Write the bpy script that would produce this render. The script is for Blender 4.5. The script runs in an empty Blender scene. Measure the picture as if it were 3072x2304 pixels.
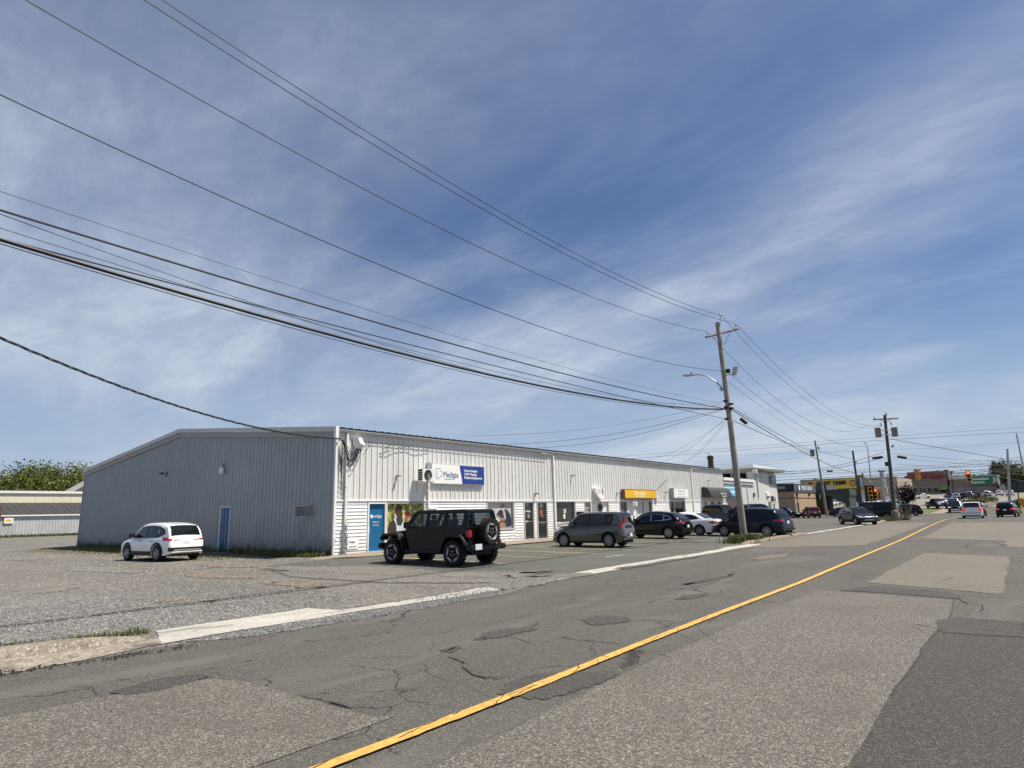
import bpy, bmesh, math, random
from mathutils import Vector, Matrix
random.seed(7)
R = random.random
U = random.uniform
C = bpy.context.scene.collection
SC = bpy.context.scene
# ------------------------------------------------------------------ camera, sky, sun
FPX, PITCH, ROLL, YAW, CH = 1878.756, 11.711, -1.407, 38.208, 1.68
def camaxes():
    p, r, y = map(math.radians, (PITCH, ROLL, YAW))
    F = Vector((-math.sin(y)*math.cos(p), math.cos(y)*math.cos(p), math.sin(p)))
    rt = Vector((math.cos(y), math.sin(y), 0)); up = rt.cross(F)
    return math.cos(r)*rt+math.sin(r)*up, -math.sin(r)*rt+math.cos(r)*up, F
CR, CU, CF = camaxes()
cam = bpy.data.cameras.new('camera'); co = bpy.data.objects.new('camera', cam); C.objects.link(co)
cam.sensor_width = 36; cam.lens = 36*FPX/3072; cam.clip_end = 6000; cam.clip_start = .05
co.matrix_world = Matrix(((CR.x, CU.x, -CF.x, 0), (CR.y, CU.y, -CF.y, 0), (CR.z, CU.z, -CF.z, CH), (0, 0, 0, 1)))
SC.camera = co
SUN = Vector((.78, .62, 2.0)).normalized()
EL = math.asin(SUN.z); AZ = math.atan2(SUN.x, SUN.y)
w = bpy.data.worlds.new('World'); SC.world = w; w.use_nodes = True
nt = w.node_tree; N = nt.nodes; L = nt.links; bg = N['Background']
sky = N.new('ShaderNodeTexSky'); sky.sky_type = 'NISHITA'; sky.sun_disc = False
sky.sun_elevation = EL; sky.sun_rotation = AZ; sky.air_density = 1.0; sky.dust_density = .4; sky.ozone_density = 3.0
bg.inputs['Strength'].default_value = .06
def nd(N, t, **k):
    n = N.new(t)
    for a, b in k.items():
        if a in n.inputs: n.inputs[a].default_value = b
        else: setattr(n, a, b)
    return n
tc = N.new('ShaderNodeTexCoord'); sp = N.new('ShaderNodeSeparateXYZ'); L.new(tc.outputs['Generated'], sp.inputs[0])
def mth(op, a, b=None, c=None, N=N, L=L, clamp=False):
    m = N.new('ShaderNodeMath'); m.operation = op; m.use_clamp = clamp
    for i, v in enumerate((a, b, c)):
        if v is None: continue
        if isinstance(v, (int, float)): m.inputs[i].default_value = v
        else: L.new(v, m.inputs[i])
    return m.outputs[0]
zz = mth('ADD', mth('MAXIMUM', sp.outputs[2], 0.0), .16)
cx = mth('DIVIDE', sp.outputs[0], zz); cy = mth('DIVIDE', sp.outputs[1], zz)
cb = N.new('ShaderNodeCombineXYZ'); L.new(cx, cb.inputs[0]); L.new(cy, cb.inputs[1])
CLO = 31.8
def cloudnoise(rot, sx, sy, sc, det, rough, dist, lo, hi, off=0):
    mp = N.new('ShaderNodeMapping'); mp.inputs['Rotation'].default_value = (0, 0, math.radians(rot)); mp.inputs['Scale'].default_value = (sx, sy, 1)
    mp.inputs['Location'].default_value = (off, off*.7, 0)
    L.new(cb.outputs[0], mp.inputs[0])
    n = nd(N, 'ShaderNodeTexNoise', Scale=sc, Detail=det, Roughness=rough, Distortion=dist); L.new(mp.outputs[0], n.inputs['Vector'])
    r = N.new('ShaderNodeMapRange'); r.interpolation_type = 'SMOOTHSTEP'; r.inputs[1].default_value = lo; r.inputs[2].default_value = hi
    L.new(n.outputs[0], r.inputs[0]); return r.outputs[0]
c1 = cloudnoise(35, .75, 1.25, .62, 5, .5, .5, .33, .66, CLO)        # broad veil
c2 = cloudnoise(48, .7, 1.5, 2.1, 10, .66, .45, .42, .76, 9.3)       # wisps
c3 = cloudnoise(20, 1, 1.3, 8, 6, .65, .6, .35, .75, 5.0)            # mottling
cl = mth('ADD', mth('MULTIPLY', c1, .56), mth('MULTIPLY', mth('MULTIPLY_ADD', c1, .7, .3), mth('MULTIPLY', c2, .46)))
cl = mth('ADD', cl, mth('MULTIPLY', mth('MULTIPLY', c3, c1), .16))
hz = N.new('ShaderNodeMapRange'); hz.inputs[1].default_value = .05; hz.inputs[2].default_value = .62; hz.inputs[3].default_value = 1.45; hz.inputs[4].default_value = .46
L.new(sp.outputs[2], hz.inputs[0])
cl = mth('MULTIPLY', cl, hz.outputs[0], clamp=True)
tint = nd(N, 'ShaderNodeMix', data_type='RGBA', blend_type='MULTIPLY'); tint.inputs[0].default_value = 1
L.new(sky.outputs[0], tint.inputs[6]); tint.inputs[7].default_value = (.78, .84, .98, 1)
hr = N.new('ShaderNodeMapRange'); hr.interpolation_type = 'SMOOTHSTEP'; hr.inputs[1].default_value = -.02; hr.inputs[2].default_value = .34; hr.inputs[3].default_value = .92; hr.inputs[4].default_value = 0
L.new(sp.outputs[2], hr.inputs[0])
hm = nd(N, 'ShaderNodeMix', data_type='RGBA'); L.new(hr.outputs[0], hm.inputs[0]); L.new(tint.outputs[2], hm.inputs[6]); hm.inputs[7].default_value = (4.6, 5.8, 7.5, 1)
mx = nd(N, 'ShaderNodeMix', data_type='RGBA'); L.new(cl, mx.inputs[0]); L.new(hm.outputs[2], mx.inputs[6]); mx.inputs[7].default_value = (6.2, 7.0, 8.3, 1)
L.new(mx.outputs[2], bg.inputs['Color'])
sd = bpy.data.lights.new('sun', 'SUN'); sd.energy = 5.0; sd.angle = math.radians(.53); sd.color = (1, .925, .80)
so = bpy.data.objects.new('sun', sd); C.objects.link(so); so.rotation_euler = SUN.to_track_quat('Z', 'Y').to_euler(); so.location = (0, 0, 60)
SC.view_settings.view_transform = 'Standard'; SC.view_settings.look = 'None'; SC.view_settings.gamma = 1; SC.view_settings.exposure = .62
SC.view_settings.use_curve_mapping = False
# ------------------------------------------------------------------ survey helpers: where the sight line of a photo pixel meets a real surface
def ray(px, py): return CF+(px-1536)/FPX*CR-(py-1152)/FPX*CU
def gd(px, py, z=0):
    d = ray(px, py); t = (z-CH)/d.z; return Vector((d.x*t, d.y*t, z))
def onX(px, py, X): d = ray(px, py); t = X/d.x; return Vector((X, d.y*t, CH+d.z*t))
def onY(px, py, Y): d = ray(px, py); t = Y/d.y; return Vector((d.x*t, Y, CH+d.z*t))
def lerp(a, b, t): return a+(b-a)*t
def pw(x, pts):
    if x <= pts[0][0]: return pts[0][1]
    for (a, b), (c, d) in zip(pts, pts[1:]):
        if x <= c: return b if c == a else b+(d-b)*(x-a)/(c-a)
    return pts[-1][1]
FAR = [(120, 0), (135, .2), (155, 1.0), (190, 2.1), (231, 3.2), (270, 3.8), (305, 5.5), (420, 7), (900, 12), (3000, 20)]
def gz(x, y):
    s = min(1, max(0, (-13-x)/10.4))*.13*pw(y, [(13.5, 0), (17.5, 1), (85, 1), (95, 0)])
    return s+pw(y, FAR)
XB = [-3000, -700, -300, -125, -80, -60, -23.4, -20, -17, -13, -10, 0, 10, 60, 300, 3000]
YB = [-300, -60, 0, 10, 13.5, 14.5, 15.5, 16.5, 17.5, 40, 60, 85, 95, 120, 135, 155, 190, 231, 270, 305, 420, 900, 3000]
# ------------------------------------------------------------------ materials
MATS = {}
def mat(name, col, rough=.6, metal=0, orand=0, splash=0, var=0, vs=3, bump=0, bs=40, coat=0, emit=0, streak=0, spec=.5, alpha=1):
    if name in MATS: return MATS[name]
    m = bpy.data.materials.new(name); m.use_nodes = True; MATS[name] = m
    n = m.node_tree.nodes; l = m.node_tree.links; b = n['Principled BSDF']
    b.inputs['Base Color'].default_value = (*col, 1); b.inputs['Roughness'].default_value = rough; b.inputs['Metallic'].default_value = metal
    b.inputs['Coat Weight'].default_value = coat; b.inputs['Coat Roughness'].default_value = .04; b.inputs['Specular IOR Level'].default_value = spec
    if emit: b.inputs['Emission Color'].default_value = (*col, 1); b.inputs['Emission Strength'].default_value = emit
    if var or streak or bump:
        t = n.new('ShaderNodeTexCoord')
        if var or streak:
            last = None
            x = nd(n, 'ShaderNodeTexNoise', Scale=vs, Detail=6.0, Roughness=.62); l.new(t.outputs['Object'], x.inputs['Vector'])
            r = n.new('ShaderNodeMapRange'); r.inputs[1].default_value = .3; r.inputs[2].default_value = .7; r.inputs[3].default_value = 1-var; r.inputs[4].default_value = 1+var*.6
            l.new(x.outputs[0], r.inputs[0]); last = r.outputs[0]
            if streak:
                mp = n.new('ShaderNodeMapping'); mp.inputs['Scale'].default_value = (5, 5, .35); l.new(t.outputs['Object'], mp.inputs[0])
                y = nd(n, 'ShaderNodeTexNoise', Scale=1.6, Detail=7.0, Roughness=.7); l.new(mp.outputs[0], y.inputs['Vector'])
                r2 = n.new('ShaderNodeMapRange'); r2.inputs[1].default_value = .38; r2.inputs[2].default_value = .68; r2.inputs[3].default_value = 1; r2.inputs[4].default_value = 1-streak
                l.new(y.outputs[0], r2.inputs[0])
                last = mth('MULTIPLY', last, r2.outputs[0], N=n, L=l)
            if splash:
                ge = n.new('ShaderNodeNewGeometry'); sz = n.new('ShaderNodeSeparateXYZ'); l.new(ge.outputs['Position'], sz.inputs[0])
                rz = n.new('ShaderNodeMapRange'); rz.inputs[1].default_value = .1; rz.inputs[2].default_value = 1.0; rz.inputs[3].default_value = 1-splash; rz.inputs[4].default_value = 1
                l.new(mth('ADD', sz.outputs[2], mth('MULTIPLY_ADD', x.outputs[0], 1.4, -.7, N=n, L=l), N=n, L=l), rz.inputs[0]); last = mth('MULTIPLY', last, rz.outputs[0], N=n, L=l)
            if orand:
                oi = n.new('ShaderNodeObjectInfo'); last = mth('MULTIPLY', last, mth('MULTIPLY_ADD', oi.outputs['Random'], orand, 1-orand, N=n, L=l), N=n, L=l)
            k = nd(n, 'ShaderNodeMix', data_type='RGBA', blend_type='MULTIPLY'); k.inputs[0].default_value = 1; k.inputs[6].default_value = (*col, 1)
            l.new(last, k.inputs[7]); l.new(k.outputs[2], b.inputs['Base Color'])
        if bump:
            x = nd(n, 'ShaderNodeTexNoise', Scale=bs, Detail=4.0); l.new(t.outputs['Object'], x.inputs['Vector'])
            bp = n.new('ShaderNodeBump'); bp.inputs['Strength'].default_value = bump; bp.inputs['Distance'].default_value = .02
            l.new(x.outputs[0], bp.inputs['Height']); l.new(bp.outputs[0], b.inputs['Normal'])
    return m
def ground_mat(name, ca, cb_, cs, cell=80, speck=.5, big=.25, bs=.5, bump=.5, cstain=None, stain=0, stretch=(1, 1), fine=.12, stscale=.22, craze=0):
    """aggregate surface: per-stone colours, medium mottling, broad stains along the traffic direction"""
    m = bpy.data.materials.new(name); m.use_nodes = True; MATS[name] = m
    n = m.node_tree.nodes; l = m.node_tree.links; b = n['Principled BSDF']; b.inputs['Roughness'].default_value = .85; b.inputs['Specular IOR Level'].default_value = .3
    t = n.new('ShaderNodeTexCoord'); O = t.outputs['Object']
    v = nd(n, 'ShaderNodeTexVoronoi', Scale=cell); l.new(O, v.inputs['Vector'])
    sh = n.new('ShaderNodeSeparateColor'); l.new(v.outputs['Color'], sh.inputs[0])
    v2 = nd(n, 'ShaderNodeTexVoronoi', Scale=cell*.43); l.new(O, v2.inputs['Vector'])
    sh2 = n.new('ShaderNodeSeparateColor'); l.new(v2.outputs['Color'], sh2.inputs[0])
    x = nd(n, 'ShaderNodeTexNoise', Scale=bs, Detail=8.0, Roughness=.65)
    mp = n.new('ShaderNodeMapping'); mp.inputs['Scale'].default_value = (stretch[0], stretch[1], 1); l.new(O, mp.inputs[0]); l.new(mp.outputs[0], x.inputs['Vector'])
    r = n.new('ShaderNodeMapRange'); r.inputs[1].default_value = .32; r.inputs[2].default_value = .68; l.new(x.outputs[0], r.inputs[0])
    k = nd(n, 'ShaderNodeMix', data_type='RGBA'); l.new(r.outputs[0], k.inputs[0]); k.inputs[6].default_value = (*ca, 1); k.inputs[7].default_value = (*cb_, 1)
    # bright stones
    r3 = n.new('ShaderNodeMapRange'); r3.inputs[1].default_value = 1-speck*.6; r3.inputs[2].default_value = 1; l.new(sh.outputs[0], r3.inputs[0])
    k2 = nd(n, 'ShaderNodeMix', data_type='RGBA'); l.new(r3.outputs[0], k2.inputs[0]); l.new(k.outputs[2], k2.inputs[6]); k2.inputs[7].default_value = (*cs, 1)
    # stone to stone value change
    a = mth('MULTIPLY_ADD', sh.outputs[1], speck*.9, 1-speck*.45, N=n, L=l)
    a2 = mth('MULTIPLY_ADD', sh2.outputs[1], speck*.5, 1-speck*.25, N=n, L=l)
    f = nd(n, 'ShaderNodeTexNoise', Scale=14.0, Detail=5.0, Roughness=.7); l.new(O, f.inputs['Vector'])
    a3 = mth('MULTIPLY_ADD', f.outputs[0], fine*2, 1-fine, N=n, L=l)
    a = mth('MULTIPLY', mth('MULTIPLY', a, a2, N=n, L=l), a3, N=n, L=l)
    k3 = nd(n, 'ShaderNodeMix', data_type='RGBA', blend_type='MULTIPLY'); k3.inputs[0].default_value = 1; l.new(k2.outputs[2], k3.inputs[6]); l.new(a, k3.inputs[7])
    out = k3.outputs[2]
    if stain:
        s = nd(n, 'ShaderNodeTexNoise', Scale=stscale, Detail=6.0, Roughness=.6, Distortion=.8); l.new(mp.outputs[0], s.inputs['Vector'])
        rs = n.new('ShaderNodeMapRange'); rs.interpolation_type = 'SMOOTHSTEP'; rs.inputs[1].default_value = .5; rs.inputs[2].default_value = .68; rs.inputs[4].default_value = stain; l.new(s.outputs[0], rs.inputs[0])
        k4 = nd(n, 'ShaderNodeMix', data_type='RGBA'); l.new(rs.outputs[0], k4.inputs[0]); l.new(out, k4.inputs[6]); k4.inputs[7].default_value = (*cstain, 1); out = k4.outputs[2]
    if craze:
        wn = nd(n, 'ShaderNodeTexNoise', Scale=2.2, Detail=5.0, Roughness=.6); l.new(O, wn.inputs['Vector'])
        va = n.new('ShaderNodeVectorMath'); va.operation = 'MULTIPLY_ADD'; l.new(wn.outputs['Color'], va.inputs[0]); va.inputs[1].default_value = (.55, .55, 0); l.new(O, va.inputs[2])
        vo = n.new('ShaderNodeTexVoronoi'); vo.feature = 'DISTANCE_TO_EDGE'; vo.inputs['Scale'].default_value = .9; l.new(va.outputs[0], vo.inputs['Vector'])
        ms = nd(n, 'ShaderNodeTexNoise', Scale=.45, Detail=4.0); l.new(O, ms.inputs['Vector'])
        mk = n.new('ShaderNodeMapRange'); mk.inputs[1].default_value = .46; mk.inputs[2].default_value = .55; mk.inputs[3].default_value = 0; mk.inputs[4].default_value = craze; l.new(ms.outputs[0], mk.inputs[0])
        ed = n.new('ShaderNodeMapRange'); ed.inputs[1].default_value = .004; ed.inputs[2].default_value = .014; ed.inputs[3].default_value = 1; ed.inputs[4].default_value = 0; l.new(vo.outputs['Distance'], ed.inputs[0])
        k5 = nd(n, 'ShaderNodeMix', data_type='RGBA'); l.new(mth('MULTIPLY', ed.outputs[0], mk.outputs[0], N=n, L=l), k5.inputs[0]); l.new(out, k5.inputs[6]); k5.inputs[7].default_value = (.022, .021, .019, 1); out = k5.outputs[2]
    l.new(out, b.inputs['Base Color'])
    bp = n.new('ShaderNodeBump'); bp.inputs['Strength'].default_value = bump; bp.inputs['Distance'].default_value = .006
    l.new(mth('ADD', v.outputs['Distance'], f.outputs[0], N=n, L=l), bp.inputs['Height']); l.new(bp.outputs[0], b.inputs['Normal'])
    return m
M = {}
M['road'] = ground_mat('old_asphalt', (0.052, 0.05, 0.045), (0.076, 0.072, 0.064), (0.167, 0.158, 0.141), 105, .5, bs=.35, stretch=(1.6, .35), cstain=(.115, .109, .098), stain=.7, stscale=.45, craze=.85)
M['patch'] = ground_mat('coarse_patch_asphalt', (0.074, 0.069, 0.061), (0.095, 0.088, 0.078), (0.215, 0.2, 0.175), 84, .78, bs=.6, fine=.16, bump=.9, cstain=(.085, .078, .068), stain=.45, stscale=.5)
M['patch2'] = ground_mat('worn_patch_asphalt', (0.112, 0.1, 0.083), (0.137, 0.122, 0.102), (0.202, 0.181, 0.154), 75, .5, bs=.5, stretch=(1, .4), fine=.15, craze=.6)
M['darkpatch'] = ground_mat('fresh_dark_asphalt', (.042, .040, .037), (.054, .051, .047), (.12, .116, .11), 100, .45)
M['lane'] = ground_mat('right_lane_asphalt', (0.035, 0.033, 0.031), (0.046, 0.044, 0.04), (0.118, 0.113, 0.106), 105, .5, bs=.8, stretch=(1.5, .3), fine=.1)
M['lot'] = ground_mat('parking_asphalt', (0.061, 0.064, 0.057), (0.09, 0.091, 0.08), (0.141, 0.141, 0.122), 60, .4, bs=.5, stretch=(.5, 1.2), cstain=(.125, .12, .105), stain=.5)
M['farlot'] = ground_mat('far_lot_asphalt', (0.158, 0.143, 0.118), (0.216, 0.195, 0.16), (0.216, 0.195, 0.16), 30, .3, bs=.08)
M['gravel'] = ground_mat('dusty_gravel', (.074, .069, .061), (.128, .119, .105), (.24, .232, .213), 28, .8, bs=.45, stretch=(.45, 1.1), cstain=(.155, .145, .127), stain=.7, fine=.3, bump=1, stscale=.25)
M['bluegravel'] = ground_mat('crushed_grey_gravel', (0.08, 0.078, 0.073), (0.128, 0.123, 0.114), (0.256, 0.253, 0.237), 30, .95, bs=1.2, fine=.3, bump=1)
M['concrete'] = ground_mat('kerb_concrete', (.30, .288, .262), (.44, .425, .39), (.5, .485, .45), 40, .2, bs=1.2, stretch=(3, .6), cstain=(.17, .155, .13), stain=.75, fine=.18, stscale=.8)
M['oldkerb'] = ground_mat('worn_brown_kerb', (.13, .105, .078), (.28, .25, .205), (.36, .34, .3), 40, .5, bs=2.6, cstain=(.085, .073, .06), stain=.8, fine=.35, stscale=1.8)
M['walk'] = ground_mat('walk_concrete', (0.194, 0.158, 0.118), (0.245, 0.204, 0.155), (0.288, 0.253, 0.202), 40, .3, bs=1)
M['dirt'] = ground_mat('far_ground', (.10, .105, .07), (.16, .15, .11), (.2, .18, .14), 6, .3, bs=.05)
M['mud'] = ground_mat('wet_brown_patch', (.085, .065, .052), (.13, .105, .085), (.3, .27, .23), 24, .8, bs=1.5, fine=.3)
M['crumb'] = mat('asphalt_crumb', (.035, .033, .031), .9, var=.4, vs=30)
M['crack'] = mat('crack_fill', (.03, .029, .028), .9, var=.3, vs=20)
M['yellow'] = mat('yellow_line_paint', (.55, .32, .07), .65, var=.38, vs=14, bump=.3, bs=120)
M['lotyellow'] = mat('faded_yellow_paint', (.50, .40, .17), .7, var=.3, vs=6)
M['whitepaint'] = mat('worn_white_paint', (.5, .48, .44), .7, var=.3, vs=3)
M['clad'] = mat('cream_metal_cladding', (.745, .745, .725), .45, orand=.06, var=.06, vs=1.2, streak=.16, bump=.05, bs=6)
M['siding'] = mat('white_vinyl_siding', (.84, .84, .825), .45, orand=.05, splash=.22, var=.05, vs=2, streak=.10)
M['gable'] = mat('grey_metal_cladding', (.335, .37, .385), .5, orand=.07, splash=.3, var=.08, vs=.9, streak=.12, bump=.08, bs=5)
M['trim'] = mat('pale_trim', (.56, .55, .53), .5, var=.08, vs=2, streak=.1)
M['trimdark'] = mat('grey_rake_trim', (.30, .30, .30), .5, var=.08, vs=2)
M['white'] = mat('white_paint', (.80, .80, .79), .4, var=.03, vs=3)
M['roof'] = mat('grey_roof_metal', (.10, .125, .16), .45, metal=.3, var=.1, vs=1)
M['black'] = mat('black_plastic', (.010, .010, .011), .5, spec=.3)
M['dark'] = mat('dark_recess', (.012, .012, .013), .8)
M['glass'] = mat('dark_window_glass', (.006, .008, .008), .03, spec=.55)
M['shopglass'] = mat('shop_window_glass', (.03, .035, .035), .05, spec=.6)
M['blue'] = mat('blue_door_paint', (.014, .125, .27), .5, spec=.2, var=.05, vs=2)
M['tyre'] = mat('tyre_rubber', (.013, .013, .014), .85, bump=.3, bs=60, spec=.3)
M['rim'] = mat('alloy_silver', (.42, .42, .42), .35, metal=.5)
M['steel'] = mat('galvanised_steel', (.42, .43, .43), .45, metal=.5, var=.15, vs=4)
M['wood'] = mat('weathered_pole_wood', (.34, .305, .26), .85, var=.3, vs=2.5, streak=.35, bump=.7, bs=14)
M['wood2'] = mat('dark_pole_wood', (.105, .085, .07), .85, var=.3, vs=2.5, streak=.3, bump=.5, bs=14)
M['wire'] = mat('black_cable', (.018, .018, .02), .6)
M['wireg'] = mat('grey_cable', (.10, .105, .12), .6)
M['porc'] = mat('glazed_insulator', (.5, .56, .6), .15)
M['orange'] = mat('signal_yellow_paint', (.60, .28, .02), .4, var=.08, vs=4)
M['redlamp'] = mat('red_tail_lens', (.32, .012, .015), .15, coat=.5)
M['redlit'] = mat('lit_red_signal', (1.0, .08, .02), .4, emit=3)
M['brakelit'] = mat('lit_brake_lens', (.75, .04, .04), .3, emit=.35)
M['clear'] = mat('clear_lamp_lens', (.75, .76, .78), .08, coat=1)
M['chrome'] = mat('chrome', (.7, .7, .72), .12, metal=1)
M['plate'] = mat('licence_plate', (.72, .76, .82), .4)
M['stucco'] = mat('pale_grey_stucco', (.60, .60, .585), .7, var=.06, vs=1.2, streak=.12)
M['red'] = mat('dark_red_paint', (.18, .012, .018), .35)
M['signred'] = mat('sign_red', (.38, .012, .02), .4)
M['bark'] = mat('tree_bark', (.10, .08, .06), .9, var=.3, vs=6)
def rib_leaf(name, a, b):
    m = bpy.data.materials.new(name); m.use_nodes = True; n = m.node_tree.nodes; l = m.node_tree.links; p = n['Principled BSDF']
    o = n.new('ShaderNodeTexCoord'); x = nd(n, 'ShaderNodeTexNoise', Scale=.9, Detail=5.0); l.new(o.outputs['Object'], x.inputs['Vector'])
    r = n.new('ShaderNodeMapRange'); r.inputs[1].default_value = .35; r.inputs[2].default_value = .65; l.new(x.outputs[0], r.inputs[0])
    k = nd(n, 'ShaderNodeMix', data_type='RGBA'); l.new(r.outputs[0], k.inputs[0]); k.inputs[6].default_value = (*a, 1); k.inputs[7].default_value = (*b, 1)
    l.new(k.outputs[2], p.inputs['Base Color']); p.inputs['Roughness'].default_value = .6
    p.inputs['Specular IOR Level'].default_value = .25
    return m
M['leaf'] = rib_leaf('spring_leaves', (.048, .075, .015), (.135, .145, .032))
M['leafd'] = rib_leaf('dark_leaves', (.026, .042, .013), (.08, .09, .026))
M['leafp'] = rib_leaf('purple_leaves', (.014, .005, .008), (.03, .010, .014))
M['grass'] = rib_leaf('green_grass', (.045, .075, .018), (.13, .14, .045))
M['grassdry'] = rib_leaf('dry_grass', (.22, .19, .10), (.13, .15, .05))
# ------------------------------------------------------------------ mesh helpers
class MB:
    def __init__(s): s.v = []; s.f = []; s.m = []
    def add(s, vs, fs, mi=0):
        o = len(s.v); s.v += [tuple(v) for v in vs]; s.f += [tuple(o+i for i in f) for f in fs]; s.m += [mi]*len(fs); return s
    def box(s, x0, x1, y0, y1, z0, z1, mi=0):
        return s.add([(x, y, z) for z in (z0, z1) for y in (y0, y1) for x in (x0, x1)],
                     [(0, 2, 3, 1), (4, 5, 7, 6), (0, 1, 5, 4), (2, 6, 7, 3), (0, 4, 6, 2), (1, 3, 7, 5)], mi)
    def prism(s, poly, a, b, axis='y', mi=0):
        """poly of (u,w) extruded along axis from a to b"""
        def P(u, w, t): return {'y': (u, t, w), 'x': (t, u, w), 'z': (u, w, t)}[axis]
        n = len(poly)
        return s.add([P(u, w, a) for u, w in poly]+[P(u, w, b) for u, w in poly],
                     [tuple(range(n)), tuple(range(2*n-1, n-1, -1))]+[(i, i+n, (i+1) % n+n, (i+1) % n) for i in range(n)], mi)
    def tube(s, pts, r, n=6, mi=0, cap=True):
        pts = [Vector(p) for p in pts]; rs = r if isinstance(r, (list, tuple)) else [r]*len(pts); vs = []; fs = []
        for i, p in enumerate(pts):
            t = (pts[min(i+1, len(pts)-1)]-pts[max(i-1, 0)]).normalized()
            a = Vector((0, 0, 1)) if abs(t.z) < .9 else Vector((1, 0, 0))
            u = t.cross(a).normalized(); w_ = t.cross(u)
            for k in range(n): q = 2*math.pi*k/n; vs.append(p+rs[i]*(math.cos(q)*u+math.sin(q)*w_))
        for i in range(len(pts)-1):
            for k in range(n): fs.append((i*n+k, i*n+(k+1) % n, (i+1)*n+(k+1) % n, (i+1)*n+k))
        if cap: fs += [tuple(range(n-1, -1, -1)), tuple(range((len(pts)-1)*n, len(pts)*n))]
        return s.add(vs, fs, mi)
    def lathe(s, prof, c=(0, 0, 0), axis='z', n=16, mi=0):
        vs = []; fs = []; c = Vector(c)
        for r, h in prof:
            for k in range(n):
                q = 2*math.pi*k/n; a, b = r*math.cos(q), r*math.sin(q)
                vs.append(c+Vector({'z': (a, b, h), 'y': (a, h, b), 'x': (h, a, b)}[axis]))
        for i in range(len(prof)-1):
            for k in range(n): fs.append((i*n+k, i*n+(k+1) % n, (i+1)*n+(k+1) % n, (i+1)*n+k))
        return s.add(vs, fs, mi)
    def mesh(s, name, mats, smooth=None):
        me = bpy.data.meshes.new(name); me.from_pydata(s.v, [], s.f)
        for m in mats: me.materials.append(m)
        if len(mats) > 1: me.polygons.foreach_set('material_index', s.m)
        if smooth is not None:
            bm = bmesh.new(); bm.from_mesh(me); bmesh.ops.recalc_face_normals(bm, faces=bm.faces); bm.to_mesh(me); bm.free()
            me.polygons.foreach_set('use_smooth', [True]*len(me.polygons)); me.set_sharp_from_angle(angle=math.radians(smooth))
        me.update(); return me
    def build(s, name, mats, parent=None, smooth=None, world=True):
        if not isinstance(mats, (list, tuple)): mats = [mats]
        if world and parent is not None:
            o = wl(parent); s.v = [(a-o[0], b-o[1], c-o[2]) for a, b, c in s.v]
        return obj(name, s.mesh(name, mats, smooth), parent)
WL = {}
def wl(o): return WL.get(o.name, (0, 0, 0))
def obj(name, data, parent=None, loc=None):
    o = bpy.data.objects.new(name, data); C.objects.link(o)
    if parent is not None: o.parent = parent; WL[o.name] = wl(parent)
    if loc is not None: o.location = loc
    return o
def tag(o, label=None, cat=None, group=None, kind=None):
    if label: o['label'] = label
    if cat: o['category'] = cat
    if group: o['group'] = group
    if kind: o['kind'] = kind
    return o
def thing(name, label, cat, loc=(0, 0, 0), rz=0, group=None):
    o = bpy.data.objects.new(name, None); C.objects.link(o); o.location = loc; o.rotation_euler = (0, 0, rz); o.empty_display_size = .2
    WL[o.name] = tuple(loc); return tag(o, label, cat, group)
def text_mesh(txt, h, wmax=None, bold=0, extr=.004):
    cu = bpy.data.curves.new('lettering', 'FONT'); cu.body = txt; cu.size = h*1.37; cu.extrude = extr; cu.align_x = 'CENTER'; cu.align_y = 'CENTER'; cu.offset = bold; cu.resolution_u = 3
    o = bpy.data.objects.new('lettering', cu); C.objects.link(o); bpy.context.view_layer.update()
    me = bpy.data.meshes.new_from_object(o.evaluated_get(bpy.context.evaluated_depsgraph_get())); bpy.data.objects.remove(o); bpy.data.curves.remove(cu)
    if wmax and len(me.vertices):
        xs = [v.co.x for v in me.vertices]; wd = max(xs)-min(xs); cx_ = (max(xs)+min(xs))/2
        for v in me.vertices: v.co.x = (v.co.x-cx_)*wmax/wd
    return me
def text(txt, h, pos, facing, m, parent, wmax=None, bold=0, name='lettering'):
    """facing '+X' or '-Y' or angle of the outward normal in degrees"""
    me = text_mesh(txt, h, wmax, bold); me.materials.clear(); me.materials.append(m)
    o = obj(name, me, parent); p = Vector(pos)-Vector(wl(parent)); o.location = p
    a = {'+X': 0, '-Y': -90}.get(facing, facing)
    o.rotation_euler = (math.radians(90), 0, math.radians(a+90)); return o
def grid_sheet(name, x0, x1, y0, y1, off, m, parent=None, sub=0, edge=0, seed=0):
    xs = sorted(set([x0, x1]+[x for x in XB if x0 < x < x1])); ys = sorted(set([y0, y1]+[y for y in YB if y0 < y < y1]))
    if sub:
        def fill(a, step): 
            o = []
            for p, q in zip(a, a[1:]):
                k = max(1, int((q-p)/step)); o += [p+(q-p)*i/k for i in range(k)]
            return o+[a[-1]]
        xs = fill(xs, sub); ys = fill(ys, sub*3)
    rn = random.Random(seed); vs = []; nx = len(xs)
    ex = [rn.uniform(-edge, edge) for _ in ys]; ey = [rn.uniform(-edge, edge) for _ in xs]
    for j, y in enumerate(ys):
        for i, x in enumerate(xs):
            X, Y = x, y
            if edge and i in (0, nx-1): X += ex[j]
            if edge and j == 0: Y += ey[i]*2
            vs.append((X, Y, gz(X, Y)+off))
    fs = [(j*nx+i, j*nx+i+1, (j+1)*nx+i+1, (j+1)*nx+i) for j in range(len(ys)-1) for i in range(nx-1)]
    return MB().add(vs, fs).build(name, m, parent)
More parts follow.
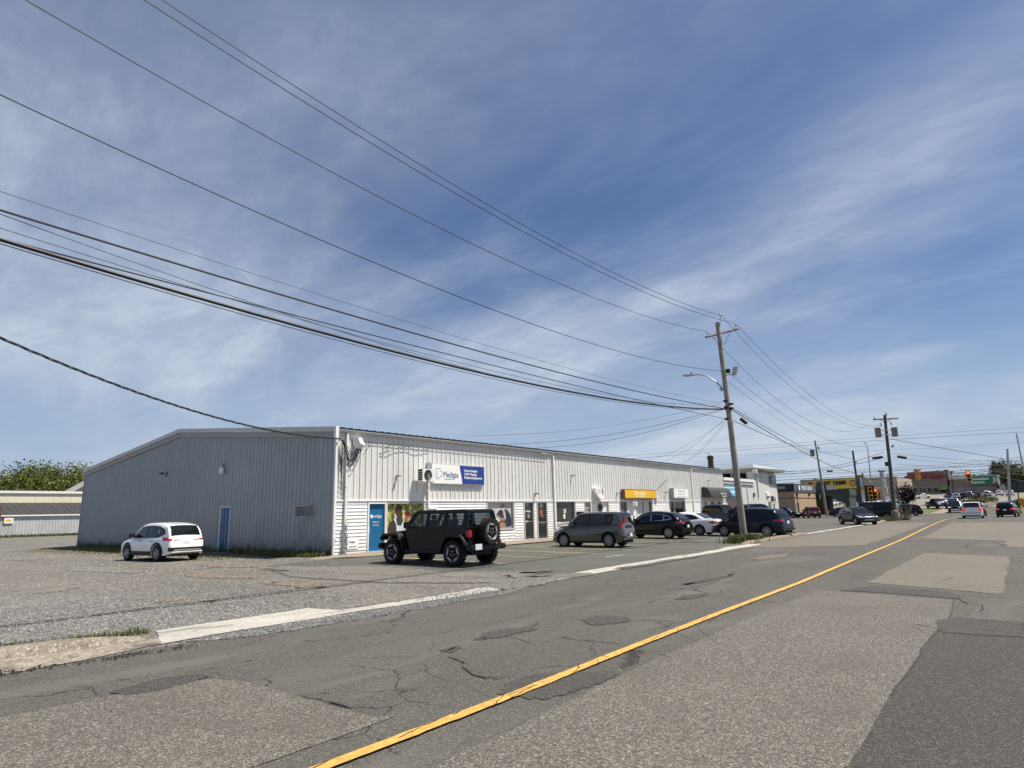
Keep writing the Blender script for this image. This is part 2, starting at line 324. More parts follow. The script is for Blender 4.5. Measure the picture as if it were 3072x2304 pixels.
def rough_poly(pts, jit=.03, step=.25, seed=1):
    rn = random.Random(seed); out = []
    for i, p in enumerate(pts):
        q = pts[(i+1) % len(pts)]; d = math.hypot(q[0]-p[0], q[1]-p[1]); k = max(1, min(120, int(d/step))); ph = rn.uniform(0, 6)
        for j in range(k):
            t = j/k; s = math.sin(ph+j*step*1.9)*jit*1.1+rn.uniform(-jit, jit)*.55 if j else 0
            nx_, ny_ = (-(q[1]-p[1])/max(d, .01), (q[0]-p[0])/max(d, .01))
            out.append((lerp(p[0], q[0], t)+nx_*s, lerp(p[1], q[1], t)+ny_*s))
    return out
def poly_sheet(name, pts, off, m, parent, jit=.03, step=.25, seed=1, thick=0):
    pl = rough_poly(pts, jit, step, seed); n = len(pl)
    me = bpy.data.meshes.new(name); bm = bmesh.new(); vs = [bm.verts.new((x, y, gz(x, y)+off)) for x, y in pl]
    f = bm.faces.new(vs); bmesh.ops.triangulate(bm, faces=[f]); bmesh.ops.recalc_face_normals(bm, faces=bm.faces)
    if sum(f.normal.z for f in bm.faces) < 0: bmesh.ops.reverse_faces(bm, faces=bm.faces)
    bm.to_mesh(me); bm.free(); me.materials.append(m)
    return obj(name, me, parent), pl
def soften(m):
    k = m.name+'_feathered'
    if k in MATS: return MATS[k]
    c = m.copy(); c.name = k; MATS[k] = c; n = c.node_tree.nodes; l = c.node_tree.links; p = n['Principled BSDF']; out = n['Material Output']
    at = n.new('ShaderNodeAttribute'); at.attribute_name = 'edge'; o = n.new('ShaderNodeTexCoord')
    x = nd(n, 'ShaderNodeTexNoise', Scale=9.0, Detail=10.0, Roughness=.8); l.new(o.outputs['Object'], x.inputs['Vector'])
    r = n.new('ShaderNodeMapRange'); r.inputs[1].default_value = .80; r.inputs[2].default_value = .82
    l.new(mth('ADD', mth('MULTIPLY', at.outputs['Fac'], .62, N=n, L=l), x.outputs[0], N=n, L=l), r.inputs[0])
    t = n.new('ShaderNodeBsdfTransparent'); mx_ = n.new('ShaderNodeMixShader'); l.new(r.outputs[0], mx_.inputs[0]); l.new(t.outputs[0], mx_.inputs[1]); l.new(p.outputs[0], mx_.inputs[2]); l.new(mx_.outputs[0], out.inputs['Surface'])
    return c
def soft_sheet(name, pts, off, m, parent, inset=.15, step=.25, seed=1, jit=.02):
    pl = rough_poly(pts, jit, step, seed); n = len(pl); ar = sum(pl[i][0]*pl[(i+1) % n][1]-pl[(i+1) % n][0]*pl[i][1] for i in range(n))
    if ar < 0: pl = pl[::-1]
    inn = []; outr = []
    for i in range(n):
        a, b, c = pl[i-1], pl[i], pl[(i+1) % n]; dx, dy = c[0]-a[0], c[1]-a[1]; d = math.hypot(dx, dy) or 1
        inn.append((b[0]-dy/d*inset*.5, b[1]+dx/d*inset*.5)); outr.append((b[0]+dy/d*inset*.5, b[1]-dx/d*inset*.5))
    me = bpy.data.meshes.new(name); bm = bmesh.new(); A = [bm.verts.new((x, y, gz(x, y)+off)) for x, y in inn]; B = [bm.verts.new((x, y, gz(x, y)+off)) for x, y in outr]
    f = bm.faces.new(A); bmesh.ops.triangulate(bm, faces=[f])
    for i in range(n): bm.faces.new((A[i], B[i], B[(i+1) % n], A[(i+1) % n]))
    for f in bm.faces:
        f.normal_update()
        if f.normal.z < 0: f.normal_flip()
    bm.verts.index_update(); bm.to_mesh(me); bm.free(); at = me.attributes.new('edge', 'FLOAT', 'POINT'); at.data.foreach_set('value', [1.0]*n+[0.0]*n)
    me.materials.append(soften(m)); return obj(name, me, parent)
def strip(pts, wd, off, jit=0, seed=0, taper=False):
    """flat ribbon along pts following the ground; returns verts, faces"""
    rn = random.Random(seed); vs = []; n = len(pts)
    for i, p in enumerate(pts):
        a = pts[max(0, i-1)]; b = pts[min(n-1, i+1)]; dx, dy = b[0]-a[0], b[1]-a[1]; d = math.hypot(dx, dy) or 1
        w_ = wd*.5*(1+rn.uniform(-jit, jit)); 
        if taper: w_ *= .25+min(1, 1.5*min(i, n-1-i)/max(1, n/3))
        w2 = w_*(1+rn.uniform(-jit, jit)) if jit else w_
        for s, q in ((1, w_), (-1, w2)):
            x, y = p[0]-dy/d*q*s, p[1]+dx/d*q*s; vs.append((x, y, gz(x, y)+off))
    return vs, [(2*i, 2*i+1, 2*i+3, 2*i+2) for i in range(n-1)]
def densify(pts, step):
    o = []
    for p, q in zip(pts, pts[1:]):
        k = max(1, int(math.hypot(q[0]-p[0], q[1]-p[1])/step)); o += [(lerp(p[0], q[0], i/k), lerp(p[1], q[1], i/k)) for i in range(k)]
    return o+[tuple(pts[-1][:2])]
def wiggle(pts, step, amp, seed):
    rn = random.Random(seed); o = densify(pts, step); s = [0, 0]; r = []
    for p in o: s = [s[0]*.8+rn.uniform(-amp, amp), s[1]*.8+rn.uniform(-amp, amp)]; r.append((p[0]+s[0], p[1]+s[1]))
    return r
# ------------------------------------------------------------------ ground, road, lots
tag(grid_sheet('ground', -3000, 3000, -300, 3000, -.06, M['dirt']), 'ground that carries the lots and runs to the horizon', kind='structure')
gl = grid_sheet('gravel_lot', -125, -10.95, -40, 16.97, 0, M['gravel']); tag(gl, 'dusty tan and grey gravel yard before the grey gable wall', kind='structure')
grid_sheet('gravel_area', -125, -53.7, 16.97, 60, 0, M['gravel'], gl)
road = grid_sheet('road', -9.55, 6, -60, 108, 0, M['road']); tag(road, 'patched two-lane asphalt road with a yellow centre line', kind='structure')
cross = grid_sheet('cross_street', -300, 120, 102, 122, .02, M['road']); tag(cross, 'asphalt cross street at the junction', kind='structure')
grid_sheet('far_road', -10.5, 14, 122, 160, .02, M['road'], cross)
lot = grid_sheet('parking_lot', -22.2, -10.18, 13.0, 101, .008, M['lot'], sub=1.0, edge=.12, seed=4); tag(lot, 'grey asphalt car park before the shop fronts', kind='structure')
grid_sheet('side_lot', -75, -22.2, 66, 101, .008, M['lot'], lot)
fl = grid_sheet('store_lot', -150, 90, 122, 420, .008, M['farlot']); tag(fl, 'pale sloping car park of the far stores', kind='structure')
grid_sheet('entrance_lane', -17, -11, 160, 285, .03, M['road'], fl)
# right lane strip
poly_sheet('asphalt_lane', [(-1.25, -6), (6, -6), (6, 11.55), (-1.07, 11.8), (-1.2, 11)], .003, M['lane'], road, .012, .1, 3)
P1 = [(-3.42, 14.34), (-1.14, 13.95), (-1.07, 11.85), (-1.14, 9), (-1.14, 4.87), (-1.06, 2.6), (-.95, .3), (-3.3, .3), (-3.36, 3), (-3.5, 6), (-3.55, 9.63)]
_, pl1 = poly_sheet('asphalt_patch', P1, .006, M['patch'], road, .012, .05, 11)
_, pl2 = poly_sheet('asphalt_patch', [(-2.83, 26.55), (-.45, 25.39), (-.48, 15.11), (-2.88, 16.21)], .006, M['patch2'], road, .02, .1, 12)
_, pl3 = poly_sheet('asphalt_patch', [(-4.9, 68), (1, 68), (1, 29.6), (-.62, 30.8), (-.68, 35.3), (-4.02, 37.39)], .008, M['patch2'], road, .05, .4, 13)
_, pl4 = poly_sheet('asphalt_patch', [(-5.44, 30.9), (-8.3, 28.4), (-9.5, 28.6), (-9.52, 40), (-9.52, 67.5), (-6.36, 67.5), (-5.5, 37)], .008, M['patch2'], road, .05, .4, 14)
_, pl5 = poly_sheet('asphalt_patch', [(-7.41, 1.89), (-7.36, 2.7), (-7.33, 3.3), (-7.1, 3.72), (-6.44, 3.83), (-4.63, 3.8), (-4.46, 3.95), (-4.42, 2.6), (-4.4, 0), (-4.4, -4), (-7.6, -4)], .006, M['patch'], road, .012, .05, 15)
def pxs(ox, oy, s, pts): return [tuple(gd(ox+a/s, oy+b/s)[:2]) for a, b in pts]
Z4 = (1200, 1650, 1.8433); Z5 = (2200, 1550, 2.2); Z3 = (0, 1700, 1.8433)
for i, p in enumerate([[(540, 795), (590, 745), (700, 700), (900, 682), (1190, 672), (1215, 690), (1100, 740), (920, 800), (800, 830), (620, 810)],
                       [(410, 500), (480, 460), (590, 435), (740, 428), (760, 440), (640, 462), (560, 485)],
                       [(1010, 385), (1120, 362), (1250, 372), (1280, 395), (1180, 410), (1060, 418)],
                       [(1520, 275), (1570, 252), (1690, 243), (1710, 252), (1610, 272)],
                       [(1560, 195), (1660, 165), (1840, 135), (1850, 145), (1700, 175)],
                       [(220, 555), (320, 530), (335, 545), (290, 570)]]):
    soft_sheet('asphalt_patch', pxs(*Z4, p), .0068+.0004*i, M['darkpatch'], road, .22, .12, 30+i)
soft_sheet('asphalt_patch', pxs(*Z3, [(600, 700), (780, 650), (960, 610), (1110, 600), (1160, 612), (1030, 650), (870, 690), (700, 715)]), .0095, M['darkpatch'], road, .10, .1, 40)
soft_sheet('asphalt_patch', pxs(*Z5, [(1340, 690), (1430, 668), (1919, 700), (1919, 800), (1380, 765)]), .0086, M['darkpatch'], road, .14, .2, 42)
soft_sheet('asphalt_patch', pxs(*Z5, [(130, 280), (200, 260), (370, 244), (360, 262), (180, 286)]), .0064, M['patch2'], road, .12, .2, 43)
soft_sheet('asphalt_patch', pxs(*Z5, [(900, 460), (1000, 462), (1440, 500), (1500, 545), (1300, 530), (1000, 505), (700, 490), (760, 478)]), .0082, M['darkpatch'], road, .12, .2, 44)
cr = MB(); k = 0
def crack(pts, wd=.018, sd=0, amp=.018, off=.018, step=.07):
    cr.add(*strip(wiggle(pts, step, amp, sd), wd*.62, off-.008, .7, sd, True))
for z, ls in ((Z4, [([(260, 590), (380, 632)], .03), ([(330, 640), (400, 690), (470, 712), (600, 695)], .035), ([(480, 700), (560, 720), (620, 700)], .03), ([(850, 470), (930, 488), (1060, 505), (1260, 525)], .022),
                   ([(600, 480), (760, 530)], .012), ([(1280, 395), (1400, 392), (1560, 400)], .03), ([(1170, 345), (1330, 335)], .03), ([(1340, 300), (1420, 280), (1540, 262)], .03), ([(1140, 210), (1300, 205), (1480, 218), (1700, 225)], .025),
                   ([(1700, 255), (1840, 270), (1960, 275)], .02), ([(1560, 215), (1700, 195), (1880, 110)], .02), ([(960, 370), (1060, 420)], .012), ([(0, 460), (200, 470), (350, 430)], .01), ([(420, 430), (780, 350), (1100, 300)], .012),
                   ([(700, 650), (900, 640), (1000, 655)], .01), ([(380, 765), (480, 800), (560, 830)], .01), ([(1260, 540), (1320, 590), (1300, 640)], .01), ([(1100, 590), (1210, 620)], .01), ([(1860, 350), (1980, 358)], .02), ([(1990, 280), (2100, 300)], .02),
                   ([(1640, 425), (1760, 520)], .009), ([(1400, 560), (1500, 600)], .009), ([(760, 400), (720, 450)], .02), ([(0, 640), (140, 610), (260, 560)], .008)]),
              (Z5, [([(1475, 540), (1540, 575), (1640, 582), (1658, 610), (1635, 625), (1660, 640)], .03), ([(1420, 668), (1500, 680), (1700, 692), (1919, 722)], .028), ([(1070, 700), (1200, 712), (1340, 740)], .02), ([(1180, 720), (1300, 775)], .015),
                    ([(1130, 155), (1425, 172)], .06), ([(1520, 205), (1560, 180), (1600, 178)], .05), ([(1740, 190), (1919, 196)], .05), ([(1700, 160), (1800, 200)], .04), ([(1220, 500), (1260, 480)], .03), ([(1450, 790), (1919, 795)], .01),
                    ([(1560, 748), (1919, 775)], .01), ([(50, 350), (140, 355)], .03), ([(370, 246), (560, 244)], .05), ([(1460, 400), (1370, 430)], .02)]),
              (Z3, [([(1640, 712), (1860, 760), (2000, 800)], .03), ([(640, 690), (900, 620), (1110, 602), (1280, 630)], .014), ([(640, 628), (720, 628)], .05), ([(970, 560), (1030, 565)], .03), ([(1080, 580), (1220, 560)], .02),
                    ([(1670, 410), (1780, 412)], .04), ([(1800, 405), (1960, 395), (2120, 370), (2212, 355)], .02), ([(1330, 530), (1420, 515)], .02), ([(1100, 600), (1210, 585), (1380, 585)], .01), ([(0, 640), (300, 600)], .008)])):
    for p, wd in ls: k += 1; crack(pxs(*z, p), wd, k)
# ragged joints round the coarse patches
def seg(pl, a, b): n = len(pl); return [pl[i % n] for i in range(a, b)]
for pl, wd in ((pl1[28:190], .011),):
    cr.add(*strip(pl, wd, .008, .95, 5))
cr.build('crack', M['crack'], road)['kind'] = 'stuff'
# centre line: hand-painted edge, slightly wandering
YL = [(-4.0, -6), (-3.985, 2.85), (-3.98, 5), (-4.04, 7.4), (-4.08, 10.4), (-4.1, 15.6), (-4.35, 24.2), (-4.61, 34.9), (-5.3, 52), (-5.98, 70.7), (-6.2, 80), (-5.9, 92)]
yl = MB().add(*strip(densify(YL, .09), .125, .020, .07, 9)); yl.build('centre_line', M['yellow'], road)
rn = random.Random(5)
cc = MB()
for i in range(26):                      # worn-through gaps across the paint
    y = rn.uniform(2.5, 14); cc.add(*strip(wiggle([(-3.97+rn.uniform(-.06, .06), y), (-4.04+rn.uniform(-.07, .07), y+rn.uniform(.05, .5))], .05, .012, i+900), .008, .024, .5, i))
cc.build('paint_crack', M['crack'], road)['kind'] = 'stuff'
sl = MB()
for pts, wd in (([(-9.6, 99.5), (-.2, 99.3)], .5), ([(-9, 101.3), (4, 101.2)], .35), ([(-.5, 84), (1.2, 84)], .3), ([(-5.3, 76), (-4.8, 76)], .5), ([(-2.2, 96), (-.9, 96)], .3)):
    sl.add(*strip(densify(pts, 2), wd, .03))
sl.build('stop_line', M['whitepaint'], road)
# parking bay lines
for y, xa, xb_ in ((17.3, -19.6, -13.8), (20.0, -19.6, -13.75), (22.7, -19.6, -13.7), (25.5, -19.7, -13.6), (28.3, -19.8, -13.6), (31.1, -19.9, -13.6), (33.9, -20, -13.6), (36.7, -20, -13.6), (39.5, -20, -13.6), (42.3, -20, -13.6), (45.1, -20, -13.6)):
    MB().add(*strip(densify([(xa, y), (xb_, y-.1)], .6), .1, .016, .25, int(y))).build('parking_line', M['lotyellow'], lot)
MB().add(*strip(densify([(-12.4, 21.2), (-12.3, 22.4)], .3), .09, .016, .3, 2)).build('parking_line', M['whitepaint'], lot)
# light concrete gutter: wide apron near, narrow strip on
AP = [(-10.93, 4.66), (-10.9, 6), (-10.94, 7.4), (-10.12, 7.55), (-10.03, 8.9), (-10.05, 12), (-10.15, 18), (-10.15, 27.3), (-9.62, 27.3), (-9.45, 20), (-9.42, 11.3), (-9.6, 8.5), (-9.72, 7.2), (-9.75, 5.7), (-9.72, 4.25)]
gut = poly_sheet('gutter', AP, .012, M['concrete'], None, .025, .35, 21)[0]; tag(gut, 'pale concrete gutter apron along the kerb', kind='structure')
grid_sheet('shoulder', -10.95, -9.55, -40, 101, 0, M['gravel'], gut)
poly_sheet('gutter_strip', [(-10.95, 43), (-11.0, 60), (-11.3, 74), (-10.9, 74), (-10.6, 60), (-10.5, 43)], .014, M['concrete'], gut, .03, .6, 22)
poly_sheet('gutter_strip', [(-10.4, 27.3), (-10.35, 31), (-9.6, 31), (-9.62, 27.3)], .012, M['concrete'], gut, .05, .3, 23)
poly_sheet('verge_strip', [(-10.98, 8), (-10.98, 13.3), (-10.05, 13.3), (-10.03, 9), (-10.3, 7.8)], .004, M['gravel'], gut, .03, .3, 24)
poly_sheet('road_edge', [(-10.6, 41), (-11.0, 60), (-11.2, 101), (-9.5, 101), (-9.5, 26.5), (-9.9, 26.5)], .003, M['patch2'], gut, .03, .6, 25)
def kerb(name, pts, h, wd, m, seed=0, parent=None):
    rn = random.Random(seed); b = MB(); pts = densify(pts, .3); n = len(pts); vs = []
    for i, p in enumerate(pts):
        a = pts[max(0, i-1)]; c = pts[min(n-1, i+1)]; dx, dy = c[0]-a[0], c[1]-a[1]; d = math.hypot(dx, dy); nx_, ny_ = dy/d, -dx/d
        e = min(1, min(i, n-1-i)/3+.1); g = gz(*p)
        for s, z in ((.5, -.02), (.36, h*.75), (.25, h), (-.5, h), (-.5, -.02)):
            q = wd*s+rn.uniform(-.012, .012); vs.append((p[0]+nx_*q, p[1]+ny_*q, g+(z*e if z > 0 else z)+rn.uniform(-.006, .006)))
    fs = [(i*5+j, i*5+j+1, (i+1)*5+j+1, (i+1)*5+j) for i in range(n-1) for j in range(4)]
    return b.add(vs, fs).build(name, m, parent)
kb = kerb('kerb', [(-12.5, -6), (-11.6, -1), (-11.0, 1.5), (-10.65, 3.0), (-10.5, 4.3)], .11, .42, M['oldkerb'], 3); tag(kb, 'worn brown concrete kerb at the lower left', kind='structure')
poly_sheet('kerb_apron', [(-12, -6), (-10.75, 1.2), (-10.4, 3), (-10.2, 4.45), (-9.72, 4.25), (-9.4, 2.2), (-10, -6)], .010, M['oldkerb'], kb, .04, .2, 26)
kerb('kerb_stone', [(-10.55, 31), (-10.5, 34), (-10.65, 38), (-10.8, 43)], .13, .3, M['walk'], 5, kb)
kerb('kerb_stone', [(-11.1, 74), (-11.2, 84), (-11.1, 92), (-12.2, 97), (-15, 100.5), (-20, 101.5)], .12, .4, M['walk'], 6, kb)
kerb('kerb_stone', [(-11.6, 128), (-11.3, 132), (-11.0, 160)], .12, .4, M['walk'], 7, kb)
# broken black asphalt crumbs beside the kerb, loose gravel, yard patches
def stones(name, fn, n, smin, smax, m, seed, label=None, parent=None):
    rn = random.Random(seed); b = MB()
    for _ in range(n):
        x, y = fn(rn); s = rn.uniform(smin, smax)*(.5+rn.random()); z = gz(x, y)+.012; a = rn.uniform(0, 6)
        vs = [(x+s*math.cos(a+q)*rn.uniform(.6, 1), y+s*math.sin(a+q)*rn.uniform(.6, 1), z) for q in (0, 1.6, 3.1, 4.7)]
        vs += [(x+s*.45*math.cos(a+q), y+s*.45*math.sin(a+q), z+s*rn.uniform(.5, .9)) for q in (.5, 2.6, 4.4)]
        b.add(vs, [(4, 5, 6), (0, 1, 4), (1, 5, 4), (1, 2, 5), (2, 3, 6), (2, 6, 5), (3, 0, 6), (0, 4, 6)])
    o = b.build(name, m, parent); return tag(o, label, kind='stuff')
M['stoneg'] = mat('grey_stone', (.20, .205, .205), .85, var=.5, vs=30); M['stonel'] = mat('light_stone', (.42, .41, .385), .85, var=.3, vs=20)
def along(pts, sp_):
    def f(rn):
        t = rn.uniform(0, len(pts)-1.001); i = int(t); t -= i; g = rn.gauss(0, sp_)
        return lerp(pts[i][0], pts[i+1][0], t)+g, lerp(pts[i][1], pts[i+1][1], t)+rn.gauss(0, sp_)
    return f
E1 = [(-9.35, 4.9), (-9.3, 6.5), (-9.2, 8), (-9.25, 9.5), (-9.3, 11.2)]
poly_sheet('gravel_spill', [(-9.72, 4.4), (-9.7, 7.3), (-9.6, 8.7), (-9.45, 11.4), (-9.2, 13), (-8.95, 11), (-8.9, 8.5), (-8.95, 7), (-9.2, 5.2)], .006, M['bluegravel'], gut, .06, .15, 27)
poly_sheet('gravel_spill', [(-10.2, 11.6), (-9.3, 11.3), (-9.3, 13), (-9.5, 15.5), (-10.25, 15.2), (-10.5, 13)], .016, M['gravel'], gut, .12, .15, 127)
poly_sheet('gravel_spill', [(-9.72, 17), (-9.3, 17), (-9.3, 23), (-9.6, 22)], .016, M['road'], gut, .06, .3, 128)
stones('loose_gravel', along(E1, .16), 2600, .008, .022, M['stoneg'], 1, 'crushed grey gravel spilled along the pale gutter')
stones('loose_gravel', along([(-9.7, 9.2), (-9.9, 12), (-10.1, 15)], .35), 900, .008, .02, M['stoneg'], 2, 'loose gravel lying over the gutter mouth')
stones('loose_gravel', along([(-9.15, 4.4), (-9.3, 3.7), (-9.25, 3.5), (-9.45, 2.6), (-9.5, 2.2)], .075), 330, .005, .024, M['crumb'], 3, 'crumbled black asphalt beside the brown kerb')
stones('loose_gravel', lambda rn: (rn.uniform(-50, -20), rn.uniform(3, 15)), 1500, .010, .026, M['stonel'], 6, 'larger pale stones strewn over the yard before the gable')
def yard(rn): return rn.uniform(-17, -11.1), rn.uniform(2, 9)
soft_sheet('gravel_bed', [(-11, 4.7), (-10.98, 7.2), (-13, 7.6), (-15, 7.2), (-19, 5.6), (-24, 4.6), (-32, 1), (-34, -12), (-13, -12), (-11.2, 1.5)], .004, M['bluegravel'], gl, .5, .4, 28)
stones('loose_gravel', yard, 6500, .008, .022, M['stoneg'], 4, 'crushed grey gravel scattered at the yard edge')
stones('loose_gravel', yard, 2200, .006, .015, M['stonel'], 5, 'pale chips mixed in the yard gravel')
soft_sheet('mud_patch', pxs(0, 1700, 1.8433, [(800, 187), (950, 180), (1150, 172), (1240, 185), (1130, 195), (1290, 205), (1240, 215), (1000, 212), (870, 205)]), .009, M['mud'], gl, .35, .3, 29)
soft_sheet('mud_patch', pxs(0, 1700, 1.8433, [(1060, 40), (1200, 30), (1290, 38), (1200, 50), (1090, 48)]), .009, M['mud'], gl, .5, .3, 50)
for i, (x, y, a, b_) in enumerate(((-20, 10.2, 2.2, .5), (-27, 9.5, 3, .7), (-35, 6, 4, .9), (-15, 9.8, 1.3, .35), (-43, 10.5, 4, .8), (-60, 12, 7, 2), (-24, 12.6, 2, .5), (-70, 4, 8, 2))):
    soft_sheet('mud_patch', [(x+a*math.cos(q), y+b_*math.sin(q)*(1+.3*math.sin(3*q+i))) for q in [math.pi*k_/8 for k_ in range(16)]], .011, M['mud'] if i % 3 == 0 else M['bluegravel'], gl, .5, .4, 300+i)
yc = MB()
for i, (p, wd) in enumerate((([(0, 330), (380, 290), (700, 245), (900, 215), (1150, 190), (1400, 150), (1800, 105), (2212, 58)], .05), ([(0, 168), (320, 140), (460, 112), (700, 95), (1300, 40), (2000, -40)], .05), ([(1960, 225), (2100, 208), (2212, 195)], .06))):
    yc.add(*strip(wiggle(pxs(0, 1700, 1.8433, p), .35, .03, 70+i), wd, .012, .8, i))
yc.build('tyre_rut', M['mud'], gl)['kind'] = 'stuff'
# dust tongue between gravel and car park
soft_sheet('dust_patch', [(-19.4, 12.6), (-16, 13.6), (-12.5, 13.3), (-10.2, 14.5), (-10.15, 12.6), (-13, 11.2), (-17, 11.0), (-20, 12)], .018, M['gravel'], lot, .9, .3, 31)
soft_sheet('dust_patch', [(-21.5, 13.2), (-17, 14.6), (-13.5, 14.2), (-11, 15.6), (-10.6, 13.5), (-14, 12.6), (-21, 12.2)], .02, M['gravel'], lot, 1.3, .4, 33)
# walk slab along the shops
wk = MB()
vs = []; ys = [15.4, 16.2, 17, 18.5, 24, 30, 40, 50, 64.5]
for y in ys:
    xk = pw(y, [(15.4, -22.6), (16.2, -21.8), (17, -21.3), (18.5, -20.7), (64.5, -21.0)]); g = gz(-23, max(y, 17.5)) if y > 16 else .04+.06*(y-15.4)
    h = .03 if y > 17 else .0
    vs += [(-23.3, y, g+h), (xk+.12, y, g-.0+h), (xk, y, g-.03+h), (xk-.01, y, -.02)]
wk.add(vs, [(i*4+j, i*4+j+1, i*4+5+j, i*4+4+j) for i in range(len(ys)-1) for j in range(3)])
tag(wk.build('pavement', M['walk']), 'low concrete walk at the foot of the shop fronts', kind='structure')
# far islands and pavement beyond the junction
isl = poly_sheet('grass_island', [(-40, 124), (-12, 124), (-11.6, 132), (-11.5, 150), (-24, 150), (-40, 135)], .05, M['grass'], None, .1, 2, 60)[0]; tag(isl, 'mown green verge beyond the junction', kind='structure')
poly_sheet('pavement_strip', [(-30, 121.6), (-9.6, 121.6), (-9.4, 160), (-11.4, 160), (-11.6, 124.5), (-30, 124)], .07, M['walk'], isl, .05, 2, 61)
poly_sheet('pavement_strip', [(-4.5, 150), (-1.5, 146), (6, 135), (20, 128), (20, 133), (4, 146), (-3.5, 156)], .07, M['walk'], isl, .05, 2, 62)
poly_sheet('planting_bed', [(-9.5, 165), (-1.5, 160), (4, 165), (3, 176), (-9, 180)], .07, M['mud'], isl, .1, 2, 63)
def grass(name, fn, n, h, m, seed, label, lean=.35, wd=.006):
    rn = random.Random(seed); b = MB()
    for _ in range(n):
        x, y, hh = fn(rn); hh *= h*rn.uniform(.45, 1.15); a = rn.uniform(0, 6.3); l_ = rn.uniform(.1, 1)*lean*hh; z = gz(x, y); w_ = wd*rn.uniform(.7, 1.6)
        c, s = math.cos(a), math.sin(a); p, q = -s*w_, c*w_
        b.add([(x-p, y-q, z), (x+p, y+q, z), (x+p*.7+c*l_*.4, y+q*.7+s*l_*.4, z+hh*.6), (x-p*.7+c*l_*.4, y-q*.7+s*l_*.4, z+hh*.6), (x+c*l_, y+s*l_, z+hh)], [(0, 1, 2, 3), (3, 2, 4)])
    o = b.build(name, m); return tag(o, label, 'grass', kind='stuff')
def inpoly(pts, rn):
    xs = [p[0] for p in pts]; ys = [p[1] for p in pts]
    while 1:
        x, y = rn.uniform(min(xs), max(xs)), rn.uniform(min(ys), max(ys)); c = False; j = len(pts)-1
        for i in range(len(pts)):
            if (pts[i][1] > y) != (pts[j][1] > y) and x < (pts[j][0]-pts[i][0])*(y-pts[i][1])/(pts[j][1]-pts[i][1])+pts[i][0]: c = not c
            j = i
        if c: return x, y
GP = [(-11.0, 1.2), (-10.8, 3.2), (-10.78, 4.5), (-11.1, 4.6), (-11.35, 3.2), (-12.4, 1.6), (-13.4, -3), (-12.2, -3)]
grass('grass', lambda rn: (*inpoly(GP, rn), 1), 7000, .11, M['grass'], 1, 'rough grass behind the brown kerb', .6)
GP2 = [(-23.5, 16.9), (-30.6, 16.9), (-30.2, 16.2), (-26, 15.7), (-23.2, 16.1)]
grass('grass', lambda rn: (*inpoly(GP2, rn), 1), 5000, .2, M['grass'], 2, 'weedy grass at the foot of the gable near the corner', .5, .012)
grass('grass', lambda rn: (rn.choice((-37, -44, -48, -29, -41, -52, -34))+rn.gauss(0, 1.3), 15.0+rn.gauss(0, .8), .6), 5200, .12, M['grassdry'], 8, 'sparse dry weeds in the yard around the white SUV', .6, .014)
GP3 = [(-33.4, 16.9), (-53, 16.9), (-50, 15.9), (-44, 14.8), (-38, 14.6), (-33, 15.5)]
grass('grass', lambda rn: (*inpoly(GP3, rn), .6), 7000, .16, M['grassdry'], 3, 'thin dry grass along the far part of the gable', .5, .015)
grass('grass', lambda rn: (*inpoly([(-53.3, 16.95), (-24, 16.95), (-24, 16.75), (-53.3, 16.75)], rn), rn.random()**3*3), 2600, .22, M['grass'], 4, 'weeds growing against the gable wall', .3, .013)
grass('grass', lambda rn: (-11.15+rn.gauss(0, .28), 33.0+rn.gauss(0, .75), 1), 3200, .38, M['grass'], 5, 'tall grass tuft round the near utility pole', .5, .014)
grass('grass', lambda rn: (rn.uniform(-11.4, -10.9), rn.uniform(33, 43), .7), 2500, .2, M['grass'], 6, 'grass strip behind the kerb past the near pole', .5, .014)
grass('grass', lambda rn: (-11.1+rn.gauss(0, .5), 78.5+rn.gauss(0, 1.3), 1), 1500, .45, M['grassdry'], 7, 'dry grass round the foot of the transformer pole', .5, .03)
def plant(x, y, h, n, m, label, parent=None, name='weed_plant', spread=.5, leaf=.06, seed=0):
    rn = random.Random(seed); t = thing(name, label, 'plant', (x, y, gz(x, y))); st = MB(); lf = MB()
    for i in range(n):
        a = rn.uniform(0, 6.3); hh = h*rn.uniform(.5, 1); p = [(0, 0, 0), (math.cos(a)*spread*.3, math.sin(a)*spread*.3, hh*.5), (math.cos(a)*spread*.6, math.sin(a)*spread*.6, hh)]
        st.tube(p, [.008, .006, .003], 4)
        for j in range(14):
            t_ = rn.uniform(.15, 1); b = rn.uniform(0, 6.3); q = Vector(p[0]).lerp(Vector(p[1]), min(1, t_*2)) if t_ < .5 else Vector(p[1]).lerp(Vector(p[2]), t_*2-1)
            u = Vector((math.cos(b), math.sin(b), rn.uniform(-.3, .5)))*leaf*rn.uniform(.7, 1.5); v = u.cross(Vector((0, 0, 1))).normalized()*leaf*.4
            lf.add([q, q+u*.5+v, q+u, q+u*.5-v], [(0, 1, 2, 3)])
    st.build('stem', M['bark'], t, world=False); lf.build('foliage', m, t, world=False); return t
plant(-23.15, 16.55, .75, 9, M['leafd'], 'leafy green weed at the building corner', seed=1, leaf=.09)
plant(-24.2, 16.6, .45, 8, M['leaf'], 'low bushy weed against the gable by the corner', seed=2, leaf=.08)
plant(-31.2, 16.5, .5, 8, M['leaf'], 'weed clump right of the blue gable door', seed=3, leaf=.08)
plant(-34.6, 16.4, .55, 8, M['leaf'], 'weed clump left of the blue gable door', seed=4, leaf=.08)
plant(-23.2, 17.55, 1.7, 5, M['leafd'], 'thin vine climbing the downspout at the corner', name='climbing_vine', spread=.05, leaf=.09, seed=5)
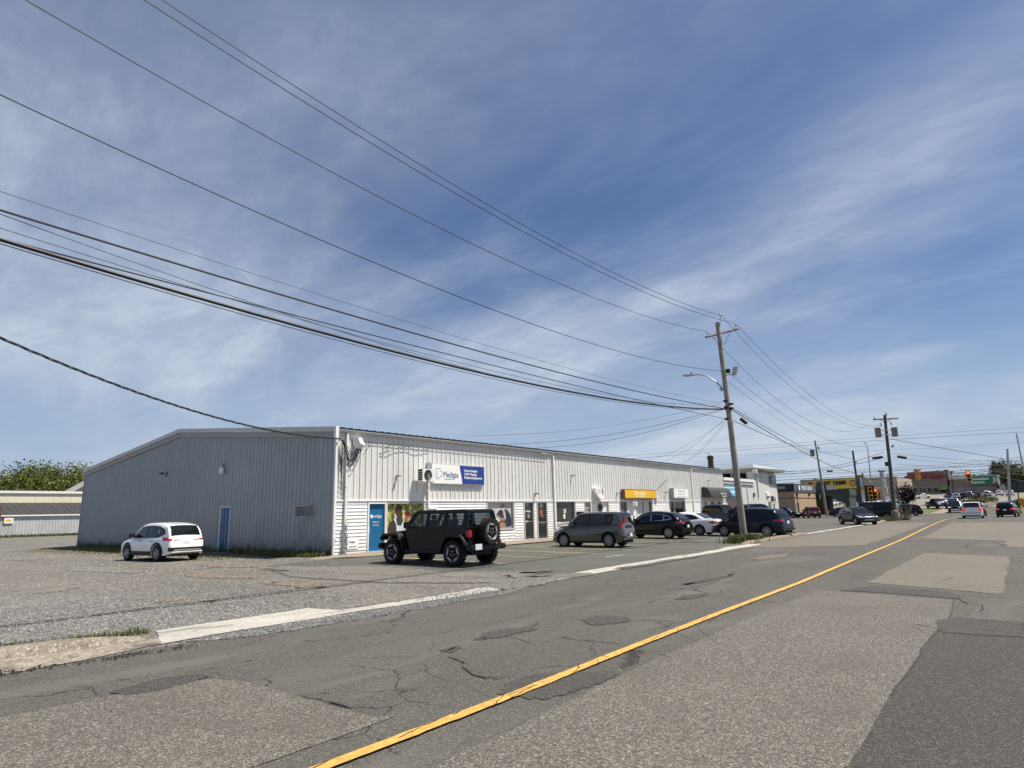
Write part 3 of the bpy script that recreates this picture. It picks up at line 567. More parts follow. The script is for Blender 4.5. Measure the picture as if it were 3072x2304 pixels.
# ------------------------------------------------------------------ the long commercial building
WX, Y0, Y1, HE, HS, XL = -23.39, 16.97, 64.4, 5.55, 2.42, -53.7
XR, HR = -38.6, 7.0
bld = thing('commercial_building', 'long metal-clad commercial building with grey gable end and white shop fronts', 'building', (XR, (Y0+Y1)/2, 0))
OPEN = [(18.8, 22.36, .10), (27.15, 29.6, .80), (30.55, 31.56, .10), (31.88, 32.98, .10), (33.93, 36.27, .85), (37.4, 40.75, .12), (42.45, 43.5, .12), (44.98, 47.75, .35), (51.1, 54.35, .3), (58.25, 59.45, .8), (60.3, 63.2, .13)]
wm = MB(); y = Y0+.05
for a, b, s in OPEN+[(Y1-.01, Y1, 0)]:
    if a > y: wm.box(WX-.25, WX-.03, y, a, -.1, HS)
    if s > .15 and b-a > .5: wm.box(WX-.25, WX-.03, a, b, -.1, s)
    y = b
wm.box(WX-.25, WX-.03, Y0+.05, Y1, HS, HE-.02)
wm.box(XL+.05, XL+.25, Y0+.05, Y1, -.1, HE)
wm.box(XL+.05, WX-.03, Y1-.25, Y1-.01, -.1, HE-.02)
wm.prism([(XL+.05, -.1), (WX-.27, -.1), (WX-.27, HE-.03), (XR, HR-.1), (XL+.05, HE-.1)], Y0+.05, Y0+.25, 'y')
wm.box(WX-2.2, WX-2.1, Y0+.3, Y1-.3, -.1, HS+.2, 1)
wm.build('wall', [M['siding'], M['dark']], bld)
fdn = MB(); fdn.box(XL, WX-.02, Y0-.0, Y0+.05, -.1, .02); fdn.build('foundation', M['walk'], bld)
# ribbed sheets
def rib_profile(width, rib=.33, d=.034, minor=True):
    """points (u, depth) over a width; one major rib each pitch and two faint ones"""
    o = []; n = round(width/rib)
    for i in range(n):
        b = i*rib; o += [(b, 0), (b+.10, 0)] 
        if minor: o += [(b+.112, .006), (b+.128, .006), (b+.14, 0), (b+.175, 0), (b+.187, .006), (b+.203, .006), (b+.215, 0)]
        o += [(b+rib-.07, 0), (b+rib-.052, d), (b+rib-.016, d), (b+rib-.001, 0)]
    return o+[(width, 0)]
def sheet_x(pr, z0, z1): # sheet on +X-facing wall, starts at y=0
    n = len(pr); return [(d, u, z0) for u, d in pr]+[(d, u, z1) for u, d in pr], [(i, i+1, n+i+1, n+i) for i in range(n-1)]
prX = rib_profile(.99)
sm = MB().add(*sheet_x(prX, HS+.03, HE-.05)).mesh('cladding_sheet', [M['clad']])
ny = int((Y1-Y0-.1)/.99)
for i in range(ny+1):
    yy = Y0+.06+i*.99; me = sm
    if i == ny: me = MB().add(*sheet_x(rib_profile(.66), HS+.03, HE-.05)).mesh('cladding_sheet', [M['clad']])
    if yy+.6 > Y1: continue
    o = obj('cladding_sheet', me, bld); o.location = Vector((WX+random.uniform(-.003, .003), yy, 0))-Vector(wl(bld))
def roofz(x): return pw(x, [(XL, HE-.06), (XR, HR), (WX, HE-.0)])
prY = rib_profile(1.32, .33, .03, False); xx = WX-.02; 
while xx > XL+.05:
    wdt = min(1.32, xx-XL); pr = [(u, d) for u, d in prY if u <= wdt]; n = len(pr)
    vs = [(xx-u, Y0-d, .03) for u, d in pr]+[(xx-u, Y0-d, roofz(xx-u)-.1) for u, d in pr]
    MB().add(vs, [(i+1, i, n+i, n+i+1) for i in range(n-1)]).build('cladding_sheet', M['gable'], bld); xx -= 1.32
# corner trims
MB().box(WX-.06, WX+.045, Y0-.045, Y0+.06, .02, HE-.05).build('corner_trim', M['siding'], bld)
MB().box(XL-.05, XL+.06, Y0-.04, Y0+.06, .02, HE-.1).build('corner_trim', M['gable'], bld)
MB().box(WX-.02, WX+.055, Y0+.06, Y1, HS-.02, HS+.04).build('transition_trim', M['siding'], bld)
# roof sheets
for side, (xa, xb_) in enumerate(((WX+.12, XR), (XR, XL-.12))):
    za = roofz(xa)+.06 if side == 0 else HR+.06; zb = HR+.06 if side == 0 else roofz(XL)+.04
    pr = rib_profile(.9, .45, .075, False); n = len(pr); vs = [(xa, u, za+d) for u, d in pr]+[(xb_, u, zb+d) for u, d in pr]
    me = MB().add(vs, [(i, i+1, n+i+1, n+i) for i in range(n-1)]).mesh('roof_sheet', [M['roof']])
    k = 0
    while Y0-.1+k*.9+.9 < Y1+.15:
        o = obj('roof_sheet', me, bld); o.location = Vector((0, Y0-.1+k*.9, 0))-Vector(wl(bld)); k += 1
# rake trims on the gable: upper flashing and recessed lower board
def rake(off0, off1, ya, yb, m, xr=WX+.1):
    t = MB()
    for xa, xb_, z0, z1 in ((xr, XR, roofz(WX)+.0, HR), (XR, XL-.1, HR, roofz(XL))):
        t.add([(xa, ya, z0+off0), (xb_, ya, z1+off0), (xb_, ya, z1+off1), (xa, ya, z0+off1), (xa, yb, z0+off0), (xb_, yb, z1+off0), (xb_, yb, z1+off1), (xa, yb, z0+off1)],
              [(0, 1, 2, 3), (7, 6, 5, 4), (3, 2, 6, 7), (0, 4, 5, 1), (0, 3, 7, 4), (1, 5, 6, 2)])
    t.build('rake_trim', m, bld)
rake(-.10, .13, Y0-.17, Y0+.0, M['trim']); rake(-.36, -.10, Y0-.10, Y0-.0, M['trimdark'])
MB().box(WX+.05, WX+.2, Y0-.19, Y0-.02, HE-.42, HE+.14).build('corner_cap', M['siding'], bld)
# gutter, in lengths with joints, and downspouts
gy = [Y0+.02, 24.6, 33.8, 43.5, 55.8, Y1+.1]
for a, b in zip(gy, gy[1:]):
    MB().prism([(WX+.04, HE-.09), (WX+.14, HE-.09), (WX+.19, HE-.0), (WX+.19, HE+.02), (WX+.04, HE+.02)], a+.006, b-.006, 'y').build('gutter', M['trim'], bld)
for y, zt, z0 in ((17.5, HE-.08, .1), (33.75, HE-.25, .35), (56.05, HE-.25, .3)):
    b = MB(); b.box(WX+.045, WX+.125, y-.05, y+.05, z0, zt)
    if y > 20:
        s = -1 if y < 40 else 1
        b.tube([(WX+.085, y, zt), (WX+.09, y+s*.15, zt+.1), (WX+.10, y+s*1.3, HE-.14), (WX+.11, y+s*1.35, HE-.08)], .045, 4)
    o = b.build('downspout', M['siding'], bld)
    for z in (1.2, 3.0, 4.6):
        MB().box(WX+.04, WX+.135, y-.07, y+.07, z, z+.03).build('bracket', M['trim'], o)
# clapboards between openings
def boards(ya, yb, z0, z1):
    z = z1; k = 0
    while z-z0 > .05:
        h = min(.155, z-z0)
        MB().add([(WX+.004, ya, z), (WX+.004, yb, z), (WX+.026, yb, z-h+.018), (WX+.026, ya, z-h+.018), (WX-.028, ya, z-h+.012), (WX-.028, yb, z-h+.012), (WX-.028, ya, z), (WX-.028, yb, z)],
                 [(0, 1, 2, 3)[::-1], (3, 2, 5, 4)[::-1], (0, 3, 4, 6), (2, 1, 7, 5), (6, 7, 1, 0)]).build('siding_board', M['siding'], bld); z -= h
y = Y0+.06
for a, b, s in OPEN+[(Y1, Y1, 0)]:
    zb = .13 if y > 18 else .1
    if a-.05 > y: boards(y, a-.05, zb, HS-.02)
    if s > .3: boards(a-.05, b+.05, zb, s-.06)
    y = b+.05
def door(y0, y1, z0, z1, m, frame=M['trim'], handle=True, fw=.07):
    d = MB(); d.box(WX-.11, WX-.06, y0+fw, y1-fw, z0+.06, z1-fw); o = d.build('door', m, bld)
    f = MB(); f.box(WX-.12, WX+.035, y0, y0+fw, z0, z1); f.box(WX-.12, WX+.035, y1-fw, y1, z0, z1); f.box(WX-.12, WX+.035, y0+fw, y1-fw, z1-fw, z1); f.box(WX-.14, WX+.05, y0+fw, y1-fw, z0, z0+.06)
    f.build('frame', frame, o)
    if handle: MB().box(WX-.06, WX-.0, y0+fw+.03, y0+fw+.07, z0+.85, z0+1.2).build('handle', M['steel'], o)
    return o
def window(y0, y1, z0, z1, m, fw=.06, mull=(), frame=M['trim'], sill=True):
    f = MB(); f.box(WX-.14, WX+.03, y0, y0+fw, z0, z1); f.box(WX-.14, WX+.03, y1-fw, y1, z0, z1); f.box(WX-.14, WX+.03, y0+fw, y1-fw, z1-fw, z1); f.box(WX-.14, WX+.045, y0+fw, y1-fw, z0, z0+fw)
    for q in mull: f.box(WX-.12, WX+.0, q-fw*.4, q+fw*.4, z0+fw, z1-fw)
    o = f.build('window', frame, bld); ed = [y0+fw]+list(mull)+[y1-fw]
    for a, b in zip(ed, ed[1:]): MB().box(WX-.115, WX-.10, a, b, z0+fw*.5, z1-fw*.5).build('pane', m, o)
    return o
D1 = door(18.8, 19.88, .10, 2.36, M['blue'], M['siding'])
W1 = window(19.9, 22.36, .45, 2.36, M['shopglass']); MB().box(WX-.2, WX-.02, 19.88, 22.36, .08, .45).build('stall_riser', M['siding'], bld)
W2 = window(27.15, 29.6, .80, 2.40, M['shopglass'], .07)
D2 = door(30.55, 31.56, .12, 2.4, M['shopglass']); D3 = door(31.88, 32.98, .10, 2.4, M['shopglass'])
W3 = window(33.93, 36.27, .85, 2.42, M['shopglass'], .07)
D4 = door(37.4, 38.25, .12, 2.4, M['shopglass']); D5 = window(38.25, 40.75, .12, 2.42, M['white'], .09)
D6 = door(42.45, 43.5, .12, 2.42, M['shopglass']); W4 = window(44.98, 47.75, .35, 2.5, M['shopglass'], .06, (46.3,))
W5 = window(51.1, 54.35, .3, 2.55, M['shopglass'], .08, (52.1,)); W6 = window(58.25, 59.45, .8, 2.5, M['shopglass']); D7 = door(60.3, 61.4, .13, 2.5, M['shopglass'], handle=False); W7 = window(61.4, 63.2, .13, 2.5, M['shopglass'])
# flat print on doors and windows
def flat(parent, shapes, x, name='print'):
    """shapes: list of (poly in (y,z), colour key) laid 1 mm apart"""
    for i, (p, m) in enumerate(shapes):
        n = len(p); MB().add([(x+i*.0012, a, b) for a, b in p], [tuple(range(n))]).build(name, m, parent)
def ell(cy_, cz, ry, rz, n=14, a0=0): return [(cy_+ry*math.cos(a0+2*math.pi*i/n), cz+rz*math.sin(a0+2*math.pi*i/n)) for i in range(n)]
def fm(name, col): return mat(name, col, .5)
skin = fm('print_skin', (.33, .17, .12)); skind = fm('print_dark_skin', (.05, .035, .032)); coat_b = fm('print_brown_coat', (.045, .03, .025)); navy = fm('print_navy', (.02, .025, .045))
fleece = fm('print_white_fleece', (.55, .57, .6)); beanie = fm('print_maroon', (.07, .015, .022)); redhat = fm('print_red', (.45, .05, .04)); greyj = fm('print_grey_jacket', (.14, .16, .19)); beard = fm('print_grey_beard', (.5, .48, .45))
jeans = fm('print_jeans', (.03, .04, .07)); scarf = fm('print_scarf', (.45, .40, .40))
def foliage_print():
    m = bpy.data.materials.new('print_foliage'); m.use_nodes = True; n = m.node_tree.nodes; l = m.node_tree.links
    t = n.new('ShaderNodeTexCoord'); x = nd(n, 'ShaderNodeTexNoise', Scale=4.5, Detail=8.0, Roughness=.7); l.new(t.outputs['Object'], x.inputs['Vector'])
    r = n.new('ShaderNodeValToRGB'); e = r.color_ramp.elements; e[0].position = .36; e[0].color = (.02, .035, .015, 1); e[1].position = .66; e[1].color = (.75, .72, .45, 1)
    q = e.new(.46); q.color = (.12, .16, .03, 1); q = e.new(.54); q.color = (.40, .38, .08, 1); l.new(x.outputs[0], r.inputs[0]); l.new(r.outputs[0], n['Principled BSDF'].inputs['Base Color']); return m
foli = foliage_print(); greyp = mat('print_pale_grey', (.50, .51, .52), .5, var=.3, vs=1.5)
xg = WX-.096
a, b = 19.98, 22.28
def T1(pts): return [(a+(b-a)*u, .5+(2.28-.5)*v) for u, v in pts]
def E1_(u, v, ru, rv, n=14): return T1([(u+ru*math.cos(2*math.pi*i/n), v+rv*math.sin(2*math.pi*i/n)) for i in range(n)])
flat(W1, [(T1([(0, 0), (1, 0), (1, 1), (0, 1)]), foli),
          (T1([(.60, 0), (.55, .30), (.58, .5), (.66, .58), (.78, .56), (.86, .45), (.92, .25), (.95, 0)]), greyj), (T1([(.50, .0), (.47, .35), (.52, .52), (.6, .5), (.64, .2), (.62, 0)]), fm('print_grey_scarf', (.22, .2, .19))),
          (T1([(.02, 0), (.03, .35), (.10, .52), (.22, .60), (.36, .6), (.48, .5), (.52, .3), (.5, 0)]), coat_b),
          (T1([(.30, .02), (.27, .45), (.20, .60), (.26, .68), (.36, .60), (.48, .58), (.53, .3), (.55, .06)]), fleece),
          (E1_(.355, .72, .085, .16), skind), (T1([(.26, .62), (.30, .44), (.40, .42), (.46, .55), (.44, .62)]), skind), (T1([(.22, .74), (.24, .92), (.31, .99), (.38, .97), (.43, .88), (.42, .80)]), beanie),
          (E1_(.60, .63, .065, .11), skin), (T1([(.525, .66), (.53, .74), (.58, .80), (.65, .78), (.68, .70), (.67, .66)]), redhat), (T1([(.57, .575), (.60, .565), (.63, .575), (.60, .59)]), fleece)], xg)
a2, b2 = 27.25, 29.5
def T2(pts): return [(a2+(b2-a2)*u, .9+(2.32-.9)*v) for u, v in pts]
def E2_(u, v, ru, rv, n=14): return T2([(u+ru*math.cos(2*math.pi*i/n), v+rv*math.sin(2*math.pi*i/n)) for i in range(n)])
flat(W2, [(T2([(0, 0), (1, 0), (1, 1), (0, 1)]), greyp), (T2([(.42, .02), (.46, .25), (.6, .32), (.8, .28), (.92, .1), (.92, .02)]), jeans),
          (T2([(.35, .50), (.48, .70), (.62, .75), (.8, .72), (.93, .55), (.98, .3), (.97, .05), (.8, .1), (.74, .3), (.55, .28), (.52, .45), (.42, .42)]), navy),
          (T2([(.34, .50), (.42, .44), (.56, .30), (.70, .28), (.76, .36), (.70, .42), (.58, .40), (.46, .50), (.4, .55)]), skin), (T2([(.42, .02), (.50, .22), (.66, .24), (.74, .14), (.72, .02)]), skin),
          (T2([(.62, .7), (.68, .75), (.74, .6), (.76, .35), (.70, .36), (.66, .5)]), scarf),
          (E2_(.63, .85, .085, .125), skin), (T2([(.57, .80), (.58, .72), (.64, .68), (.70, .74), (.70, .81), (.64, .78)]), beard)], xg)
MB().box(WX-.058, WX-.056, 18.88, 19.80, 1.0, 1.001).build('kick_line', M['blue'], D1)
text('medigas', .15, (WX-.055, 19.42, 1.72), '+X', M['white'], D1, .52); text('Please use', .07, (WX-.055, 19.33, 1.46), '+X', M['white'], D1, .36); text('other door', .07, (WX-.055, 19.33, 1.32), '+X', M['white'], D1, .36)
cross_ = [(19.0, 1.68), (19.0, 1.76), (19.04, 1.76), (19.04, 1.81), (19.11, 1.81), (19.11, 1.76), (19.15, 1.76), (19.15, 1.68), (19.11, 1.68), (19.11, 1.63), (19.04, 1.63), (19.04, 1.68)]
flat(D1, [(cross_, M['white'])], WX-.055)
def note(parent, y0, y1, z0, z1, m=None): return MB().box(WX-.098, WX-.092, y0, y1, z0, z1).build('notice', m or M['white'], parent)
text('22', .14, (WX-.055, 31.0, 2.2), '+X', M['white'], D2); text('medigas', .12, (WX-.055, 31.02, 1.82), '+X', M['white'], D2, .6)
MB().box(WX-.058, WX-.053, 31.0, 31.17, 1.4, 1.62).build('notice', M['trimdark'], D2); MB().box(WX-.058, WX-.053, 30.75, 31.05, 1.12, 1.26).build('notice', M['lotyellow'], D2)
MB().box(WX-.06, WX-.03, 30.63, 31.48, 1.18, 1.22).build('push_bar', M['steel'], D2); MB().box(WX-.06, WX-.03, 31.96, 32.9, 1.1, 1.14).build('push_bar', M['steel'], D3)
text('20', .2, (WX-.055, 32.42, 2.17), '+X', M['white'], D3, bold=.004); fx = fm('fox_orange', (.45, .13, .04))
flat(D3, [([(32.36, 1.85), (32.30, 1.75), (32.36, 1.62), (32.42, 1.5), (32.52, 1.42), (32.62, 1.4), (32.52, 1.55), (32.50, 1.68), (32.54, 1.8), (32.46, 1.93), (32.40, 1.9)], fx)], WX-.055)
note(W3, 35.0, 35.25, 1.66, 1.9); note(W3, 34.95, 35.15, 1.28, 1.6); text('wellness by design', .12, (WX-.09, 35.05, 1.04), '+X', M['white'], W3, 1.9, bold=.006)
flat(W3, [(ell(35.12, 1.78, .05, .07), M['dark'])], WX-.09)
cur = mat('grey_curtain', (.16, .16, .17), .8)
for q in (34.3, 34.6, 35.6, 35.95): MB().add([(WX-.35, q+i*.05, z) for z in (.9, 2.4) for i in range(5)], [(i, i+1, i+6, i+5) for i in range(4)]).build('curtain', cur, W3)
for k, (q0, q1, z) in enumerate(((37.5, 38.15, 2.2), (37.5, 38.15, 1.95), (37.55, 38.1, 1.7))): MB().box(WX-.058, WX-.05, q0, q1, z-.09, z+.09).build('poster', M['trimdark'], D4)
text('18', .13, (WX-.055, 42.97, 1.75), '+X', M['white'], D6); text('HOURS', .06, (WX-.055, 42.97, 1.5), '+X', M['white'], D6)
cw = mat('pale_curtain', (.55, .60, .60), .8, var=.1, vs=3)
for W_, q0, q1, z0, z1 in ((W4, 45.08, 46.2, .4, 2.45), (W4, 46.4, 47.4, .4, 2.45), (W7, 61.6, 62.3, .3, 2.4), (W6, 58.5, 59.2, .9, 2.4)):
    n = int((q1-q0)/.07); MB().add([(WX-.095+.02*(i % 2), q0+i*.07, z) for z in (z0, z1) for i in range(n+1)], [(i, i+1, n+2+i, n+1+i) for i in range(n)]).build('curtain', cw, W_)
for k in range(5): MB().box(WX-.35, WX-.3, 52.4+k*.35, 52.5+k*.35, .9+.1*(k % 2), 2.2).build('display', M['trimdark'], W5)
# gable door
gd_ = MB().box(-33.10, -32.25, Y0-.02, Y0+.0, .08, 2.34).build('door', M['blue'], bld)
f = MB(); f.box(-33.26, -33.12, Y0-.07, Y0, .02, 2.46); f.box(-32.23, -32.12, Y0-.07, Y0, .02, 2.46); f.box(-33.12, -32.23, Y0-.07, Y0, 2.36, 2.46); f.box(-33.12, -32.23, Y0-.09, Y0, .0, .07); f.build('frame', M['trim'], gd_)
MB().tube([(-32.35, Y0-.02, 1.1), (-32.35, Y0-.09, 1.1)], .035, 8).build('handle', M['steel'], gd_)
st = MB()
for x, z, h in ((-24.05, 3.2, 1.4), (-25.6, .5, 1.1), (-24.9, 3.6, .6), (-25.9, .9, .5), (-47.5, .75, .12)): st.box(x, x+.025, Y0-.034, Y0-.031, z, z+h)
st.build('paint_run', M['trim'], bld)['kind'] = 'stuff'
# ------------------------------------------------------------------ things fixed to the building
def wall_pack(name, label, x, y, z, ang, body, lens):
    t = thing(name, label, 'lamp', (x, y, z), ang)
    MB().box(-.03, .03, -.08, .08, -.1, .1).build('back_plate', M['trimdark'], t, world=False)
    MB().tube([(0, 0, 0), (.16, 0, .04)], .025, 6).build('arm', M['trimdark'], t, world=False)
    t.scale = (.7, .8, .7)
    MB().prism([(.14, -.02), (.34, -.0), (.34, .05), (.12, .09)], -.09, .09, 'y').build('housing', body, t, world=False)
    MB().box(.16, .32, -.07, .07, -.04, -.01).build('lens', lens, t, world=False); return t
jar = mat('glass_jar', (.8, .82, .84), .1)
j = thing('jar_lamp', 'round glass jar lamp above the blue gable door', 'lamp', (-33.15, Y0-.03, 4.3))
MB().tube([(.0, -.02, .18), (.28, -.02, .18)], .015, 6).build('conduit', M['steel'], j, world=False); MB().lathe([(.02, .42), (.06, .40), (.075, .25), (.09, .2)], (0, -.14, 0), n=12).build('cap', M['steel'], j, smooth=40, world=False); MB().lathe([(.085, .2), (.13, .12), (.14, -.05), (.12, -.14), (0, -.15)], (0, -.14, 0), n=14).build('globe', jar, j, smooth=50, world=False)
t = wall_pack('floodlight', 'small grey floodlight high on the left part of the gable', -40.15, Y0-.05, 4.55, math.radians(-120), M['black'], M['steel']); t.scale = (1.0, 1.2, 1.1)
wall_pack('wall_lamp', 'lamp on the cream wall left of the outdoor heat pump', WX+.05, 20.5, 3.6, 0, M['trimdark'], M['porc'])
wall_pack('wall_lamp', 'lamp high on the wall right of the long downspout', WX+.05, 35.9, 4.1, .4, M['trimdark'], M['steel'])
wall_pack('wall_lamp', 'dark lamp over the door numbered 20', WX+.05, 31.7, 2.85, 0, M['black'], M['jar'] if 'jar' in M else jar)
wall_pack('wall_lamp', 'lamp left of the yellow sign', WX+.05, 42.0, 3.0, 0, M['steel'], M['steel'])
wall_pack('wall_lamp', 'lamp above the black awning', WX+.05, 60.2, 4.4, 0, M['steel'], M['steel'])
wall_pack('wall_lamp', 'lamp between the yellow sign and the white box sign', WX+.05, 50.4, 3.15, 0, M['trimdark'], M['steel'])
wa = thing('window_air_conditioner', 'grey air conditioner box let into the gable wall', 'air conditioner', (-25.4, Y0, 2.0))
MB().box(-.38, .38, -.36, 0, -.22, .26).build('casing', M['trimdark'], wa, world=False); g = MB()
for k in range(7): g.box(-.34, .34, -.375, -.36, -.18+k*.06, -.15+k*.06)
g.build('grille', M['black'], wa, world=False); MB().box(-.45, .45, -.04, 0, -.28, .32).build('mounting_frame', M['steel'], wa, world=False)
wb2 = thing('window_air_conditioner', 'small white air conditioner beside the door numbered 18', 'air conditioner', (WX, 44.3, 2.2))
MB().box(0, .3, -.32, .32, -.16, .18).build('casing', M['white'], wb2, world=False); MB().box(.3, .31, -.25, .1, -.12, .14).build('grille', M['trimdark'], wb2, world=False)
def heat_pump(label, x, y, z, s=1):
    t = thing('heat_pump', label, 'heat pump', (x, y, z))
    MB().box(.22*s, .56*s, -.45*s, .45*s, 0, .62*s).build('casing', M['siding'], t, world=False)
    g = MB(); g.lathe([(0, .0), (.255*s, 0), (.255*s, .012), (.27*s, .012)], (.562*s, -.08*s, .31*s), 'x', 24, 0)
    for k in range(5): g.lathe([(.05*s*(k+1), .018), (.05*s*(k+1)+.006, .022)], (.562*s, -.08*s, .31*s), 'x', 24, 1)
    for k in range(12):
        q = math.pi*2*k/12; g.tube([(.582*s, -.08*s, .31*s), (.582*s, (-.08+.25*math.cos(q))*s, (.31+.25*math.sin(q))*s)], .004, 3, 1)
    g.build('fan_grille', [M['black'], M['steel']], t, world=False)
    g = MB(); g.box(.24*s, .54*s, -.465*s, -.45*s, .03, .59*s)
    for k in range(5): g.box(.23*s, .55*s, -.475*s, -.465*s, .03+.11*s*k, .05+.11*s*k, 1)
    g.build('side_grille', [M['black'], M['siding']], t, world=False)
    for q in (-.3, .3):
        b = MB(); b.box(.03, .6*s, q*s-.02, q*s+.02, -.05, -.01); b.box(.03, .07, q*s-.02, q*s+.02, -.5*s, -.01); b.tube([(.05, q*s, -.45*s), (.5*s, q*s, -.04)], .018, 4); b.build('bracket', M['siding'], t, world=False)
    return t
heat_pump('white outdoor heat pump unit on brackets beside the long blue and white sign', WX, 22.15, 3.36)
lh = MB(); lh.box(WX+.04, WX+.11, 22.52, 22.62, 2.05, 4.0); lh.box(WX+.04, WX+.11, 22.62, 23.2, 2.02, 2.1); tag(lh.build('line_cover', M['siding']), 'white line cover running down from the heat pump', 'pipe cover')
eb = MB().box(WX+.03, WX+.14, 22.45, 22.7, 3.95, 4.35); tag(eb.build('junction_box', M['steel']), 'grey metal box behind the upper left of the long sign', 'box')
# main sign
def box_sign(name, label, y0, y1, z0, z1, d, face, side, off=.04, fr=.03):
    t = thing(name, label, 'sign', (WX+off, (y0+y1)/2, z0))
    MB().box(WX+off, WX+off+d, y0, y1, z0, z1).build('cabinet', side, t)
    MB().box(WX+off+d, WX+off+d+.008, y0+fr, y1-fr, z0+fr, z1-fr).build('face', face, t); return t, WX+off+d+.009
sw = mat('sign_white', (.82, .83, .84), .35); sb = mat('sign_navy', (.016, .05, .25), .35); slb = mat('sign_teal', (.06, .22, .36), .4); snav = mat('letter_navy', (.02, .07, .18), .4)
t, xf = box_sign('medigas_sign' if 0 else 'shop_sign', 'long white and navy sign beside the heat pump', 22.72, 26.82, 3.28, 4.32, .10, sw, M['trim'])
flat(t, [([(25.0, 3.31), (26.79, 3.31), (26.79, 4.29), (24.78, 4.29), (24.85, 4.0), (24.93, 3.7)], sb)], xf, 'navy_panel')
text('Medigas', .32, (xf+.003, 24.12, 3.77), '+X', snav, t, 1.12); text('A Linde company', .06, (xf+.003, 23.9, 3.55), '+X', slb, t, .55)
for i, s in enumerate(('Home Oxygen', 'CPAP Therapy', 'Medical Equipment')): text(s, .13, (xf+.003, (25.16+25.16+(1.05, 1.02, 1.45)[i])/2, 4.03-.19*i), '+X', sw, t, (1.05, 1.02, 1.45)[i], bold=.004)
lg = MB(); 
def bar(y0, y1, z0, z1): lg.add([(xf+.002, y0, z0), (xf+.002, y1, z0), (xf+.002, y1, z1), (xf+.002, y0, z1)], [(0, 1, 2, 3)])
for y0_, y1_, z0_, z1_ in ((22.98, 23.33, 4.06, 4.085), (23.31, 23.335, 3.94, 4.06), (23.31, 23.45, 3.92, 3.945), (23.43, 23.455, 3.70, 3.92), (23.31, 23.45, 3.68, 3.705), (23.31, 23.335, 3.56, 3.68), (22.98, 23.33, 3.535, 3.56),
                           (22.9, 23.12, 4.0, 4.02), (22.85, 23.2, 3.93, 3.95), (22.95, 23.15, 3.86, 3.88), (22.85, 23.2, 3.78, 3.80), (22.95, 23.1, 3.71, 3.73), (22.88, 23.2, 3.65, 3.67), (23.0, 23.2, 3.60, 3.615)): bar(y0_, y1_, z0_, z1_)
lg.build('emblem', slb, t)
ps = thing('notice_board', 'small white board on the siding left of the blue shop door', 'sign', (WX+.04, 17.98, .35))
MB().box(WX+.03, WX+.045, 17.68, 18.28, .33, .74).build('panel', sw, ps); text('Medigas', .09, (WX+.047, 17.93, .63), '+X', snav, ps, .34); text('PARKING ONLY', .05, (WX+.047, 17.98, .42), '+X', snav, ps, .4)
# white hood sign
hs = thing('hood_sign', 'white rounded hood sign with maroon stripe over the white panelled entry', 'sign', (WX+.05, 39.0, 2.54))
pf = [(38.54, 3.32), (39.62, 3.32), (39.62, 2.6), (39.4, 2.52), (39.1, 2.58), (38.8, 2.8), (38.6, 3.05)]
MB().prism(pf, WX+.04, WX+.3, 'x').build('panel', sw, hs); MB().prism([(39.35, 3.3), (39.5, 3.3), (39.55, 3.0), (39.5, 2.75), (39.4, 2.95)], WX+.3, WX+.305, 'x').build('stripe', M['red'], hs)
text('esthetics', .08, (WX+.305, 38.98, 3.18), '+X', M['trimdark'], hs, .5); text('studio', .08, (WX+.305, 39.02, 3.02), '+X', M['trimdark'], hs, .35)
wr = thing('wreath', 'dark round wreath hung on the white panelled entry', 'wreath', (WX-.08, 39.65, 1.95)); b = MB()
for i in range(420):
    q = U(0, 6.3); r_ = U(.0, .27); p = Vector((U(.0, .05), r_*math.cos(q)*1.3, r_*math.sin(q)*1.2)); d = Vector((U(-.02, .04), U(-.05, .05), U(-.05, .05))); e = Vector((0, d.z, -d.y))*.5
    b.add([p, p+d+e, p+d*2, p+d-e], [(0, 1, 2, 3)])
b.build('foliage', mat('wreath_dark', (.012, .014, .009), .8), wr, world=False)
mb = thing('post_box', 'black box on the siding by the narrow dark door', 'box', (WX+.03, 36.7, 1.3)); MB().box(0, .18, -.35, .35, 0, .42).build('casing', M['black'], mb, world=False)
ye = mat('sign_orange_yellow', (.80, .44, .008), .4); ybr = mat('sign_brown', (.12, .05, .03), .5)
t, xf = box_sign('shop_sign', 'long orange-yellow sign with white lettering over the curtained window', 42.6, 47.95, 2.60, 3.30, .32, ye, ybr, .04, .05)
crm_ = fm('letter_cream', (.85, .78, .45)); text('Dermalogy', .28, (xf+.003, 45.1, 3.02), '+X', crm_, t, 1.95, bold=.012); text('CENTRE', .15, (xf+.003, 45.1, 2.77), '+X', crm_, t, 1.6, bold=.006)
t, xf = box_sign('shop_sign', 'white box sign over the dark double window', 51.25, 54.35, 2.66, 3.52, .35, sw, M['trimdark'], .04, .04)
lpl = fm('letter_pale_grey', (.45, .5, .53)); text('HAIR', .17, (xf+.003, 52.5, 3.28), '+X', lpl, t, .9); text('BY', .17, (xf+.003, 53.4, 3.27), '+X', lpl, t, .5); text('SALON', .16, (xf+.003, 52.8, 3.02), '+X', lpl, t, 1.2); text('By appointment', .07, (xf+.003, 52.8, 2.8), '+X', fm('letter_lavender', (.45, .38, .48)), t, 1.9)
sc = thing('meter_box', 'pale meter box right of the orange-yellow sign', 'box', (WX+.03, 48.4, 2.55)); MB().box(0, .15, -.2, .25, 0, .35).box(.0, .12, -.1, .15, .35, .75).build('casing', M['clad'], sc, world=False)
MB()
cd = MB().tube([(WX+.04, 48.3, 3.2), (WX+.04, 51.0, 4.35)], .018, 4); tag(cd.build('cable', M['wireg']), 'slanting cable on the cladding above the meter box', 'cable')
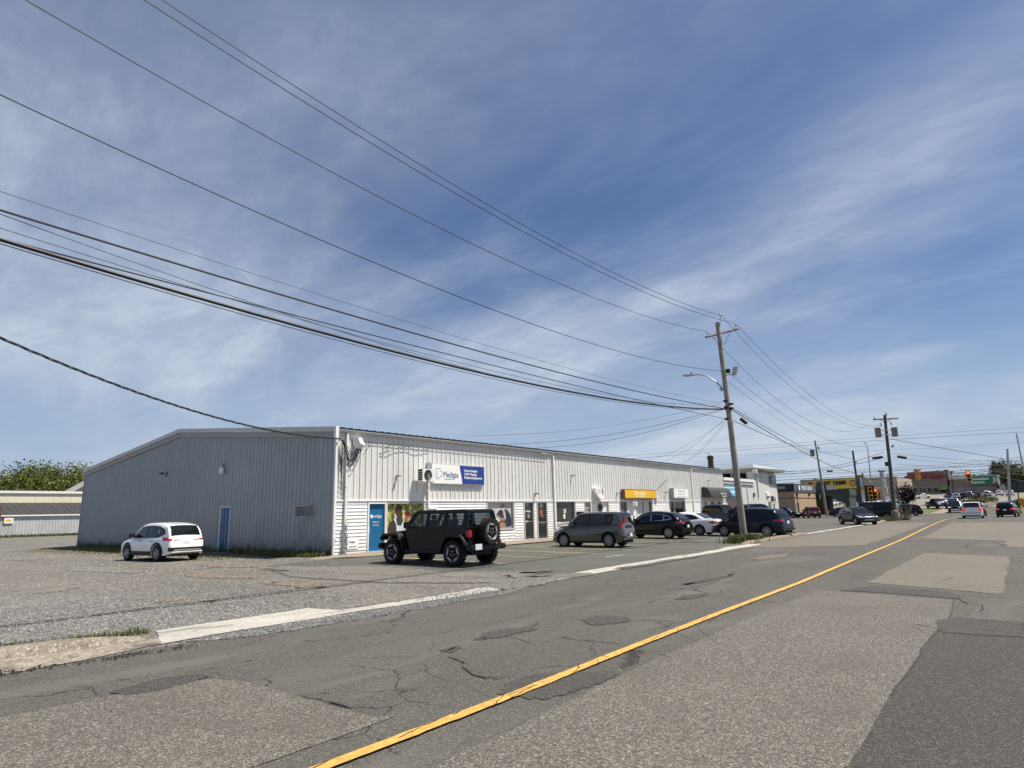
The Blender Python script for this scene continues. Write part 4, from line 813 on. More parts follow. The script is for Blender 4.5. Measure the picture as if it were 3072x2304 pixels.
# awning
aw = thing('awning', 'black curved fabric awning over the last shop door', 'awning', (WX+.05, 61.1, 2.75)); af = mat('black_awning_fabric', (.03, .03, .032), .7, var=.2, vs=3)
pr = [(0, 3.75), (.35, 3.72), (.6, 3.58), (.78, 3.3), (.9, 2.78), (.9, 2.72), (.84, 2.72), (.72, 3.25), (.55, 3.48), (.0, 3.6)]
MB().prism([(WX+.05+u, z) for u, z in pr], 58.3, 63.9, 'y').build('cover', af, aw, smooth=30)
for yy in (58.3, 63.86): MB().prism([(WX+.05, 3.6), (WX+.6, 3.45), (WX+.77, 3.25), (WX+.88, 2.76), (WX+.05, 2.76)], yy, yy+.04, 'y').build('end_panel', af, aw)
text('Nails & Lash', .2, (WX+.93, 61.6, 3.12), '+X', M['white'], aw, 1.5); text('Spasuite', .17, (WX+.965, 61.7, 2.88), '+X', M['white'], aw, 1.3)
# service entrance: mast, weatherhead box, drooping cables
se = thing('service_box', 'pale plastic junction hood with hanging black cables at the building corner', 'cable box', (WX+.05, 18.1, 4.8))
MB().add([(WX+.05, 17.85, 4.95), (WX+.05, 18.3, 4.95), (WX+.3, 18.35, 4.9), (WX+.35, 18.0, 5.0), (WX+.05, 17.8, 5.22), (WX+.05, 18.35, 5.22), (WX+.2, 18.2, 5.28), (WX+.28, 17.95, 5.24), (WX+.2, 18.15, 4.72), (WX+.1, 17.95, 4.72)],
         [(4, 5, 6, 7), (0, 4, 7, 3), (3, 7, 6, 2), (2, 6, 5, 1), (0, 3, 9), (3, 2, 8, 9), (2, 1, 8), (0, 9, 8, 1)]).build('hood', M['white'], se)
cbm = MB(); rn = random.Random(8)
for k in range(9):
    a = (WX+.1+rn.uniform(0, .1), 17.15+rn.uniform(0, .1), 5.1); b = (WX+.15, 17.9+rn.uniform(0, .4), 4.75); dz = rn.uniform(.4, 1.3)
    cbm.tube([(lerp(a[0], b[0], i/8)+.06*math.sin(i), lerp(a[1], b[1], i/8)+rn.uniform(-.03, .03), lerp(a[2], b[2], i/8)-dz*math.sin(math.pi*i/8)) for i in range(9)], .014, 5)
for k in range(4): cbm.tube([(WX+.1, 17.2+.05*k, 5.1-.15*k), (WX+.09, 17.12+.04*k, 4.4), (WX+.1, 17.2, 3.6-.25*k), (WX+.08, 17.42, 3.2-.2*k)], .012, 5)
cbm.build('hanging_cable', M['wire'], se)
cbm = MB(); cbm.tube([(WX+.07, 18.4, 5.13), (WX+.07, 22.5, 5.12), (WX+.07, 27, 5.09), (WX+.07, 33.0, 5.02)], .014, 5)
cbm.tube([(WX+.08, 20.0, 5.06), (WX+.1, 19.7, 4.85), (WX+.1, 19.5, 4.9), (WX+.1, 19.5, 4.75), (WX+.1, 19.8, 4.7), (WX+.1, 20.4, 4.95), (WX+.1, 21.1, 5.05), (WX+.1, 21.7, 4.88), (WX+.08, 22.6, 5.02)], .014, 5)
cbm.tube([(WX+.07, 18.5, 4.7), (WX+.07, 18.75, 4.9), (WX+.07, 18.7, 5.1)], .012, 5)
tag(cbm.build('wall_cable', M['wire']), 'black cable strung along the cladding under the gutter', 'cable')
# ------------------------------------------------------------------ vehicles
def paint(name, col, flake=.0, rough=.2):
    k = max(col) < .05; return mat('paint_'+name, col, rough, metal=flake, coat=.10 if k else .9, spec=.25 if k else .5)
TY = {}
def tyre_mesh(Rw, wd, knob=False):
    k = (Rw, wd, knob)
    if k in TY: return TY[k]
    b = MB(); h = wd/2; b.lathe([(Rw*.66, -h*.8), (Rw*.72, -h), (Rw*.93, -h*.98), (Rw, -h*.72), (Rw*1.004, 0), (Rw, h*.72), (Rw*.93, h*.98), (Rw*.72, h), (Rw*.66, h*.8)], axis='y', n=28)
    if knob:
        for i in range(26):
            q = 2*math.pi*i/26
            for s in (-1, 1):
                c_, s_ = math.cos(q), math.sin(q); c2, s2 = math.cos(q+.13), math.sin(q+.13); vs = []
                for rr in (Rw*.9, Rw*1.03):
                    for yy in (s*h*1.04, s*h*.45): vs += [(rr*c_, yy, rr*s_), (rr*c2, yy, rr*s2)]
                b.add(vs, [(0, 1, 5, 4), (2, 6, 7, 3), (4, 5, 7, 6), (0, 4, 6, 2), (1, 3, 7, 5)])
    TY[k] = b.mesh('tyre', [M['tyre']], 35); return TY[k]
RM = {}
M['rimdark'] = mat('dark_alloy', (.010, .010, .011), .6, spec=.3)
def rim_mesh(Rw, wd, style):
    k = (Rw, wd, style)
    if k in RM: return RM[k]
    b = MB(); r = Rw*.68; y = wd*.42
    b.lathe([(r*1.02, y), (r*.96, y+.012), (r*.90, y-.01), (r*.86, y-.06)], axis='y', n=28, mi=0)
    b.lathe([(r*.9, y-.07), (0.001, y-.075)], axis='y', n=20, mi=1)
    n, wf, we, col = {'ten': (10, .10, .14, 0), 'five': (5, .24, .17, 0), 'vee': (7, .22, .10, 0), 'steelcap': (9, .12, .14, 0), 'trail': (5, .5, .3, 1), 'dark': (8, .2, .16, 1), 'two': (6, .36, .16, 0)}[style]
    for i in range(n):
        q0 = 2*math.pi*i/n
        for dq in ((-.16, .16) if style in ('vee', 'two', 'ten') else (0,)):
            q = q0+dq*(10/n)*.5; q1 = q0+dq*(10/n)*.9; a = r*.12; c = r*.95; u0 = Vector((math.cos(q), 0, math.sin(q))); u1 = Vector((math.cos(q1), 0, math.sin(q1))); t = Vector((-math.sin(q), 0, math.cos(q)))
            yo = Vector((0, y-.005, 0)); yi = Vector((0, y-.06, 0)); ww = r*.5*(wf if dq == 0 else wf*.45); we_ = r*.5*(we if dq == 0 else we*.8)
            vs = [u0*a+t*ww*.6+yo*.96, u0*a-t*ww*.6+yo*.96, u1*c-t*we_+yo, u1*c+t*we_+yo, u0*a+t*ww+yi, u0*a-t*ww+yi, u1*c-t*we_*1.2+yi, u1*c+t*we_*1.2+yi]
            b.add(vs, [(0, 1, 2, 3), (0, 3, 7, 4), (1, 5, 6, 2)], col)
    if style == 'trail':
        for i in range(5):
            q = 2*math.pi*(i+.5)/5; vs = []
            for rr, dd in ((r*.98, .48), (r*.72, .25)):
                for s in (-1, 1): vs.append((rr*math.cos(q+s*dd), y+.006, rr*math.sin(q+s*dd)))
            b.add(vs, [(0, 1, 3, 2)], 0)
            q2 = q+.6; b.lathe([(.0, y+.01), (.018, y+.008), (.02, y-.02)], (r*.3*math.cos(q2), 0, r*.3*math.sin(q2)), 'y', 6, 0)
    b.lathe([(0.001, y), (r*.16, y-.002), (r*.19, y-.03)], axis='y', n=10, mi=1 if style in ('trail', 'dark') else 0)
    RM[k] = b.mesh('rim', [M['rim'], M['rimdark']], 30); return RM[k]
def car(label, cat, x, y, rz, S, pm, name='parked_car', group=None, hi=True, z=None):
    """body lofted from side profile + plan taper; S holds the shape of the kind"""
    t = thing(name, label, cat, (x, y, gz(x, y) if z is None else z), math.radians(rz), group)
    W, Rw = S['W'], S['R']; prof = S['prof']; xr, xf = prof[0][0], prof[-1][0]; wr, wf = S['axles']; sill = S.get('sill', .22); H = S['H']; Ra = Rw+S.get('gap', .07)
    gh = S['gh']; g0, g1 = gh[0][0], gh[-1][0]; rw = S.get('roofw', .76); tp = S.get('taper', .14); er = S.get('endr', .16)
    def hw(q):
        m = (q-(xf+xr)/2)/((xf-xr)/2); a = W/2*(1-tp*abs(m)**4); d = min(q-xr, xf-q)
        return a-(er*(1-d/.3)**2*.8 if d < .3 else 0)
    def zs(q): return pw(q, prof)
    def zb(q):
        z_ = sill+pw(q, [(xr, S.get('rl', .12)), (xr+.25, .0), (xf-.25, 0), (xf, S.get('fl', .04))])
        for a in (wr, wf):
            if abs(q-a) < Ra: z_ = max(z_, Rw+math.sqrt(max(0, Ra*Ra-(q-a)**2)))
        return z_
    KB = S.get('side', [(0, .955), (.14, .985), (.35, 1.0), (.6, .995), (.82, .97), (.93, .945), (1, .90)])
    belt = S['belt']
    def B(q, z_):
        lo = sill; u = (z_-lo)/max(.05, min(zs(q), 9)-lo); return hw(q)*pw(u, KB)
    xs = set([xr+(xf-xr)*i/44 for i in range(45)]+[p[0] for p in prof])
    for a in (wr, wf):
        for i in range(15): xs.add(a-Ra*math.cos(math.pi*i/14)*1.0)
        xs |= {a-Ra-.004, a+Ra+.004}
    xs = sorted(xs); b = MB(); vs = []; us = (0, .14, .35, .6, .82, .93, 1)
    for q in xs:
        z0, z1 = zb(q), zs(q); row = []
        for u in us: zz_ = z0+(z1-z0)*u; row.append((B(q, zz_), zz_))
        yy = row[-1][0]; cr_ = S.get('crown', .03)
        row += [(yy*.8, z1+cr_*.55), (yy*.4, z1+cr_*.95), (0, z1+cr_)]
        vs += [(q, -a, c) for a, c in row]+[(q, a, c) for a, c in reversed(row[:-1])]
    n = 2*len(row)-1; nx = len(xs)
    fs = [(i*n+j, i*n+j+1, (i+1)*n+j+1, (i+1)*n+j) for i in range(nx-1) for j in range(n-1)]
    fs += [(i*n+n-1, i*n, (i+1)*n, (i+1)*n+n-1) for i in range(nx-1)]+[tuple(range(n)), tuple(range((nx-1)*n, nx*n))[::-1]]
    b.add(vs, fs)
    b.build('body', pm, t, smooth=38, world=False)
    # greenhouse shell
    def gr(q): return pw(q, gh)
    yb_ = lambda q: hw(q)*.905
    def Sd(q, z_):
        bz = zs(q); return lerp(yb_(q), W/2*rw*(1-.05*abs((q-(g0+g1)/2)/((g1-g0)/2))**3), max(0, min(1, (z_-belt)/(H-belt))))
    gx = sorted(set([g0+(g1-g0)*i/30 for i in range(31)]+[p[0] for p in gh])); vs = []
    for q in gx:
        zt = max(gr(q), zs(q)-.03); z0 = zs(q)-.06; row = [(Sd(q, z0), z0)]
        zk = max(z0, zt-.05); row.append((Sd(q, lerp(z0, zk, .5)), lerp(z0, zk, .5))); row.append((Sd(q, zk), zk)); e = Sd(q, zt); row += [(e-.035, zt-.012), (e*.75, zt+.012), (e*.4, zt+.025), (0, zt+.03)]
        vs += [(q, -a, c) for a, c in row]+[(q, a, c) for a, c in reversed(row[:-1])]
    n = 2*len(row)-1; nx = len(gx)
    gb = MB().add(vs, [(i*n+j, i*n+j+1, (i+1)*n+j+1, (i+1)*n+j) for i in range(nx-1) for j in range(n-1)]+[tuple(range(n)), tuple(range((nx-1)*n, nx*n))[::-1]])
    gb.build('roof', S.get('roofm') or pm, t, smooth=38, world=False)
    # side glass (conforming panels) with dark surround
    def panel(poly, m, nm, off, sgn, parent=t):
        n = len(poly); cxp = sum(p[0] for p in poly)/n; czp = sum(p[1] for p in poly)/n
        vs = [(cxp, sgn*(Sd(cxp, czp)+off), czp)]+[(a, sgn*(Sd(a, c)+off), c) for a, c in poly]
        return MB().add(vs, [(0, i+1, (i+1) % n+1) if sgn < 0 else (0, (i+1) % n+1, i+1) for i in range(n)]).build(nm, m, parent, world=False)
    for sgn in (-1, 1):
        if S.get('surround'): panel(S['surround'], S.get('surm', M['black']), 'window_surround', .006, sgn)
        for w_ in S['wins']: panel(w_, M['glass'], 'side_window', .010, sgn)
    # windscreen and rear window over the sloped roof ends
    def screen(q0, q1, nm, ins=.10):
        vs = []; k = 6
        for i in range(k+1):
            q = lerp(q0, q1, i/k); zt = gr(q); e = Sd(q, zt)-ins*.9
            for j in range(7):
                v = -1+2*j/6; a = abs(v*e); cz = pw(a/max(.01, Sd(q, zt)), [(0, .03), (.4, .025), (.75, .012), (1, -.01)]); vs.append((q+(.006 if q0 > 0 else -.006), v*e, zt+cz+.008))
        return MB().add(vs, [(i*7+j, i*7+j+1, (i+1)*7+j+1, (i+1)*7+j) for i in range(k) for j in range(6)]).build(nm, M['glass'], t, smooth=60, world=False)
    screen(*S['ws'], 'windscreen'); screen(*S['rs'], 'rear_window')
    if hi:
        # wheel arch liners, underbody
        ub = MB(); ub.box(xr+.12, xf-.12, -W/2+.30, W/2-.30, sill-.04, Rw+Ra*.9)
        ub.build('underbody', M['dark'], t, world=False)
        if S.get('clad'):
            for a in (wr, wf):
                for sgn in (-1, 1):
                    vs = []; k = 16
                    for i in range(k+1):
                        q = math.pi*i/k*1.0; 
                        for rr in (Ra-.012, Ra+.065): 
                            X = a-rr*math.cos(q); Z = max(sill, Rw+rr*math.sin(q)); vs.append((X, sgn*(B(X, max(Z, sill+.1))+.012), Z))
                    MB().add(vs, [(2*i, 2*i+1, 2*i+3, 2*i+2) for i in range(k)]).build('arch_trim', M['black'], t, smooth=60, world=False)
        for sgn in (-1, 1):
            vs = []; q0, q1 = wr+Ra+.02, wf-Ra-.02; k = 8; hh = .17 if S.get('clad') else .07
            for i in range(k+1):
                q = lerp(q0, q1, i/k)
                for z_ in (sill-.01, sill+hh*.5, sill+hh): vs.append((q, sgn*(B(q, z_)+.012), z_))
            MB().add(vs, [(3*i+j, 3*i+j+1, 3*i+j+4, 3*i+j+3) for i in range(k) for j in range(2)]).build('sill_trim', M['black'], t, smooth=60, world=False)
        for sgn in (-1, 1):
            for q in S['seams']:
                vs = []
                for i in range(7):
                    z_ = lerp(max(zb(q), sill)+.1, zs(q)-.02, i/6); c_ = sgn*(B(q, z_)+.0015); vs += [(q-.006, c_, z_), (q+.006, c_, z_)]
                MB().add(vs, [(2*i, 2*i+1, 2*i+3, 2*i+2) for i in range(6)]).build('door_seam', M['dark'], t, world=False)
        for sgn in (-1, 1):
            for q in S['handles']:
                z_ = belt-.13; y_ = B(q, z_); MB().tube([(q-.09, sgn*(y_+.005), z_), (q-.06, sgn*(y_+.035), z_), (q+.06, sgn*(y_+.035), z_), (q+.09, sgn*(y_+.005), z_)], .013, 5).build('door_handle', S.get('hm') or pm, t, world=False)
            q = S['mirror']; y_ = yb_(q); mm = MB(); mm.prism([(q-.05, belt+.02), (q+.12, belt+.03), (q+.09, belt+.17), (q-.05, belt+.19)], sgn*(y_+.05), sgn*(y_+.26), 'y'); mm.box(q, q+.06, min(sgn*(y_-.02), sgn*(y_+.08)), max(sgn*(y_-.02), sgn*(y_+.08)), belt+.03, belt+.07)
            mm.build('mirror', S.get('mirm') or pm, t, smooth=30, world=False)
    def xend(z_, rear):
        best = xr if rear else xf
        pp = prof if rear else prof[::-1]
        for (a, c_), (a2, c2) in zip(pp, pp[1:]):
            if c_ <= z_ <= c2 and c2 > c_: return lerp(a, a2, (z_-c_)/(c2-c_))
        return best
    def wrap(rear, zlist, side, inn, m, nm, y1=None):
        """lamp that runs from the flank round onto the end"""
        for sgn in (-1, 1):
            vs = []; d = 1 if rear else -1; k = 8
            for z_, sl_, il in zlist:
                e = xend(z_, rear); yc = B(e+d*.1, z_)
                for s in (1, .6, .25): X = e+d*(.10+s*side*sl_); vs.append((X, sgn*(B(X, z_)+.011), z_))
                vs.append((e+d*.045, sgn*(yc-.008), z_)); vs.append((e-d*.006, sgn*(yc-.06), z_))
                for s in (.4, .7, 1): vs.append((e-d*.014, sgn*(yc-.06-s*inn*il), z_))
            n = 8; MB().add(vs, [(i*n+j, i*n+j+1, (i+1)*n+j+1, (i+1)*n+j) for i in range(len(zlist)-1) for j in range(n-1)]).build(nm, m, t, smooth=60, world=False)
    if 'tail' in S: wrap(True, *S['tail'], S.get('tailm', M['redlamp']), 'tail_light')
    if 'head' in S: wrap(False, *S['head'], M['clear'], 'headlight')
    if 'plate' in S:
        z_ = S['plate']; e = xend(z_, True); MB().box(e-.03, e-.012, -.15, .15, z_-.075, z_+.075).build('number_plate', M['plate'], t, world=False)
    for nm, rear, z0, z1, hy, m in S.get('bands', []):
        e = xend((z0+z1)/2, rear); d = -1 if rear else 1; vs = []
        for z_ in (z0, z1):
            e2 = xend(z_, rear)
            for j in range(7): v = -1+2*j/6; vs.append((e2+d*(.016-.05*abs(v)**3*(hy > .6)), v*hy, z_))
        MB().add(vs, [(j, j+1, j+8, j+7) for j in range(6)]).build(nm, m, t, smooth=60, world=False)
    # wheels
    tm = tyre_mesh(Rw, S.get('tw', .225), S.get('knob', False)); rm_ = rim_mesh(Rw, S.get('tw', .225), S['rim'])
    for a in (wr, wf):
        for sgn in (-1, 1):
            o = obj('wheel', tm, t); o.location = (a, sgn*(W/2-S.get('tw', .225)/2-.025), Rw); o.rotation_euler = (0, U(0, 1), 0 if sgn > 0 else math.pi)
            obj('rim', rm_, o)
    return t
def scale_prof(p, sx, sz): return [(a*sx, b*sz) for a, b in p]
SUV = dict(W=1.84, H=1.66, R=.35, axles=(-1.36, 1.34), sill=.27, belt=1.02, roofw=.72, clad=True,
    prof=[(-2.28, .42), (-2.29, .62), (-2.22, .74), (-2.17, .92), (-2.10, 1.02), (-1.9, 1.06), (0, 1.01), (.95, .97), (1.3, .95), (1.9, .86), (2.16, .74), (2.25, .62), (2.28, .40)],
    gh=[(-2.10, 1.02), (-1.96, 1.32), (-1.80, 1.50), (-1.66, 1.56), (-1.2, 1.63), (-.6, 1.66), (0, 1.655), (.3, 1.61), (.52, 1.53), (1.22, .955)],
    surround=[(-1.78, 1.18), (-1.62, 1.40), (-1.2, 1.51), (-.6, 1.55), (0, 1.54), (.32, 1.49), (1.0, 1.02), (.9, 1.0), (-1.3, 1.04)],
    wins=[[(-1.68, 1.20), (-1.55, 1.37), (-1.28, 1.46), (-1.22, 1.08)], [(-1.16, 1.08), (-1.20, 1.48), (-.6, 1.52), (-.30, 1.52), (-.28, 1.05)], [(-.20, 1.05), (-.22, 1.52), (.02, 1.51), (.30, 1.46), (.92, 1.03)]],
    ws=(.50, 1.12), rs=(-2.05, -1.80), seams=(-1.0, -.24, .95), handles=(-.85, .12), mirror=.72,
    tail=([(.82, .9, .8), (.88, 1, 1), (.98, .7, .8)], .30, .30), head=([(.66, .3, 1), (.74, .7, .9), (.80, 1, .5)], .35, .38), plate=.80,
    bands=[('bumper_trim', True, .42, .62, .82, M['black']), ('lower_grille', False, .40, .50, .6, M['black']), ('grille', False, .56, .72, .42, M['black'])], rim='vee')
def spec(base, **k): d = dict(base); d.update(k); return d
ESCAPE = spec(SUV, H=1.68, wheelcolor=1, side=[(0, .955), (.14, .985), (.35, .99), (.6, 1.0), (.82, .975), (.93, .94), (1, .89)], rs=(-2.07, -1.78),
    tail=([(.90, .9, 1.1), (.96, 1, 1.2), (1.03, .8, .9)], .32, .42), bands=[('rear_bumper', True, .44, .60, .84, M['black']), ('skid_plate', True, .46, .52, .6, M['rim']), ('grille', False, .56, .72, .42, M['black'])], rim='five')
SOUL = dict(W=1.80, H=1.61, R=.335, axles=(-1.22, 1.35), sill=.24, belt=1.03, roofw=.80, taper=.10, endr=.12,
    prof=[(-2.06, .40), (-2.08, .58), (-2.02, .72), (-1.97, .9), (-1.94, 1.02), (-1.8, 1.06), (0, 1.02), (1.0, 1.0), (1.5, .96), (1.85, .86), (2.02, .70), (2.08, .55), (2.08, .38)],
    gh=[(-1.94, 1.02), (-1.88, 1.3), (-1.80, 1.54), (-1.70, 1.585), (-1.2, 1.61), (-.2, 1.61), (.35, 1.585), (.55, 1.53), (1.20, .99)],
    surround=[(-1.42, 1.10), (-1.30, 1.06), (-1.14, 1.02), (.92, 1.03), (1.02, 1.04), (.38, 1.50), (0, 1.53), (-1.45, 1.51), (-1.50, 1.46)],
    wins=[[(-1.36, 1.15), (-1.16, 1.12), (-1.14, 1.42), (-1.40, 1.42)], [(-1.05, 1.09), (-1.07, 1.46), (-.24, 1.50), (-.22, 1.07)], [(-.14, 1.07), (-.16, 1.50), (.34, 1.46), (.90, 1.05)]],
    ws=(.56, 1.10), rs=(-1.925, -1.79), seams=(-1.02, -.18, .95), handles=(-.88, .0), mirror=.78,
    tail=([(.92, .45, .42), (1.0, .6, .5), (1.2, .7, .45), (1.42, .5, .35)], .0, .18), head=([(.72, .3, .8), (.82, .8, .9), (.90, 1, .4)], .30, .34), plate=.56,
    bands=[('rear_bumper', True, .40, .52, .80, M['black']), ('skid_plate', True, .46, .505, .55, M['rim']), ('boot_panel', True, .86, 1.0, .42, M['black']), ('grille', False, .42, .55, .6, M['black'])], rim='ten', fl=.02)
CX30 = spec(SUV, W=1.80, H=1.54, R=.345, axles=(-1.30, 1.355), sill=.26, belt=.98, roofw=.70,
    prof=[(-2.16, .40), (-2.19, .60), (-2.13, .74), (-2.12, .90), (-2.02, 1.00), (-1.8, 1.05), (-1, 1.02), (.2, .96), (1.0, .93), (1.4, .90), (1.95, .78), (2.14, .66), (2.2, .55), (2.2, .38)],
    gh=[(-2.02, 1.00), (-1.85, 1.18), (-1.6, 1.36), (-1.45, 1.43), (-.9, 1.51), (-.35, 1.54), (0, 1.53), (.3, 1.48), (.5, 1.40), (1.18, .92)],
    surround=[(-1.52, 1.13), (-1.36, 1.28), (-1.0, 1.39), (-.5, 1.43), (0, 1.42), (.3, 1.37), (.98, .98), (-.9, 1.03), (-1.4, 1.08)], surm=M['chrome'],
    wins=[[(-1.46, 1.13), (-1.34, 1.24), (-1.06, 1.34), (-1.04, 1.09)], [(-.98, 1.07), (-1.0, 1.36), (-.5, 1.41), (-.26, 1.41), (-.24, 1.02)], [(-.18, 1.02), (-.2, 1.40), (0, 1.395), (.29, 1.34), (.90, .995)]],
    ws=(.48, 1.08), rs=(-1.98, -1.58), seams=(-.96, -.21, .9), tail=([(.84, .8, .8), (.90, 1, 1), (.97, .6, .7)], .28, .36), plate=.70, rim='ten')
CX5 = spec(SUV, H=1.68, W=1.86, axles=(-1.33, 1.37), R=.36, surm=M['dark'], rim='two', tail=([(.88, .9, .9), (.94, 1, 1), (1.0, .5, .8)], .36, .36),
    prof=[(-2.25, .42), (-2.29, .62), (-2.22, .78), (-2.2, .92), (-2.12, 1.04), (-1.9, 1.09), (-1, 1.05), (0, 1.01), (.95, .98), (1.35, .96), (1.95, .85), (2.2, .70), (2.28, .55), (2.28, .40)],
    bands=[('bumper_trim', True, .40, .50, .80, M['black']), ('grille', False, .50, .74, .5, M['black'])], plate=.84)
RAV = spec(SUV, rim='steelcap', clad=False, tail=([(.86, .9, .8), (.95, 1, .8), (1.06, .7, .5)], .28, .28))
JETTA = dict(W=1.78, H=1.45, R=.32, axles=(-1.30, 1.35), sill=.20, belt=.94, roofw=.70, 
    prof=[(-2.28, .36), (-2.32, .58), (-2.28, .78), (-2.22, .95), (-2.1, .985), (-1.55, 1.0), (-1, .98), (0, .94), (.95, .92), (1.5, .86), (2.0, .74), (2.2, .62), (2.3, .5), (2.3, .34)],
    gh=[(-1.72, .99), (-1.2, 1.27), (-.95, 1.37), (-.6, 1.43), (-.1, 1.45), (.2, 1.42), (.4, 1.36), (1.15, .90)],
    surround=[(-1.28, 1.02), (-1.10, 1.20), (-.8, 1.30), (-.1, 1.345), (.2, 1.31), (.95, .96), (-.9, .98)],
    wins=[[(-1.2, 1.04), (-1.05, 1.18), (-.86, 1.25), (-.84, 1.02)], [(-.78, 1.01), (-.8, 1.27), (-.3, 1.32), (-.14, 1.32), (-.12, .99)], [(-.05, .99), (-.06, 1.33), (.2, 1.28), (.86, .975)]],
    ws=(.42, 1.06), rs=(-1.66, -1.0), seams=(-.9, -.1, .9), handles=(-.72, .2), mirror=.72, tail=([(.72, .7, .8), (.80, 1, 1), (.88, .8, .9)], .22, .34), head=([(.58, .4, 1), (.66, .9, .9), (.71, 1, .4)], .35, .34), plate=.55,
    bands=[('grille', False, .5, .62, .5, M['black'])], rim='steelcap')
VAN = dict(W=1.97, H=1.73, R=.34, axles=(-1.65, 1.42), sill=.24, belt=1.08, roofw=.78, taper=.08,
    prof=[(-2.55, .38), (-2.58, .58), (-2.52, .70), (-2.50, .95), (-2.46, 1.08), (-2.3, 1.10), (0, 1.06), (1.3, 1.02), (1.9, .92), (2.35, .76), (2.5, .6), (2.55, .38)],
    gh=[(-2.46, 1.08), (-2.40, 1.4), (-2.30, 1.64), (-2.2, 1.69), (-1.5, 1.73), (0, 1.73), (.5, 1.68), (1.6, .99)],
    surround=[(-2.2, 1.14), (-2.15, 1.55), (-1.5, 1.6), (.35, 1.58), (1.3, 1.09), (1.2, 1.08)],
    wins=[[(-2.1, 1.2), (-2.08, 1.5), (-1.2, 1.55), (-1.2, 1.17)], [(-1.1, 1.17), (-1.1, 1.55), (-.1, 1.56), (-.1, 1.13)], [(0, 1.13), (0, 1.56), (.34, 1.53), (1.2, 1.11)]],
    ws=(.55, 1.5), rs=(-2.45, -2.29), seams=(-1.2, -.05, 1.0), handles=(-1.0, .2), mirror=1.05, tail=([(.78, .4, .8), (.95, .5, 1.0), (1.08, .4, .8)], .1, .22), tailm=M['brakelit'], head=([(.62, .4, 1), (.74, .9, .9), (.8, 1, .4)], .35, .38), plate=.85,
    bands=[('bumper_step', True, .56, .62, .8, M['trimdark']), ('grille', False, .5, .66, .5, M['black'])], rim='steelcap')
PICK = dict(W=2.0, H=1.92, R=.40, axles=(-1.85, 1.80), sill=.40, belt=1.22, roofw=.78, taper=.06, gap=.10, crown=.01,
    prof=[(-2.88, .55), (-2.90, .72), (-2.84, .80), (-2.82, 1.30), (-2.7, 1.34), (-.75, 1.34), (-.7, 1.24), (0, 1.20), (1.15, 1.18), (2.2, 1.12), (2.62, 1.0), (2.74, .80), (2.76, .5)],
    gh=[(-.82, 1.24), (-.78, 1.6), (-.68, 1.82), (-.5, 1.90), (0, 1.92), (.4, 1.88), (.6, 1.80), (1.35, 1.17)],
    surround=[(-.62, 1.28), (-.58, 1.72), (-.4, 1.79), (.35, 1.77), (1.05, 1.25)],
    wins=[[(-.56, 1.30), (-.52, 1.70), (-.36, 1.76), (.02, 1.76), (.02, 1.28)], [(.10, 1.28), (.10, 1.76), (.34, 1.73), (.98, 1.27)]],
    ws=(.62, 1.25), rs=(-.815, -.69), seams=(-.72, .06, 1.1), handles=(-.5, .3), mirror=.95, tail=([(.90, .35, .5), (1.1, .35, .5), (1.28, .35, .5)], .1, .14), head=([(.82, .3, .9), (.95, .6, 1), (1.02, .8, .8)], .2, .34), plate=.65,
    bands=[('rear_bumper', True, .56, .72, .85, M['chrome']), ('grille', False, .62, .98, .55, M['chrome'])], rim='dark')
CAPV = spec(PICK, H=2.0, gh=[(-2.84, 1.34), (-2.78, 1.8), (-2.7, 1.93), (-1.5, 1.97), (-.3, 2.0), (.2, 1.98), (.5, 1.90), (.7, 1.82), (1.4, 1.17)], rs=(-2.835, -2.74),
    surround=[(-.60, 1.32), (-.58, 1.78), (.4, 1.82), (1.1, 1.26)], rim='steelcap')
SED_LO = spec(JETTA)
pblk = paint('black', (.0035, .0035, .004)); pwht = paint('white', (.78, .79, .80)); pgry = paint('warm_grey', (.075, .068, .06), .35); pblu = paint('slate_blue', (.016, .022, .034), .25)
psil = paint('silver', (.42, .44, .46), .4); pred = paint('dark_red', (.13, .006, .012), .2); pdbl = paint('navy', (.012, .018, .035), .2); ppur = paint('maroon', (.10, .03, .035), .3); pdgr = paint('steel_grey', (.016, .020, .027), .25)
# nearest row
car('white compact SUV parked on gravel against the grey gable wall', 'SUV', -31.27, 13.26, 183.5, spec(ESCAPE, mirm=M['black'], hm=M['black']), pwht)
car('charcoal boxy hatchback parked before the white panelled entry', 'car', -16.25, 26.75, 187, SOUL, pgry).scale = (.90, 1, 1)
car('glossy black crossover parked between the boxy hatchback and the white sedan', 'SUV', -17.25, 35.3, 179, CX30, pblk)
car('white sedan half hidden behind the slate SUV', 'car', -17.3, 39.9, 180, JETTA, pwht)
car('slate blue-grey SUV parked behind the near utility pole', 'SUV', -12.75, 39.2, 170, CX5, pblu)
car('black pickup truck with red tail light behind the white sedan', 'pickup truck', -18.3, 48.5, 78, PICK, pblk)
car('tall black SUV behind the slate SUV', 'SUV', -16.3, 51.5, 70, spec(SUV, H=1.95, rim='dark', gh=[(a, b if b < 1.1 else b*1.17) for a, b in SUV['gh']]), pblk)
